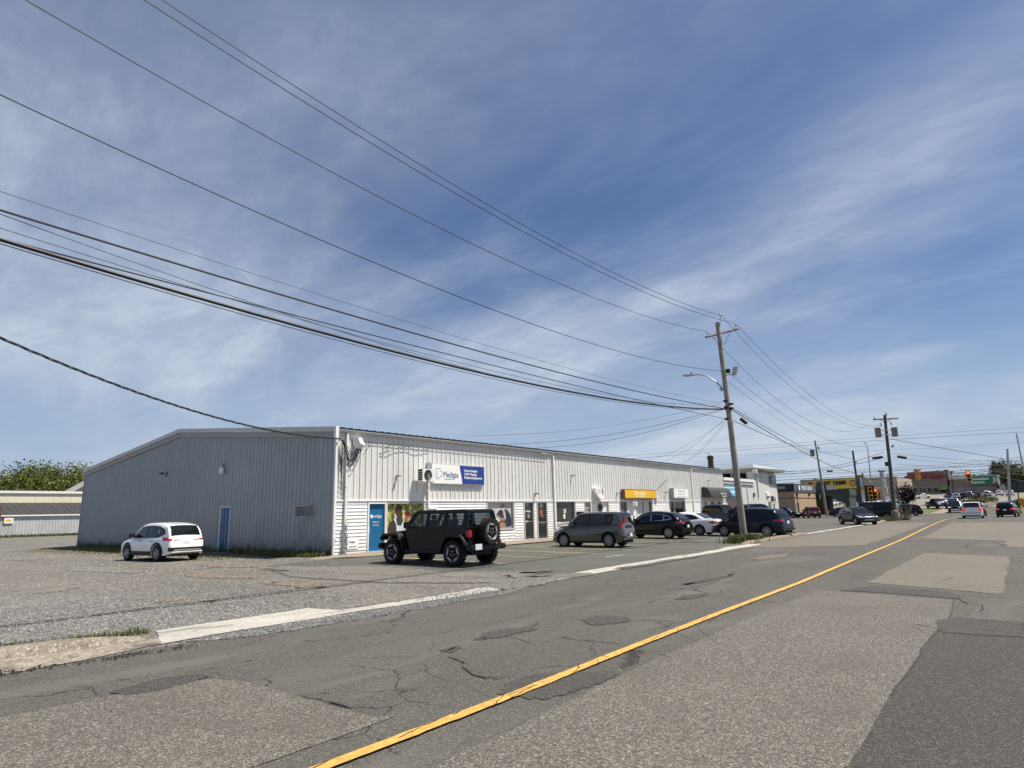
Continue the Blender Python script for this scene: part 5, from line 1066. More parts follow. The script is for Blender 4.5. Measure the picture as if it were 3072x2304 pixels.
# two more rows
car('dark grey crossover with chrome nose coming toward the road', 'SUV', -11.55, 64.3, -54, spec(CX30, rim='two', bands=[('grille', False, .46, .70, .34, M['chrome']), ('bumper_lip', False, .40, .43, .7, M['chrome'])]), pdgr)
car('black pickup with cap behind the wooden transformer pole', 'pickup truck', -13.2, 80.5, 178, CAPV, pblk)
car('black SUV with red tail light waiting on the cross street', 'SUV', -13.0, 106.5, 188, spec(SUV, H=1.8), pblk)
car('dark red SUV on the car park seen from behind', 'SUV', -24.6, 103.0, 118, RAV, pred)
car('black SUV parked left of the dark red SUV', 'SUV', -28.5, 104.5, -10, spec(SUV, surm=M['chrome']), pblk)
car('dark blue car parked right of the dark red SUV', 'car', -22.0, 112.5, 20, JETTA, pdbl)
# on the road
car('white minivan with lit brake lights stopped at the junction', 'minivan', -4.15, 87.0, 92, VAN, psil if 0 else pwht, 'car')
car('black SUV with a lit brake light in the right lane', 'SUV', -1.1, 91.5, 84, spec(SUV, tailm=M['brakelit']), pblk, 'car')
car('maroon car just ahead of the white minivan', 'car', -4.25, 100.5, 92, spec(SUV, H=1.75), ppur, 'car')
car('black pickup coming toward the camera left of the minivan', 'pickup truck', -8.3, 128, -88, spec(PICK, bands=[('grille', False, .6, .98, .6, M['black']), ('front_bumper', False, .5, .62, .85, M['chrome'])]), pblk, 'car')
car('silver-blue pickup behind the oncoming black pickup', 'pickup truck', -9.7, 146, -85, PICK, paint('shaded_blue_silver', (.13, .155, .19), .3), 'car')  # silver paint darkened to carry the shade on its front
car('navy pickup turning out of the entrance lane', 'pickup truck', -12.4, 147.5, -62, PICK, pdbl, 'car')
car('white car in the entrance lane behind the navy pickup', 'car', -12.9, 166, -80, JETTA, pwht, 'car')
def lotcar(px, Y, rz, S, p, lab, cat='car'):
    d = ray(px, 1508); X = d.x/d.y*Y; car(lab, cat, X, Y, rz, S, p, 'parked_car', hi=False)
lotcar(2770, 231, -150, JETTA, pwht, 'white car alone on the pale drive left of the purple tree')
lotcar(2768, 215, 30, JETTA, pdgr, 'dark car under the purple tree') if 0 else None
lotcar(2705, 205, -120, SUV, pdgr, 'dark grey vehicle left of the purple tree', 'SUV')
lotcar(2845, 196, -80, JETTA, pdgr, 'dark car behind the white car in the entrance lane')
lotcar(2851, 250, 95, SUV, pdgr, 'grey SUV at the foot of the left dark lamp post', 'SUV')
lotcar(2878, 245, 80, JETTA, pdbl, 'dark blue car between the lamp posts')
lotcar(2870, 205, 100, SUV, psil, 'silver SUV in the middle of the far car park', 'SUV')
lotcar(2888, 215, 70, SUV, pdbl, 'dark blue SUV behind the silver-blue pickup', 'SUV')
lotcar(2911, 262, 95, SUV, psil, 'silver SUV below the green sign', 'SUV')
lotcar(2905, 212, 60, SUV, pblk, 'black SUV left of the clipped hedge', 'SUV')
lotcar(2936, 268, 90, JETTA, pdgr, 'grey-green car above the round bush')
lotcar(2966, 272, 90, SUV, pwht, 'white SUV at the right end of the green sign', 'SUV')
lotcar(2971, 224, 85, SUV, psil, 'silver-grey SUV behind the hedge', 'SUV')
lotcar(3001, 238, 95, SUV, pwht, 'white SUV below the small storefront canopy', 'SUV')
lotcar(3020, 262, 90, JETTA, pwht, 'white car behind the gap between two white SUVs')
lotcar(3036, 232, 90, SUV, pwht, 'white SUV left of the right steel pole', 'SUV')
lotcar(2996, 290, 90, SUV, ppur, 'maroon SUV close to the brown store wall', 'SUV')
for px, Y, p, lab in ((2463, 175, psil, 'silver car seen through the grey canopy, leftmost'), (2477, 180, pdbl, 'blue car seen through the grey canopy'), (2488, 178, pwht, 'white car seen through the grey canopy'), (2500, 182, psil, 'silver car seen through the grey canopy, rightmost'),
                      (2558, 150, pwht, 'white car between the grey canopy and the bare pole'), (2566, 158, pred, 'red car between the grey canopy and the bare pole')): lotcar(px, Y, 60, JETTA, p, lab)
for i, (px, Y, p, lab) in enumerate(((2632, 146, pwht, 'white car above the black pickup, left of the grey sign post'), (2652, 150, pwht, 'white car between the grey sign post and the transformer pole'), (2683, 152, pwht, 'white car right behind the transformer pole'))): lotcar(px, Y, 10, VAN, p, lab)
# ---- off-road 4x4, built up from flat panels
def jeep(x, y, rz):
    t = thing('parked_car', 'black square-cut off-road vehicle with spare wheel on its tailgate before the poster windows', 'off-road vehicle', (x, y, gz(x, y)), math.radians(rz))
    def sh(name, fn, m, bev=.025, seg_=2, parent=t):
        b = MB(); fn(b); me = b.mesh(name, [m]); bm = bmesh.new(); bm.from_mesh(me); bmesh.ops.recalc_face_normals(bm, faces=bm.faces)
        if bev: bmesh.ops.bevel(bm, geom=[e for e in bm.edges if len(e.link_faces) == 2 and e.calc_face_angle(0) > .4], offset=bev, segments=seg_, affect='EDGES', clamp_overlap=True)
        bm.to_mesh(me); bm.free(); me.polygons.foreach_set('use_smooth', [True]*len(me.polygons)); me.set_sharp_from_angle(angle=.6); return obj(name, me, parent)
    ax = (-1.50, 1.51)
    def tub(b):
        ys = .78; pts = [(-2.08, .58), (-2.08, 1.22), (.92, 1.22), (.92, .56)]
        # lower body with arch cut at the rear
        pr = [(-2.08, .72), (-2.08, 1.22), (.95, 1.22), (.95, .50), (-.92, .50), (-1.02, .78), (-1.2, .92), (-1.78, .92), (-1.98, .72)]
        b.prism(pr, -ys, ys, 'y')
    sh('body', tub, pblk, .03)
    def hood(b):
        b.add([(.9, -.66, .75), (.9, .66, .75), (.9, .72, 1.19), (.9, -.72, 1.19), (2.12, -.52, .75), (2.12, .52, .75), (2.12, .50, 1.08), (2.12, -.50, 1.08)], [(0, 1, 2, 3), (7, 6, 5, 4), (3, 2, 6, 7), (0, 3, 7, 4), (1, 5, 6, 2), (0, 4, 5, 1)])
    sh('bonnet', hood, pblk, .05, 3)
    soft = mat('paint_soft_black', (.006, .006, .0065), .4, spec=.3)
    sh('hard_top', lambda b: b.add([(-2.02, -.70, 1.76), (-2.02, .70, 1.76), (.60, .67, 1.76), (.60, -.67, 1.76), (-1.98, -.64, 1.84), (-1.98, .64, 1.84), (.50, .62, 1.85), (.50, -.62, 1.85)], [(0, 3, 2, 1), (4, 5, 6, 7), (0, 1, 5, 4), (3, 7, 6, 2), (0, 4, 7, 3), (1, 2, 6, 5)]), soft, .035, 3)
    tg = bpy.data.materials.new('tinted_glass'); tg.use_nodes = True; n_ = tg.node_tree.nodes; l_ = tg.node_tree.links; n_.remove(n_['Principled BSDF'])
    fr = n_.new('ShaderNodeFresnel'); fr.inputs[0].default_value = 1.5; tr = n_.new('ShaderNodeBsdfTransparent'); tr.inputs[0].default_value = (.33, .37, .36, 1); gl_ = n_.new('ShaderNodeBsdfGlossy'); gl_.inputs['Roughness'].default_value = .02
    mi = n_.new('ShaderNodeMixShader'); mi.inputs[0].default_value = .05; n_.remove(fr); l_.new(tr.outputs[0], mi.inputs[1]); l_.new(gl_.outputs[0], mi.inputs[2]); l_.new(mi.outputs[0], n_['Material Output'].inputs[0])
    for s in (-1, 1):
        for a0, a1, c0, c1, z0, z1 in ((.84, 1.04, .40, .57, 1.22, 1.78), (-.17, -.03, -.19, -.05, 1.22, 1.78), (-1.05, -.91, -1.05, -.89, 1.22, 1.78), (-2.09, -1.86, -1.99, -1.80, 1.22, 1.78)):
            def post(b): 
                f0 = lambda z_: s*lerp(.775, .66, (z_-1.22)/.62); vs = []
                for z_, p, q in ((z0, a0, a1), (z1, c0, c1)):
                    o_ = f0(z_); i_ = o_-s*.07; vs += [(p, o_, z_), (q, o_, z_), (q, i_, z_), (p, i_, z_)]
                b.add(vs, [(0, 1, 5, 4), (1, 2, 6, 5), (2, 3, 7, 6), (3, 0, 4, 7), (4, 5, 6, 7), (0, 3, 2, 1)])
            sh('pillar', post, soft, .008)
        sh('window_rail', lambda b: b.box(-2.0, .9, min(s*.70, s*.768), max(s*.70, s*.768), 1.21, 1.29), soft, .01)
        sh('window_rail', lambda b: b.box(-1.9, .45, min(s*.62, s*.675), max(s*.62, s*.675), 1.72, 1.79), soft, .01)
        for xs_0, xb_0 in ((.05, 0), (-.95, -1.0)):
            sh('seat', lambda b: b.prism([(xb_0-.02, 1.2), (xb_0+.12, 1.2), (xb_0+.02, 1.5), (xb_0-.1, 1.5)], s*.14, s*.56, 'y').box(xb_0-.12, xb_0-.03, min(s*.25, s*.45), max(s*.25, s*.45), 1.52, 1.68), M['black'], .02)
    sh('tailgate_frame', lambda b: b.box(-2.07, -2.0, -.72, .72, 1.2, 1.31).box(-2.01, -1.95, -.6, .6, 1.74, 1.8), soft, .01)
    def sd(z_): return lerp(.775, .66, (z_-1.22)/.62)
    def win(poly, s, m=M['glass'], off=.008, nm='side_window'):
        n = len(poly); k = MB().add([(a, s*(sd(c)-.004*(a > .3)+off), c) for a, c in poly], [tuple(range(n))]); k.build(nm, m, t, world=False)
    for s in (-1, 1):
        for p in ([(-1.88, 1.28), (-1.04, 1.28), (-1.04, 1.73), (-1.82, 1.73)], [(-.92, 1.28), (-.16, 1.28), (-.18, 1.73), (-.9, 1.73)], [(-.04, 1.28), (.86, 1.28), (.46, 1.73), (-.06, 1.73)]): win(p, s, tg, -.02)
        for q in (-.98, -.1, .9): MB().box(q-.008, q+.008, min(s*.781, s*.784), max(s*.781, s*.784), .55, 1.2).build('door_seam', M['dark'], t, world=False)
        for q in (-.82, .08): MB().tube([(q-.07, s*.78, 1.1), (q-.05, s*.82, 1.1), (q+.05, s*.82, 1.1), (q+.07, s*.78, 1.1)], .014, 5).build('door_handle', M['black'], t, world=False)
        sh('mirror', lambda b: b.box(.66, .76, min(s*.84, s*1.06), max(s*.84, s*1.06), 1.24, 1.46).box(.68, .73, min(s*.74, s*.86), max(s*.74, s*.86), 1.26, 1.32), M['black'], .03)
        # flares
        def flare(b, a, pts, yi, yo):
            n = len(pts); vs = []
            for (u, z_) in pts: vs += [(a+u, s*yi, z_), (a+u, s*yo, z_-.01), (a+u*.93, s*yo, z_-.09), (a+u*.93, s*yi, z_-.09)]
            b.add(vs, [(4*i+j, 4*i+(j+1) % 4, 4*i+4+(j+1) % 4, 4*i+4+j) for i in range(n-1) for j in range(4)]+[(0, 1, 2, 3), (4*n-4, 4*n-3, 4*n-2, 4*n-1)])
        sh('fender_flare', lambda b: flare(b, ax[1], [(-.62, .55), (-.50, .86), (-.36, 1.04), (-.2, 1.09), (.42, 1.07), (.58, 1.0), (.62, .9)], .60, .95), M['black'], .015)
        sh('fender_flare', lambda b: flare(b, ax[0], [(.58, .55), (.46, .82), (.32, .99), (.16, 1.04), (-.34, 1.03), (-.50, .90), (-.60, .70)], .76, .95), M['black'], .015)
        sh('tail_light', lambda b: b.box(-2.13, -1.98, min(s*.62, s*.80), max(s*.62, s*.80), .92, 1.16), M['redlamp'], .02)
        sh('headlight', lambda b: b.lathe([(0, .03), (.09, .02), (.10, -.02), (.1, -.1)], (2.12, s*.38, .93), 'x', 14), M['clear'], 0)
        sh('marker_light', lambda b: b.box(2.0, 2.12, min(s*.80, s*.93), max(s*.80, s*.93), .93, .99), M['clear'], .01)
        sh('rock_rail', lambda b: b.box(-.9, .95, min(s*.74, s*.86), max(s*.74, s*.86), .42, .50), M['black'], .02)
    MB().add([(1.0, -.68, 1.22), (1.0, .68, 1.22), (.55, .60, 1.78), (.55, -.60, 1.78)], [(0, 1, 2, 3)]).build('windscreen', tg, t, world=False)
    MB().add([(-2.092, -.62, 1.30), (-2.092, .62, 1.30), (-2.0, .54, 1.76), (-2.0, -.54, 1.76)], [(0, 1, 2, 3)]).build('rear_window', tg, t, world=False)
    sh('grille', lambda b: [b.box(2.10, 2.14, -.24+.08*k, -.20+.08*k, .80, 1.03) for k in range(7)], M['dark'], 0)
    sh('front_bumper', lambda b: b.box(2.14, 2.36, -.86, .86, .52, .72), M['black'], .04)
    sh('rear_bumper', lambda b: b.box(-2.34, -2.06, -.90, .90, .50, .68), M['black'], .04)
    sh('underbody', lambda b: b.box(-2.0, 2.1, -.5, .5, .34, .8), M['dark'], 0)
    MB().box(-2.36, -2.345, -.72+.0, -.42, .52, .70).build('number_plate', M['plate'], t, world=False) if 0 else MB().box(-2.36, -2.345, .40, .72, .53, .71).build('number_plate', M['plate'], t, world=False)
    MB().tube([(-2.1, -.25, 1.36), (-2.14, 0, 1.42), (-2.12, .2, 1.36)], .012, 4).build('wiper', M['black'], t, world=False)
    Rw = .415; tm = tyre_mesh(Rw, .27, True); rm_ = rim_mesh(Rw, .27, 'trail')
    for a in ax:
        for s in (-1, 1):
            o = obj('wheel', tm, t); o.location = (a, s*.80, Rw); o.rotation_euler = (0, U(0, 1), 0 if s > 0 else math.pi); obj('rim', rm_, o)
    o = obj('spare_wheel', tm, t); o.location = (-2.30, -.06, 1.10); o.rotation_euler = (0, .3, math.pi/2); obj('rim', rm_, o)
    MB().box(-2.2, -2.06, -.25, .15, .95, 1.25).build('spare_carrier', M['black'], t, world=False)
    MB().box(-2.22, -2.14, -.14, .02, 1.50, 1.55).build('brake_light', M['redlamp'], t, world=False)
jeep(-16.35, 16.38, 180)
# ------------------------------------------------------------------ utility poles
def pole(label, base, top, r0, r1, m, cat='utility pole', name='utility_pole'):
    t = thing(name, label, cat, base); b, e = Vector(base), Vector(top)
    MB().tube([b+Vector((0, 0, -.1)), b.lerp(e, .25), b.lerp(e, .5)+Vector((.02, 0, 0)), b.lerp(e, .75), e], [r0, r0*.9+r1*.1, (r0+r1)/2, r1*1.1, r1], 14).build('shaft', m, t, smooth=40)
    return t
def insulator(p, parent, s=1, m=None):
    MB().lathe([(.02*s, -.12*s), (.02*s, 0), (.05*s, .01*s), (.075*s, .05*s), (.045*s, .07*s), (.07*s, .10*s), (.04*s, .13*s), (.035*s, .17*s), (0, .18*s)], p, n=10).build('insulator', m or M['porc'], parent, smooth=40)
PB = Vector((-11.35, 33.5, 0)); PT = onY(2152, 968, 33.4)
p1 = pole('weathered grey utility pole with street lamp rising from the grass tuft', PB, PT, .175, .115, M['wood'])
aL, aR = onY(2116, 1012, 33.55), onY(2217, 986, 33.55)
MB().tube([aL, aR], .062, 4).build('crossarm', M['wood'], p1)
mid = (aL+aR)/2
for e in (.22, .78): MB().tube([aL.lerp(aR, e)+Vector((0, -.02, -.02)), mid+Vector((0, -.02, -.75))], .018, 4).build('brace', M['steel'], p1)
iT, iL, iR = onY(2161, 948, 33.4), onY(2123, 1003, 33.55), onY(2207, 978, 33.55)
insulator(iL, p1); insulator(iR, p1); insulator(iT, p1); MB().tube([PT+Vector((.1, 0, -.4)), iT], .02, 5).build('pole_top_pin', M['steel'], p1)
lp = onY(2170, 1168, 33.3); le = onY(2078, 1125, 33.3)
MB().tube([lp, lp.lerp(le, .2)+Vector((0, 0, .22)), lp.lerp(le, .5)+Vector((0, 0, .34)), lp.lerp(le, .8)+Vector((0, 0, .2)), le], .04, 8).build('lamp_arm', M['steel'], p1, smooth=60)
lh = onY(2048, 1127, 33.3); b = MB(); d = (lh-le); b.tube([le+d*-.1, le+d*.2, le+d*.6, le+d*1.05], [.04, .075, .085, .04], 10); b.build('lamp_head', M['steel'], p1, smooth=50)
MB().lathe([(0, .08), (.04, .07), (.04, 0)], le+d*.1+Vector((0, 0, .08)), n=8).build('photocell', M['black'], p1)
fp = onY(2203, 1113, 33.2); MB().prism([(-.14, -.22), (.06, -.22), (.20, .2), (-.02, .22)], -.08, .12, 'y').build('floodlight', M['steel'], p1, world=False).location = fp-PB
MB().tube([onY(2180, 1125, 33.35), fp+Vector((-.1, 0, -.15))], .03, 6).build('bracket', M['steel'], p1); MB().box(-.1, .1, -.1, .1, -.1, .1).build('bracket', M['black'], p1, world=False).location = onY(2184, 1113, 33.35)-PB
for px_, py_ in ((2176, 1203), (2178, 1222), (2180, 1257), (2193, 1212), (2194, 1225)):
    MB().box(-.1, .1, -.06, .06, -.05, .05).build('cable_clamp', M['black'], p1, world=False).location = onY(px_, py_, 33.3)-PB
MB().tube([onY(2160, 1165, 33.25), onY(2166, 1172, 33.25)], .07, 8).build('cable_clamp', M['steel'], p1)
# transformer pole by the junction
def can(c, r, h, parent, m):
    MB().lathe([(0, h/2+.05), (r*.6, h/2+.04), (r*1.05, h/2), (r, h/2-.03), (r, -h/2), (0, -h/2-.03)], c, n=14).build('transformer', m, parent, smooth=40)
B2 = Vector((-10.45, 78, 0)); T2_ = onY(2654, 1245, 78)
p2 = pole('dark wooden pole with crossarm and two transformers by the junction', B2, T2_, .2, .14, M['wood2'])
MB().tube([onY(2619, 1259, 77.8), onY(2695, 1255, 77.8)], .07, 4).build('crossarm', M['wood2'], p2)
for a in ((2640, 1259), (2672, 1257)): MB().tube([onY(*a, 77.8), onY(2656, 1270, 77.8)], .025, 4).build('brace', M['wood2'], p2)
tcan = mat('rusty_grey_can', (.25, .22, .21), .6, var=.3, vs=3, streak=.3)
can(onY(2634, 1298, 77.8), .30, 1.0, p2, tcan); can(onY(2684, 1296, 77.8), .30, .95, p2, tcan)
for a, c in (((2640, 1291), (2678, 1290)), ((2640, 1305), (2678, 1304))): MB().tube([onY(*a, 77.8), onY(*c, 77.8)], .035, 4).build('bracket', M['steel'], p2)
for a in ((2643, 1274), (2673, 1271)): MB().tube([onY(a[0]-2, a[1]-5, 77.7), onY(a[0]+2, a[1]+5, 77.7)], .07, 6).build('fuse_cutout', M['steel'], p2); 
insulator(onY(2624, 1256, 77.8), p2, 1.4, M['steel']); insulator(onY(2659, 1243, 78), p2, 1.6, M['steel'])
MB().tube([onY(2676, 1337, 77.8), onY(2680, 1340, 77.8)], .17, 8).build('floodlight', M['trimdark'], p2)
MB().tube([onY(2660, 1386, 77.8), onY(2663, 1398, 77.8)], .22, 8).build('cable_loop', M['wire'], p2)
MB().lathe([(.38, 0), (.4, .05), (.34, 1.0), (.22, 1.1)], (-10.4, 78, 0), n=10).build('concrete_collar', M['oldkerb'], p2)
B3 = Vector((-25.3, 116, .0)); p3 = pole('leaning grey pole with one transformer before the tan building', B3, onY(2445, 1322, 116), .2, .13, M['wood'])
can(onY(2437, 1359, 115.8), .34, 1.1, p3, tcan); MB().tube([onY(2455, 1340, 115.8), onY(2457, 1348, 115.8)], .18, 6).build('fuse_cutout', M['steel'], p3); MB().tube([onY(2456, 1385, 115.8), onY(2466, 1377, 115.8)], .05, 6).build('lamp_arm', M['steel'], p3)
p4 = pole('bare dark pole left of the junction sign post', Vector((-21.2, 122, 0)), onY(2558, 1352, 122), .2, .15, M['wood2']); MB().box(-.15, .15, -.1, .1, -.2, .2).build('box', M['steel'], p4, world=False).location = onY(2567, 1387, 121.8)-Vector((-21.2, 122, 0))
xs_ = thing('street_lamp', 'tall thin curved street lamp behind the bare dark pole', 'street lamp', (-20.2, 126, 0))
MB().tube([Vector((-20.2, 126, 0)), onY(2612, 1440, 126), onY(2604, 1350, 126), onY(2600, 1335, 126), onY(2596, 1329, 126)], [.13, .1, .08, .07, .06], 6).build('pole', M['steel'], xs_, smooth=60); MB().tube([onY(2597, 1329, 126), onY(2591, 1328, 126)], .12, 6).build('lamp_head', M['steel'], xs_)
p6 = pole('grey steel pole at the right behind the hedge', gd(3054, 1530)*0+Vector((-1.2, 118, 0)), onY(3022, 1347, 118), .2, .14, M['steel'])
p7 = pole('tall thin leaning pole at the right edge', Vector((1.4, 128, 0)), onY(3049, 1300, 128), .14, .1, M['steel'])
for lab, px_, pb, Y in (('dark lamp post left of the signal with the red light, nearer the red lettering', 2838, 2852, 205), ('dark lamp post right of its twin before the brown store', 2854, 2864, 215), ('dark lamp post at the right edge behind the steel pole', 3045, 3058, 175)):
    z_ = gz(0, Y); lo = onY(pb, 1510, Y); b_ = Vector((lo.x, Y, z_)); tp_ = onY(px_, {2838: 1412, 2854: 1417, 3045: 1396}[px_], Y)
    q = thing('street_lamp', lab, 'street lamp', b_); MB().tube([b_, tp_], [.13, .09], 6).build('pole', M['black'], q); MB().tube([tp_+Vector((-.5, 0, .1)), tp_+Vector((.5, 0, .1))], .16, 6).build('lamp_head', M['black'], q)
# ------------------------------------------------------------------ overhead wires
def wire(label, A, pts, r, m='wire', n=40, sides=5, Bxy=None, ext=None, planeY=None, twist=False, cat='overhead wire'):
    """parabola through A and the sighted points, in the vertical plane that holds the span"""
    A = Vector(A); 
    if planeY is not None: dr = Vector((1, 0, 0))
    else: dr = (Vector((Bxy[0], Bxy[1], 0))-Vector((A.x, A.y, 0))).normalized()
    nrm = Vector((-dr.y, dr.x, 0)); P = [(0.0, A.z)]
    for px_, py_ in pts:
        d = ray(px_, py_); t = (A-Vector((0, 0, CH))).dot(nrm)/d.dot(nrm); q = Vector((0, 0, CH))+d*t; P.append(((q-Vector((A.x, A.y, q.z))).dot(dr), q.z))
    (x0, y0), (x1, y1), (x2, y2) = P[:3]
    a_ = ((y2-y0)/(x2-x0)-(y1-y0)/(x1-x0))/(x2-x1) if len(P) > 2 else 0
    b_ = (y1-y0)/(x1-x0)-a_*(x1-x0)
    end = ext if ext is not None else ((Vector((Bxy[0], Bxy[1], 0))-Vector((A.x, A.y, 0))).length)
    f = lambda s: y0+b_*s+a_*s*s
    ps = [Vector((A.x+dr.x*end*i/n, A.y+dr.y*end*i/n, f(end*i/n))) for i in range(n+1)]
    mb_ = MB()
    if twist:
        n2 = n*6; ps = [Vector((A.x+dr.x*end*i/n2, A.y+dr.y*end*i/n2, f(end*i/n2))) for i in range(n2+1)]
        for k in range(3): mb_.tube([p+Vector((nrm.x*.022*math.cos(i*.55+k*2.1), nrm.y*.022*math.cos(i*.55+k*2.1), .022*math.sin(i*.55+k*2.1))) for i, p in enumerate(ps)], r, 5)
    else: mb_.tube(ps, r, sides)
    o = mb_.build('overhead_wire', M[m]); tag(o, label, cat); return o
PV = (-11.4, -16)          # foot of the previous pole, behind the camera's left
def pw1(px_, py_): return onY(px_, py_, 33.4)
wire('topmost wire running up left from the tip of the near pole', pw1(2161, 947), [(1651, 720), (487, 0)], .011, Bxy=PV)
wire('second wire from the top, ending at the right insulator of the near pole', iR+Vector((0, 0, .15)), [(1651, 739), (433, 0)], .011, Bxy=(-10.4, -16))
wire('wire ending at the left insulator of the near pole', iL+Vector((0, 0, .15)), [(1651, 839), (77, 0)], .011, Bxy=(-12.3, -16))
wire('wire reaching the near pole beside its floodlight', pw1(2168, 1113), [(1629, 983), (0, 284)], .011, Bxy=PV)
wire('faint grey wire above the thick black communication cables', pw1(2168, 1210), [(1100, 928), (0, 574)], .006, 'wireg', Bxy=PV)
wire('thick upper communication cable reaching the near pole', pw1(2176, 1226), [(1100, 959), (0, 630)], .019, Bxy=PV)
wire('thin grey wire just below the thick upper cable', pw1(2170, 1205), [(945, 970), (0, 642)], .007, 'wireg', Bxy=PV)
wire('thin wire above the heavy cable bundle', pw1(2177, 1218), [(671, 891), (0, 684)], .007, 'wireg', Bxy=PV)
wire('black cable lashed just over the heavy bundle', pw1(2180, 1257), [(1100, 1001), (0, 715)], .013, Bxy=PV)
wire('heavy black cable bundle, the thickest in the sky', pw1(2178, 1227), [(1100, 1033), (0, 718)], .034, Bxy=PV, sides=8)
wire('thin wire along the underside of the heavy bundle', pw1(2178, 1229), [(1100, 1044), (0, 731)], .008, Bxy=PV)
wire('twisted black service cable sloping down to the building corner', Vector((WX+.12, Y0+.1, 5.15)), [(681, 1261), (0, 1013)], .014, Bxy=(-10.2, -13), twist=True, n=40)
# from the near pole down to roofs and shops
for lab, a, bpt, m_, r in (('upper service wire from the near pole down to the left roof edge', (2160, 1212), (1400, 1308), 'wireg', .008), ('lower service wire from the near pole down to the roof', (2170, 1226), (1480, 1335), 'wire', .010), ('third service wire falling left to the long roof', (2172, 1228), (1600, 1345), 'wire', .010)):
    A = pw1(*a); B = onX(*bpt, WX-.5); n = 24; mb_ = MB(); mb_.tube([A.lerp(B, i/n)+Vector((0, 0, -.45*math.sin(math.pi*i/n))) for i in range(n+1)], r, 4); tag(mb_.build('overhead_wire', M[m_]), lab, 'overhead wire')
for lab, a, bpt, r in (('service wire from the near pole to the roof above the black awning', (2168, 1262), (1985, 1385), .008), ('second service wire to the roof above the yellow sign', (2172, 1264), (1940, 1381), .008), ('steep service wire from the near pole to the roof end', (2174, 1266), (2040, 1393), .008), ('steepest service wire beside the near pole', (2178, 1268), (2045, 1391), .007)):
    A = pw1(*a); B = onX(*bpt, WX-.2); n = 20; mb_ = MB(); mb_.tube([A.lerp(B, i/n)+Vector((0, 0, -.35*math.sin(math.pi*i/n))) for i in range(n+1)], r, 4); tag(mb_.build('overhead_wire', M['wireg']), lab, 'overhead wire')
def span(label, A, B, midpx, r, m='wireg', n=36, cat='overhead wire'):
    """wire from A to B with the sag that makes it pass the sighted mid point"""
    A, B = Vector(A), Vector(B); dr = B-A; nrm = Vector((-dr.y, dr.x, 0)); d = ray(*midpx); t = (A-Vector((0, 0, CH))).dot(nrm)/d.dot(nrm); q = Vector((0, 0, CH))+d*t
    dh = Vector((dr.x, dr.y, 0)); u = max(.1, min(.9, (q-A).dot(dh)/dh.length_squared)); sag = max(-1, min(6, (lerp(A.z, B.z, u)-q.z)/(4*u*(1-u))))
    mb_ = MB(); mb_.tube([A.lerp(B, i/n)-Vector((0, 0, sag*4*(i/n)*(1-i/n))) for i in range(n+1)], r, 4); return tag(mb_.build('overhead_wire', M[m]), label, cat)
E2 = lambda px_, py_: onY(px_, py_, 77.8)
span('wire sweeping right from the right insulator of the near pole', iR+Vector((0, 0, .15)), E2(2640, 1276), (2478, 1221), .013)
span('wire sweeping right from the tip of the near pole', iT+Vector((0, 0, .1)), E2(2645, 1276), (2451, 1223), .013)
span('wire dipping lowest of the three between the two crossarms', iL+Vector((0, 0, .15)), E2(2621, 1262), (2416, 1256), .013)
span('wire from the floodlight level of the near pole to the transformer pole', pw1(2188, 1120), E2(2655, 1322), (2447, 1302), .013)
E3 = lambda px_, py_: onY(px_, py_, 115.9)
span('thin wire from the near pole to the tip of the one-transformer pole', pw1(2186, 1146), E3(2446, 1322), (2320, 1247), .011)
span('black cable from the near pole past the transformer of the leaning pole', pw1(2194, 1222), E3(2450, 1352), (2346, 1309), .022, 'wire')
span('second black cable from the near pole to the leaning pole', pw1(2200, 1262), E3(2450, 1352), (2330, 1318), .020, 'wire')
span('thick cable sloping from the near pole across to the bare dark pole', pw1(2194, 1228), onY(2568, 1418, 122), (2473, 1388), .03, 'wire')
span('cable from the leaning pole to the bare dark pole', E3(2450, 1352), onY(2562, 1378, 122), (2510, 1366), .03, 'wire')
span('thin grey wire from the near pole running low behind the cables', pw1(2196, 1212), E3(2452, 1372), (2320, 1290), .008)
def xw(lab, Y, pts, r, m='wireg', x0=-120, x1=40):
    P = [onY(*p, Y) for p in pts]; (a0, b0), (a1, b1), (a2, b2) = [(p.x, p.z) for p in P]
    q = ((b2-b0)/(a2-a0)-(b1-b0)/(a1-a0))/(a2-a1); s = (b1-b0)/(a1-a0)-q*(a1-a0); f = lambda x: b0+s*(x-a0)+q*(x-a0)**2
    x0 = min(a0, a2)-(30 if min(pts)[0] < 2480 else 0); x1 = max(a0, a2)+(8 if max(pts)[0] > 3000 else 0)
    f0 = f; f = lambda x: f0(max(min(a0, a2), x))+(x-min(a0, a2))*(2*q*(min(a0, a2)-a0)+s)*(x < min(a0, a2))*.6
    mb_ = MB(); n = 40; mb_.tube([(x0+(x1-x0)*i/n, Y, f(x0+(x1-x0)*i/n)) for i in range(n+1)], r, 4); tag(mb_.build('overhead_wire', M[m]), lab, 'overhead wire')
xw('highest far line crossing right of the transformer pole', 150, [(2120, 1349), (2631, 1312), (3060, 1283)], .025)
xw('second far line crossing, meeting the tall thin pole top', 140, [(2120, 1358), (2640, 1321), (3049, 1297)], .035)
xw('third far line crossing below the other two', 150, [(2462, 1356), (2690, 1349), (3060, 1327)], .022)
xw('far low line left of the leaning pole, upper', 150, [(2160, 1394), (2290, 1385), (2410, 1374)], .02)
xw('far low line left of the leaning pole, lower', 150, [(2160, 1405), (2290, 1394), (2410, 1383)], .02)
xw('thick line sloping down right from the transformer pole', 78.5, [(2672, 1317), (2847, 1348), (3066, 1386)], .03, 'wire', x0=-9.9)
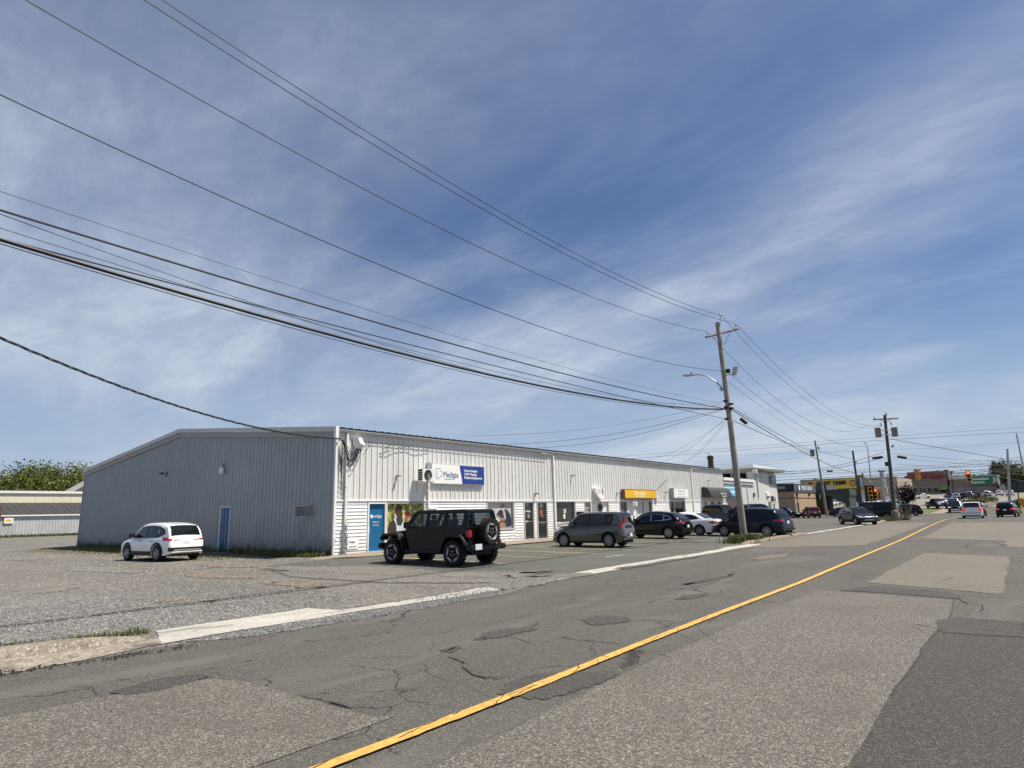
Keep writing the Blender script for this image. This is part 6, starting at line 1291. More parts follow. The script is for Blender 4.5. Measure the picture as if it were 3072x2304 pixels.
for i, (pts, r) in enumerate((([(2340, 1416), (2557, 1386), (2650, 1357)], .025), ([(2345, 1424), (2557, 1395), (2655, 1372)], .03), ([(2340, 1414), (2620, 1407), (3060, 1372)], .02), ([(2330, 1420), (2700, 1409), (3060, 1380)], .022), ([(2340, 1432), (2600, 1417), (3060, 1392)], .025),
                              ([(2350, 1440), (2700, 1421), (3060, 1404)], .03), ([(2350, 1450), (2620, 1430), (2900, 1417)], .03), ([(2400, 1452), (2700, 1432), (3060, 1408)], .04), ([(2680, 1360), (2850, 1377), (3060, 1386)], .02), ([(2680, 1373), (2850, 1388), (3060, 1398)], .022), ([(2690, 1392), (2860, 1400), (3060, 1392)], .018),
                              ([(2640, 1452), (2750, 1442), (2860, 1420)], .025), ([(2700, 1436), (2900, 1424), (3060, 1414)], .022), ([(2960, 1420), (3010, 1432), (3066, 1442)], .02), ([(2880, 1408), (2960, 1412), (3066, 1424)], .02))):
    nm = ['first', 'second', 'third', 'fourth', 'fifth', 'sixth', 'seventh', 'eighth', 'ninth', 'tenth', 'eleventh', 'twelfth', 'thirteenth', 'fourteenth', 'last'][i]
    Yq = 98+(i % 5)*3; P = [onY(*p, Yq) for p in pts]
    xw(nm+' dark cable from the top among those strung over the junction', Yq, pts, r, 'wire')
    list(C.objects)[-1]['group'] = 'cables strung across the junction'
for lab, a, c in (('black splice case on the cable left of the transformer pole', (2617, 1375), (2648, 1371)), ('black splice case on the cable right of the transformer pole', (2692, 1369), (2720, 1374)), ('black splice case on the near pole cables', (2222, 1256), (2240, 1270)), ('small black splice case above the tan building', (2481, 1414), (2498, 1413))):
    Y = 33.6 if a[0] < 2300 else 77.7 if a[0] != 2481 else 100
    tag(MB().tube([onY(*a, Y), onY(*c, Y)], .10 if Y < 50 else .13, 8).build('splice_case', M['black']), lab, 'cable splice')
# ------------------------------------------------------------------ traffic signals and junction furniture
def signal(label, px_, py0, py1, Y, ang, lit=None, back=False):
    a = onY(px_, py0, Y); c = onY(px_, py1, Y); h = a.z-c.z; w_ = h*.36; t = thing('traffic_light', label, 'traffic light', (a.x, Y, c.z), math.radians(ang))
    MB().box(-w_/2, w_/2, -.02, .30, 0, h).build('housing', M['orange'], t, world=False)
    if back: MB().box(-w_*.95, w_*.95, .06, .09, -h*.12, h*1.12).build('backplate', M['black'], t, world=False)
    for k in range(3):
        z_ = h*(.83-.33*k); m = M['redlit'] if lit == k else M['dark']
        MB().lathe([(0, -.035), (w_*.30, -.03), (w_*.33, -.02)], (0, 0, z_), 'y', 14).build('lens', m, t, world=False)
        vs = [(w_*.38*math.cos(q), yy, z_+w_*.38*math.sin(q)) for yy in (-.02, -.30) for q in [math.pi*(-.1+1.2*i/8) for i in range(9)]]
        MB().add(vs, [(i, i+1, i+10, i+9) for i in range(8)]).build('visor', M['orange'], t, world=False)
    return t
signal('hanging yellow traffic light seen edge-on over the road', 2752, 1406, 1441, 99, 75)
signal('hanging yellow traffic light showing red left of the green sign', 2903, 1412, 1445, 99, 8, 0)
signal('yellow traffic light with black backplate on the junction post', 2608, 1461, 1499, 101, 25, None, True)
signal('yellow traffic light showing red beside the black-backed one', 2624, 1466, 1496, 102, 8, 0)
signal('black-backed traffic light turned away, lowest of the junction cluster', 2634, 1478, 1497, 103, -60, None, True)
signal('traffic light cut by the right edge of the view', 3069, 1494, 1522, 112, 60)
mp_ = thing('signal_mast', 'grey steel signal mast with slanting arm by the junction cluster', 'mast', onY(2630, 1515, 102.6)); 
MB().tube([onY(2630, 1516, 102.6), onY(2616, 1448, 102.6)], .1, 6).build('post', M['steel'], mp_); MB().tube([onY(2620, 1462, 102.6), onY(2606, 1440, 102.6), onY(2598, 1431, 102.6)], .07, 6).build('arm', M['steel'], mp_)
lp2 = pole('square grey post with twin lamps left of the transformer pole', onY(2653, 1516, 108), onY(2641, 1411, 108), .17, .15, M['steel'], 'post', 'sign_post'); MB().tube([onY(2634, 1413, 108), onY(2655, 1413, 108)], .12, 6).build('lamp_head', M['black'], lp2)
pp = pole('grey wooden post beside the tall white and orange sign', onY(2600, 1512, 112), onY(2587, 1419, 112), .14, .12, M['wood'], 'post', 'sign_post')
py = thing('pylon_sign', 'tall narrow pylon of white and orange panels left of the traffic lights', 'sign', onY(2590, 1512, 118)); Yp = 118
for nm, x0, y0, x1, y1, m in (('panel', 2579, 1435, 2588, 1446, sw), ('panel', 2580, 1447, 2589, 1458, fm('sign_pale_blue', (.35, .5, .7))), ('panel', 2581, 1460, 2591, 1470, M['orange']), ('panel', 2583, 1471, 2593, 1482, fm('sign_cream', (.7, .6, .4))), ('panel', 2585, 1484, 2595, 1493, sw), ('panel', 2586, 1494, 2595, 1505, sw), ('panel', 2575, 1424, 2592, 1431, M['orange'])):
    a = onY(x0, y0, Yp); c = onY(x1, y1, Yp); MB().box(a.x, c.x, Yp, Yp+.3, c.z, a.z).build(nm, m, py)
for x0, x1 in ((2574, 2584), (2590, 2600)): MB().tube([onY(x1, 1512, Yp+.4), onY(x0, 1425, Yp+.4)], .12, 5).build('leg', M['black'], py)
py2 = thing('pylon_sign', 'narrow blue, orange and white pylon just left of the transformer pole', 'sign', onY(2665, 1512, 125)); Yp = 125
for x0, y0, x1, y1, m in ((2646, 1417, 2652, 1433, M['steel']), (2648, 1434, 2655, 1444, sw), (2651, 1445, 2659, 1462, sw), (2651, 1463, 2658, 1488, fm('sign_tan', (.5, .33, .12))), (2660, 1464, 2664, 1484, sw), (2655, 1489, 2668, 1500, sw), (2659, 1424, 2667, 1432, sw)):
    a = onY(x0, y0, Yp); c = onY(x1, y1, Yp); MB().box(a.x, c.x, Yp, Yp+.25, c.z, a.z).build('panel', m, py2)
MB().tube([onY(2657, 1512, Yp+.3), onY(2646, 1412, Yp+.3)], .14, 5).build('leg', M['steel'], py2)
# dead shrub / stalks by the transformer pole
ds = thing('dry_shrub', 'dry brown tangled stalks beside the foot of the transformer pole', 'shrub', (-9.7, 79.5, 0)); b = MB(); rn = random.Random(12)
for i in range(26):
    a = rn.uniform(-.9, 1.2); hh = rn.uniform(.5, 1.75); p0 = (rn.uniform(-.3, .5), rn.uniform(-.3, .3), 0); b.tube([p0, (p0[0]+a*.3, p0[1]+rn.uniform(-.2, .2), hh*.6), (p0[0]+a*.7+rn.uniform(-.2, .2), p0[1]+rn.uniform(-.3, .3), hh)], [.03, .022, .012], 4)
b.build('stem', mat('dry_stalk', (.26, .19, .13), .9, var=.4, vs=6), ds, world=False)
b = MB()
for i in range(70):
    p = Vector((rn.gauss(.1, .30), rn.gauss(0, .3), rn.uniform(.2, 1.1))); u = Vector((rn.uniform(-.1, .1), rn.uniform(-.1, .1), rn.uniform(-.08, .08))); v = Vector((u.y, -u.x, rn.uniform(-.05, .05))); b.add([p, p+u+v, p+u*2, p+u-v], [(0, 1, 2, 3)])
b.build('foliage', mat('dry_leaf', (.09, .075, .065), .9, var=.5, vs=5), ds, world=False)
yb = thing('bollard', 'yellow road barrel at the right edge behind the black SUV', 'barrel', (-.15, 108, 0)); MB().lathe([(0, 1.15), (.42, 1.15), (.42, .6), (.48, .58), (.5, 0)], (0, 0, 0), n=12).build('body', M['lotyellow'], yb, world=False); MB().lathe([(.43, .9), (.43, .75)], (0, 0, 0), n=12).build('band', M['orange'], yb, world=False)
ybp = thing('bollard', 'thin yellow bollard at the right jamb of the grey canopy', 'bollard', onY(2532, 1516, 127)); MB().tube([onY(2534, 1518, 127), onY(2532, 1508, 127)], .15, 8).build('post', mat('bollard_yellow', (.75, .6, .05), .5), ybp)
# ------------------------------------------------------------------ neighbouring and far buildings
def bx(name, x0, x1, y0, y1, z0, z1, m, par): return MB().box(x0, x1, y0, y1, z0, z1).build(name, m, par)
NX = -23.6; g2 = thing('office_building', 'pale grey stucco building with a two-storey end and white roof slab', 'building', (-32, 74, 0))
bx('wall', -42, NX, 64.7, 74.3, -.1, 4.55, M['stucco'], g2); bx('wall', -40, NX+.02, 74.3, 83.4, -.1, 5.75, M['stucco'], g2)
bx('cornice', NX-.3, NX+.22, 64.6, 74.3, 4.55, 4.85, M['siding'], g2); bx('cornice', NX-.3, NX+.14, 64.6, 74.25, 4.28, 4.36, M['siding'], g2)
b = MB(); b.add([(-40.5, 73.4, 6.2), (NX+.5, 73.4, 6.2), (NX+.75, 84.6, 5.95), (-40.5, 84.6, 5.95), (-40.5, 73.4, 6.55), (NX+.5, 73.4, 6.55), (NX+.95, 84.6, 6.3), (-40.5, 84.6, 6.3)], [(0, 3, 2, 1), (4, 5, 6, 7), (0, 1, 5, 4), (1, 2, 6, 5), (2, 3, 7, 6), (3, 0, 4, 7)]); b.build('roof', M['white'], g2)
bx('fascia', -40, NX-.1, 74.4, 83.3, 5.75, 6.2, M['trimdark'], g2)
for x0, x1 in ((-25.9, -24.2), (-28.2, -26.0), (-30.5, -28.4), (-33, -30.7)): w_ = bx('window', x0, x1, 74.22, 74.3, 4.75, 5.75, M['trimdark'], g2); bx('pane', x0+.06, x1-.06, 74.2, 74.215, 4.8, 5.7, M['glass'], w_)
bx('column', NX+.0, NX+.16, 75.6, 75.85, 2.9, 5.9, M['stucco'], g2); bx('column', NX+.0, NX+.12, 77.4, 77.6, 5.0, 5.9, M['stucco'], g2)
bx('bracket', NX-.1, NX+.5, 74.6, 74.8, 5.6, 6.1, M['siding'], g2)
w_ = bx('window', NX+.02, NX+.12, 80.3, 83.0, 4.35, 5.55, M['trimdark'], g2); bx('pane', NX+.12, NX+.135, 80.5, 82.85, 4.45, 5.45, M['glass'], w_)
w_ = bx('window', NX-.02, NX+.05, 65.5, 68.4, .9, 2.8, M['trimdark'], g2); bx('pane', NX+.05, NX+.06, 65.6, 68.3, 1.0, 2.7, M['shopglass'], w_)
bx('downspout', NX, NX+.08, 71.9, 72.05, 0, 4.3, M['stucco'], g2); MB().prism([(79.2, 3.1), (79.5, 3.1), (79.35, 2.8)], NX+.03, NX+.2, 'x').build('wall_light', M['trimdark'], g2) ; MB().prism([(73.9, 3.4), (74.3, 3.4), (74.1, 2.9)], NX+.0, NX+.2, 'x').build('wall_light', M['trimdark'], g2)
bx('vent_box', NX+.02, NX+.15, 78.7, 79.5, 3.0, 3.4, M['siding'], g2); bx('vent_pipe', NX+.02, NX+.1, 81.3, 81.45, 1.5, 2.1, M['black'], g2)
ts = thing('shop_sign', 'light blue sign over a window of the grey stucco building', 'sign', (NX, 66.5, 2.95)); bx('panel', NX+.02, NX+.25, 65.2, 69.0, 2.95, 3.75, mat('sign_sky_blue', (.08, .42, .62), .4), ts); bx('stripe', NX+.25, NX+.26, 65.3, 68.4, 3.2, 3.5, fm('sign_cyan_white', (.5, .8, .85)), ts); text('mobile', .25, (NX+.27, 66.8, 3.35), '+X', sw, ts, 2.2)
hs2 = heat_pump('white outdoor heat pump on the side of the two-storey grey building', NX+.03, 80.0, 2.35, 1.1)
ch = thing('chimney', 'rusty dark chimney pipe on the roof behind the near pole', 'chimney', (-26.5, 69.5, 4.5)); MB().lathe([(.32, 0), (.32, 2.7), (.38, 2.75), (.38, 2.95), (.1, 3.1)], (0, 0, 0), n=12).build('pipe', mat('rusty_dark_metal', (.05, .035, .025), .8, var=.4, vs=3, streak=.4), ch, world=False); MB().lathe([(.4, 3.2), (.1, 3.35), (.0, 3.38)], (0, 0, 0), n=12).build('cap', M['steel'], ch, world=False)
# tan restaurant with charcoal band
TX, TY0 = -29.0, 112.0; tan = mat('tan_block', (.42, .30, .19), .8, var=.08, vs=1, streak=.1); dgr = mat('charcoal_panel', (.022, .025, .032), .6, var=.1, vs=1); bgr = mat('blue_grey_panel', (.085, .10, .12), .6, var=.1, vs=1)
g3 = thing('restaurant', 'low tan block restaurant with charcoal and blue-grey parapet', 'building', (-38, 119, 0))
bx('wall', -47, TX, TY0, 126, -.1, 4.25, tan, g3); bx('parapet', -47.1, TX+.05, TY0-.12, TY0, 4.2, 5.55, dgr, g3); bx('parapet', TX, TX+.12, TY0-.12, 126.2, 4.2, 5.5, bgr, g3); bx('roof', -47, TX, TY0, 126, 5.2, 5.35, dgr, g3)
bx('course', -46.9, TX+.03, TY0-.03, TY0, 3.1, 3.2, M['dark'], g3); bx('course', TX, TX+.03, TY0, 126, 3.1, 3.2, M['dark'], g3)
bx('sign_panel', -33.0, -30.3, TY0-.16, TY0-.12, 4.65, 5.1, M['trimdark'], g3); bx('roof_unit', -44, -39, 118, 122, 5.3, 6.7, M['steel'], g3); bx('roof_screen', -46.5, -43.8, 115, 117, 5.3, 6.8, dgr, g3)
for y in (113.2, 121.2): MB().prism([(y-.3, 3.95), (y+.3, 3.95), (y, 3.5)], TX+.03, TX+.25, 'x').build('wall_light', M['dark'], g3)
bx('recess', TX, TX+.04, 113.2, 114.0, 0, 2.4, M['dark'], g3)
text('PIZZA', .62, (TX+.14, 118, 4.85), '+X', sw, g3, 3.1, .02); text('DELIGHT', .62, (TX+.14, 121.9, 4.85), '+X', sw, g3, 3.6, .02); MB().lathe([(0, 0), (.45, 0)], (TX+.14, 115.0, 4.85), 'x', 16).build('emblem', sw, g3)
# grey drive-through canopy
g4 = thing('canopy', 'charcoal drive-through canopy with a large open bay', 'canopy', (-26, 128, 0)); cg = mat('canopy_grey', (.045, .055, .062), .6, var=.05)
def pxbox(name, x0, y0, x1, y1, Y, dep, m, par, zb=None):
    a = onY(x0, y0, Y); c = onY(x1, y1, Y); return bx(name, min(a.x, c.x), max(a.x, c.x), Y, Y+dep, c.z if zb is None else zb, a.z, m, par)
pxbox('beam', 2444, 1471, 2550, 1486, 127, 6, cg, g4); pxbox('wall', 2446, 1486, 2479, 1520, 127, 6, mat('canopy_dark', (.03, .03, .03), .8), g4, 0); pxbox('post', 2533, 1486, 2551, 1520, 127, 6, cg, g4, 0); pxbox('upper_band', 2437, 1457, 2480, 1470, 128, 8, bgr, g4); pxbox('meter_box', 2457, 1483, 2462, 1496, 126.8, .2, M['trim'], g4)
# discount store with long yellow sign
YG = 195; tanw = mat('beige_store_wall', (.36, .31, .25), .8, var=.06, vs=.5)
g5 = thing('store_building', 'long beige discount store behind the canopy with a yellow sign band', 'building', (onY(2500, 1500, YG).x, YG, 2))
pxbox('wall', 2405, 1443, 2700, 1500, YG, 30, tanw, g5, 1.5); pxbox('parapet', 2400, 1440, 2596, 1443, YG-.5, 1, M['trimdark'], g5); pxbox('shopfront', 2420, 1472, 2575, 1496, YG-.4, .3, M['glass'], g5, 2.2); pxbox('white_course', 2590, 1463, 2690, 1464, YG-.2, .1, M['trim'], g5)
for x0, x1, y0 in ((2440, 2450, 1434), (2520, 2528, 1433), (2612, 2624, 1437), (2650, 2656, 1438)): pxbox('roof_unit', x0, y0, x1, y0+8, YG+8, 3, M['steel'], g5)
gs = thing('store_sign', 'long yellow sign with bold black lettering on the beige store', 'sign', onY(2490, 1455, YG-1)); ys_ = mat('sign_dull_yellow', (.62, .47, .06), .5)
a = onY(2414, 1443, YG-1); c = onY(2569, 1464, YG-1); MB().add([(a.x, YG-1, c.z), (c.x, YG-1, c.z), (c.x, YG-1, a.z+.3), (a.x, YG-1, a.z-.25)], [(0, 1, 2, 3)]).add([(a.x, YG-.6, c.z), (c.x, YG-.6, c.z), (c.x, YG-.6, a.z+.3), (a.x, YG-.6, a.z-.25)], [(3, 2, 1, 0)]).build('panel', ys_, gs)
def ptext(s, hpx, px_, py_, Y, m, par, wpx, bold=0):
    p = onY(px_, py_, Y); k = (onY(px_+wpx/2, py_, Y).x-onY(px_-wpx/2, py_, Y).x); hh = onY(px_, py_-hpx/2, Y).z-onY(px_, py_+hpx/2, Y).z; return text(s, hh, p, '-Y', m, par, k, bold)
ptext('GIANT TIGER', 10.5, 2493, 1449.5, YG-1.1, M['black'], gs, 94, .09); ptext('your all Canadian family discount store', 3, 2490, 1457, YG-1.1, M['black'], gs, 74)
flag = onY(2432, 1452, YG-1.05); bx('flag', flag.x-.6, flag.x+.6, YG-1.08, YG-1.05, flag.z-.55, flag.z+.5, M['signred'], gs)
em = onY(2558, 1450, YG-1.1); MB().lathe([(0, 0), (.85, 0)], em, 'y', 12).build('emblem', mat('emblem_brown', (.28, .13, .03), .5), gs); MB().lathe([(0, -.02), (.45, -.02)], em, 'y', 6).build('emblem', mat('emblem_ochre', (.6, .35, .08), .5), gs)
# thrift store
YV = 300; brw = mat('brown_store_wall', (.215, .17, .15), .8, var=.05, vs=.3); brl = mat('pale_brown_wall', (.33, .275, .26), .8, var=.05, vs=.3)
g6 = thing('store_building', 'long low brown thrift store with red lettering across the far car park', 'building', (onY(2830, 1480, YV).x, YV, 5))
gzv = gz(0, YV)
pxbox('upper_wall', 2672, 1438, 2846, 1463, YV, 40, brw, g6); pxbox('raised_parapet', 2720, 1417, 2848, 1440, YV-.1, 20, brw, g6); pxbox('upper_wall', 2846, 1432, 2996, 1458, YV-.0, 40, brw, g6); pxbox('lower_wall', 2672, 1462.5, 2846, 1490, YV+.3, 40, brl, g6, gzv-1); pxbox('lower_wall', 2846, 1456.5, 2996, 1490, YV+.3, 40, brl, g6, gzv-1)
pxbox('parapet_cap', 2848, 1430.5, 3000, 1432.5, YV-.3, 1, M['trim'], g6); pxbox('pier', 2916, 1457, 2923, 1490, YV-.2, 1, brw, g6, gzv-1); pxbox('pier', 2992, 1450, 3000, 1490, YV-.5, 1, brw, g6, gzv-1)
for x0, x1 in ((2727, 2753), (2758, 2768), (2769, 2778), (2782, 2796), (2798, 2816)): w_ = pxbox('window', x0, 1463, x1, 1477, YV-.1, .3, M['trim'], g6); pxbox('pane', x0+1, 1464, x1-1, 1476, YV-.2, .05, M['glass'], w_)
pxbox('poster', 2818, 1460, 2843, 1470, YV-.2, .3, fm('poster_green', (.13, .35, .06)), g6); pxbox('window', 2818, 1470, 2843, 1476, YV-.2, .3, M['dark'], g6)
for x0, x1, y0 in ((2738, 1*2746, 1412), (2772, 2777, 1414), (2806, 2818, 1411), (2868, 2878, 1426), (2894, 2899, 1427), (2958, 2972, 1425)): pxbox('roof_unit', x0, y0, x1, y0+8, YV+12, 4, M['steel'], g6)
rs_ = thing('store_sign', 'large dark red script lettering on the brown thrift store', 'sign', onY(2780, 1430, YV-.5)); ptext('Value Village', 13, 2777, 1428, YV-.6, mat('letter_red', (.30, .008, .015), .5), rs_, 112, .25)
b = MB(); pl_ = [onY(x, y, YV-.35) for x, y in ((2710, 1430), (2740, 1421), (2800, 1420), (2832, 1426), (2824, 1434), (2812, 1438), (2790, 1434), (2716, 1436))]; b.add(pl_, [tuple(range(8))[::-1]]); b.build('backing', mat('letter_red_dark', (.20, .008, .014), .5), rs_)
ds_ = thing('store_sign', 'green sign with white arrow reading Donation Centre', 'sign', onY(2950, 1440, YV-.5)); gm = mat('sign_green', (.02, .17, .075), .5)
pxbox('panel', 2911, 1430, 2993, 1453, YV-.8, .4, gm, ds_); ptext('Donation', 7.5, 2939, 1436.5, YV-.9, sw, ds_, 54, .04); ptext('Centre', 7.5, 2933, 1447, YV-.9, sw, ds_, 42, .04)
ar = [onY(x, y, YV-.9) for x, y in ((2976, 1432), (2986, 1432), (2992, 1441), (2984, 1449), (2976, 1449), (2982, 1441))]; MB().add(ar, [(0, 5, 2, 1), (5, 4, 3, 2)]).build('arrow', mat('arrow_grey', (.5, .5, .52), .5), ds_)
g7 = thing('storefront', 'small pale storefront with dark canopy at the right end of the thrift store', 'building', onY(3040, 1485, YV-5)); pxbox('wall', 2996, 1452, 3120, 1490, YV-4, 40, M['trimdark'], g7, gzv-1); pxbox('canopy', 3012, 1445, 3140, 1451, YV-10, 10, dgr, g7); pxbox('wall_panel', 2998, 1458, 3022, 1482, YV-4.4, .3, M['trim'], g7); pxbox('shopfront', 3026, 1460, 3120, 1482, YV-4.4, .3, M['glass'], g7); pxbox('roof_vent', 3024, 1437, 3042, 1444, YV, 5, M['black'], g7); pxbox('column', 3012, 1451, 3015, 1485, YV-9, .5, M['trim'], g7, gzv-1); pxbox('poster', 3016, 1467, 3023, 1475, YV-4.6, .1, M['lotyellow'], g7)
# hedges and islands in the far lot
def leafball(name, label, cat, c, rx, ry, rz_, n, ls, m, trunk=0, seed=0, blobs=8, group=None, core=.45):
    rn = random.Random(seed); t = thing(name, label, cat, c, 0, group); lf = MB(); bl = []
    for _ in range(blobs):
        a = rn.uniform(0, 6.28); r_ = rn.random()**.5*.62; bl.append((Vector((rx*r_*math.cos(a), ry*r_*math.sin(a), trunk+rz_*rn.uniform(.26, .40+.36*(1-r_)))), rn.uniform(.26, .40)))
    for i in range(n):
        bc, br = bl[i % blobs]; d = Vector((rn.gauss(0, 1), rn.gauss(0, 1), rn.gauss(0, 1))).normalized(); k = rn.uniform(core, 1.0)+abs(rn.gauss(0, .14))
        p = bc+Vector((d.x*rx*br*k, d.y*ry*br*k, d.z*rz_*br*k*.95)); s = ls*rn.uniform(.5, 1.3); u = Vector((rn.gauss(0, 1), rn.gauss(0, 1), rn.gauss(0, .6))).normalized()*s; v = u.cross(Vector((rn.gauss(0, 1), rn.gauss(0, 1), rn.gauss(0, 1))).normalized())*.8
        lf.add([p-u*.6, p+v*.6, p+u*.6, p-v*.6], [(0, 1, 2, 3)])
    lf.build('crown', m, t, world=False)
    if trunk:
        tr = MB(); tr.tube([(0, 0, -.2), (.05*rx, 0, trunk*.6), (0, .03*ry, trunk+rz_*.6)], [rz_*.035+.05, rz_*.03+.03, .03], 7)
        for bc, br in bl[:6]: tr.tube([(0, 0, trunk*.8), (bc*.5+Vector((0, 0, trunk*.3)))[:], bc[:]], [.02*rz_, .014*rz_, .006*rz_], 4)
        tr.build('trunk', M['bark'], t, world=False)
    return t
def lb(px_, Y): d = ray(px_, 1508); X = d.x/d.y*Y; return (X, Y, gz(X, Y))
leafball('purple_tree', 'small dark purple-leaved tree behind the transformer pole', 'tree', lb(2721, 150), 2.3, 2.3, 4.2, 3000, .26, M['leafp'], 1.0, 5, 13)
leafball('hedge', 'clipped green hedge, left block on the far island', 'hedge', lb(2905, 168), 2.6, 1.2, 1.15, 2200, .13, M['leaf'], 0, 4, 12)
leafball('hedge', 'clipped green hedge, middle block on the far island', 'hedge', lb(2933, 166), 2.6, 1.2, 1.1, 2200, .13, M['leaf'], 0, 5, 12)
leafball('hedge', 'clipped green hedge, right block on the far island', 'hedge', lb(2966, 170), 2.2, 1.2, 1.7, 2200, .13, M['leaf'], 0, 6, 12)
leafball('bush', 'round brownish bush above the middle hedge', 'bush', lb(2940, 185), 2.8, 1.5, 2.3, 2200, .16, M['leafd'], 0, 7, 10)
leafball('bush', 'low green bush left of the right steel pole', 'bush', lb(3040, 150), 1.8, 1.2, 1.5, 1600, .14, M['leafd'], 0, 8, 9)
for i, (px_, Y, s, hh) in enumerate(((2860, 520, 11, 10), (2885, 540, 12, 10), (2912, 530, 12, 11), (2940, 550, 12, 11), (2966, 540, 12, 12), (2990, 520, 12, 13), (3012, 500, 12, 14), (3036, 480, 12, 15), (3060, 470, 13, 16), (3088, 470, 14, 17), (2840, 560, 11, 9), (2815, 560, 11, 9), (2790, 570, 11, 8.6))):
    lab = ['tree above the brown store, just right of the red lettering', 'tree behind the store parapet left of the red signal', 'tree right behind the hanging red signal', 'tree over the left half of the green sign', 'tree over the white arrow of the green sign', 'tree right of the green sign', 'tree above the small storefront roof', 'tall tree at the foot of the right steel pole in view', 'tall tree between the steel pole and the right edge', 'tree cut by the right edge of the view', 'far tree over the raised brown parapet, right', 'far tree over the raised brown parapet, middle', 'far tree over the raised brown parapet, left'][i]
    leafball('tree', lab, 'tree', lb(px_, Y), s, s, hh, 1500, 1.1, M['leafd'] if i % 3 else M['leaf'], 2, 20+i, 9)
leafball('tree', 'dark tree top standing above the others left of the right steel pole', 'tree', lb(3012, 330), 3.4, 3, 8, 1500, .5, M['leafd'], 6.5, 50, 7)
for i in range(9):
    px_ = 2610+i*24; leafball('tree', ['first', 'second', 'third', 'fourth', 'fifth', 'sixth', 'seventh', 'eighth', 'ninth'][i]+' low skyline tree from the left above the beige and brown stores', 'tree', lb(px_, 640), 13, 8, 7+2*(i % 3), 700, 1.2, M['leafd'], 3, 70+i, 7, 'skyline trees behind the stores')
# left background: shed row and trees
SX = -112.0
def sxp(px_, py_, X=SX): return onX(px_, py_, X)
g8 = thing('storage_shed', 'long low shed with white ribbed wall, dark roof and cream parapet at the far left', 'building', (SX-6, 40, 0))
ya, yb_2 = sxp(-260, 1600).y, 78
zt = sxp(100, 1548).z; ribm = mat('white_ribbed_wall', (.50, .52, .54), .5, var=.15, vs=.6, streak=.25); crm = mat('cream_parapet', (.72, .68, .52), .6, var=.05, vs=.4, streak=.08); dkr = mat('dark_old_roof', (.035, .034, .036), .8, var=.3, vs=1)
b = MB(); n = int((yb_2-ya)/.4); prf = []
for i in range(n): u = ya+i*.4; prf += [(u, 0), (u+.2, 0), (u+.26, .028), (u+.34, .028)]
b.add([(SX+d, u, -.3) for u, d in prf]+[(SX+d, u, zt) for u, d in prf], [(i, i+1, len(prf)+i+1, len(prf)+i) for i in range(len(prf)-1)]); b.build('wall', ribm, g8)
MB().box(SX-.2, SX+.25, ya, yb_2, zt, zt+.18).build('eave_trim', M['siding'], g8)
zr_ = sxp(100, 1508, SX-7).z; b = MB(); b.add([(SX+.2, ya, zt+.18), (SX+.2, yb_2, zt+.18), (SX-7, yb_2, zr_), (SX-7, ya, zr_)], [(0, 1, 2, 3)]); 
for i in range(int((yb_2-ya)/.8)): y = ya+i*.8; b.add([(SX+.2, y, zt+.20), (SX+.2, y+.1, zt+.20), (SX-7, y+.1, zr_+.03), (SX-7, y, zr_+.03), (SX+.2, y+.05, zt+.225), (SX-7, y+.05, zr_+.055)], [(0, 4, 5, 3), (4, 1, 2, 5)])
b.build('roof', dkr, g8)
zp = sxp(100, 1480, SX-7).z; b = MB(); b.add([(SX-7, ya, zr_-.3), (SX-7, yb_2, zr_-.3), (SX-7, yb_2, zp), (SX-7, ya, zp)], [(0, 1, 2, 3)])
for i in range(int((yb_2-ya)/1.2)): y = ya+i*1.2; b.box(SX-7, SX-6.97, y, y+.05, zr_-.2, zp-.1)
b.build('parapet', crm, g8); MB().box(SX-7.3, SX-6.8, ya, yb_2, zp, zp+.35).build('parapet_cap', M['siding'], g8); MB().box(SX-30, SX-7.2, ya, yb_2, -.3, zp-.2).build('rear_wall', crm, g8)
nb = thing('notice_board', 'square white notice on the ribbed shed wall', 'sign', (SX+.1, sxp(25, 1565).y, sxp(25, 1565).z-.9)); a = sxp(13, 1553); c = sxp(38, 1570); MB().box(SX+.1, SX+.16, a.y, c.y, c.z, a.z).build('panel', sw, nb); MB().box(SX+.165, SX+.17, lerp(a.y, c.y, .2), lerp(a.y, c.y, .8), lerp(c.z, a.z, .35), lerp(c.z, a.z, .7)).build('print', ye, nb)
bp = thing('brick_pier', 'brown brick end wall beside the white ribbed shed', 'wall', (SX+2, sxp(4, 1600).y, 0)); a = sxp(-30, 1520, SX+2); c = sxp(7, 1520, SX+2); MB().box(SX-3, SX+2, a.y, c.y, -.3, sxp(0, 1520, SX+2).z).build('wall', mat('brown_brick', (.15, .07, .05), .9, var=.3, vs=3), bp)
for k in range(12): MB().box(SX+2, SX+2.02, a.y, c.y, .2+k*.45, .23+k*.45).build('course', M['dark'], bp)
grass('grass', lambda rn: (SX+.5+abs(rn.gauss(0, .8)), rn.uniform(ya, 75), 1), 6000, .4, M['grass'], 31, 'grass strip along the white ribbed shed', .4, .05)
gs2 = poly_sheet('grass_strip', [(SX+.1, ya), (SX+3.2, ya), (SX+3.0, 78), (SX+.1, 78)], .012, M['grass'], None, .2, 3, 77)[0]; tag(gs2, 'green verge before the ribbed shed', kind='structure')
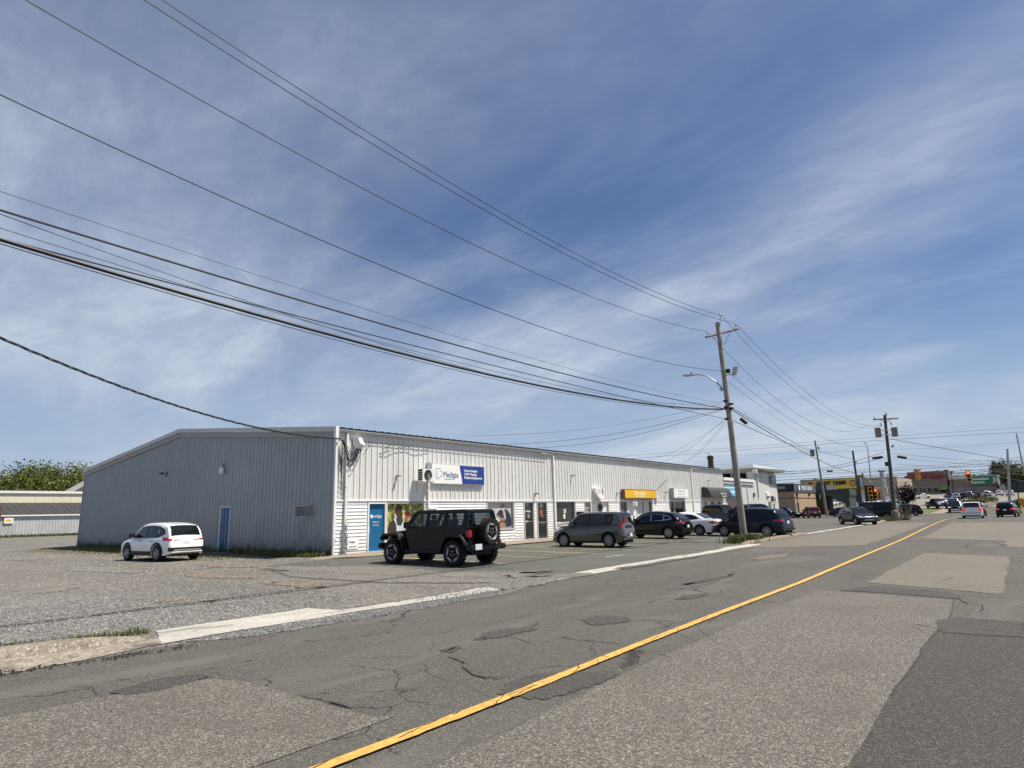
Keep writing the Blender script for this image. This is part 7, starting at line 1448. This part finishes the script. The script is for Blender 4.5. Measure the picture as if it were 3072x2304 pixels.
hh_ = thing('gabled_house', 'grey gabled house just behind the left end of the warehouse', 'building', (-128, 80, 0)); a = onX(215, 1477, -125); c = onX(252, 1446, -125)
b = MB(); b.prism([(a.y, 0), (c.y+12, 0), (c.y+12, a.z), (c.y+3, c.z+1.0), (a.y, a.z)], -127, -125, 'x'); b.build('wall', mat('brown_grey_wall', (.16, .13, .12), .8), hh_); b = MB(); b.add([(-124, a.y-1, a.z-.5), (-124, c.y+3, c.z+1.4), (-128, c.y+3, c.z+1.4), (-128, a.y-1, a.z-.5), (-124, a.y-1, a.z-.2), (-124, c.y+3, c.z+1.8), (-128, c.y+3, c.z+1.8), (-128, a.y-1, a.z-.2)], [(0, 1, 5, 4), (4, 5, 6, 7), (0, 3, 2, 1), (3, 0, 4, 7), (1, 2, 6, 5)]); b.build('roof', M['trimdark'], hh_)
for i, (px_, pyt, wd_) in enumerate(((-60, 1420, 7), (-15, 1412, 7), (22, 1402, 6.5), (62, 1408, 6), (100, 1396, 7), (140, 1404, 6.5), (172, 1418, 5), (205, 1403, 5.5), (236, 1392, 6.5), (272, 1400, 6))):
    X = -140-(i % 3)*4; p = onX(px_, pyt, X); H_ = p.z; lab = ['leftmost tree outside the frame edge behind the shed', 'tree at the very left edge behind the cream parapet', 'first full spring-green tree from the left edge', 'second full tree from the left behind the parapet', 'tall rounded tree in the middle of the left row', 'tree right of the tall middle one in the left row', 'lowest tree in the dip of the left row', 'tree rising right of the dip in the left row', 'tallest tree, next to the warehouse eave', 'tree mostly hidden behind the warehouse corner'][i]
    leafball('tree', lab, 'tree', (X, p.y, 0), wd_*1.05, wd_*1.05, H_*1.12-2.6, 6500, .34, M['leaf'] if i % 3 != 1 else M['leafd'], 2.6, 100+i, 16)
for i in range(8):
    leafball('bush', ['first', 'second', 'third', 'fourth', 'fifth', 'sixth', 'seventh', 'eighth'][i]+' scrub bush from the left at the foot of the shed trees', 'bush', (-134, 20+i*9, 0), 5, 6, 6.5, 1200, .4, M['leafd'], 0, 140+i, 8, 'scrub behind the shed')
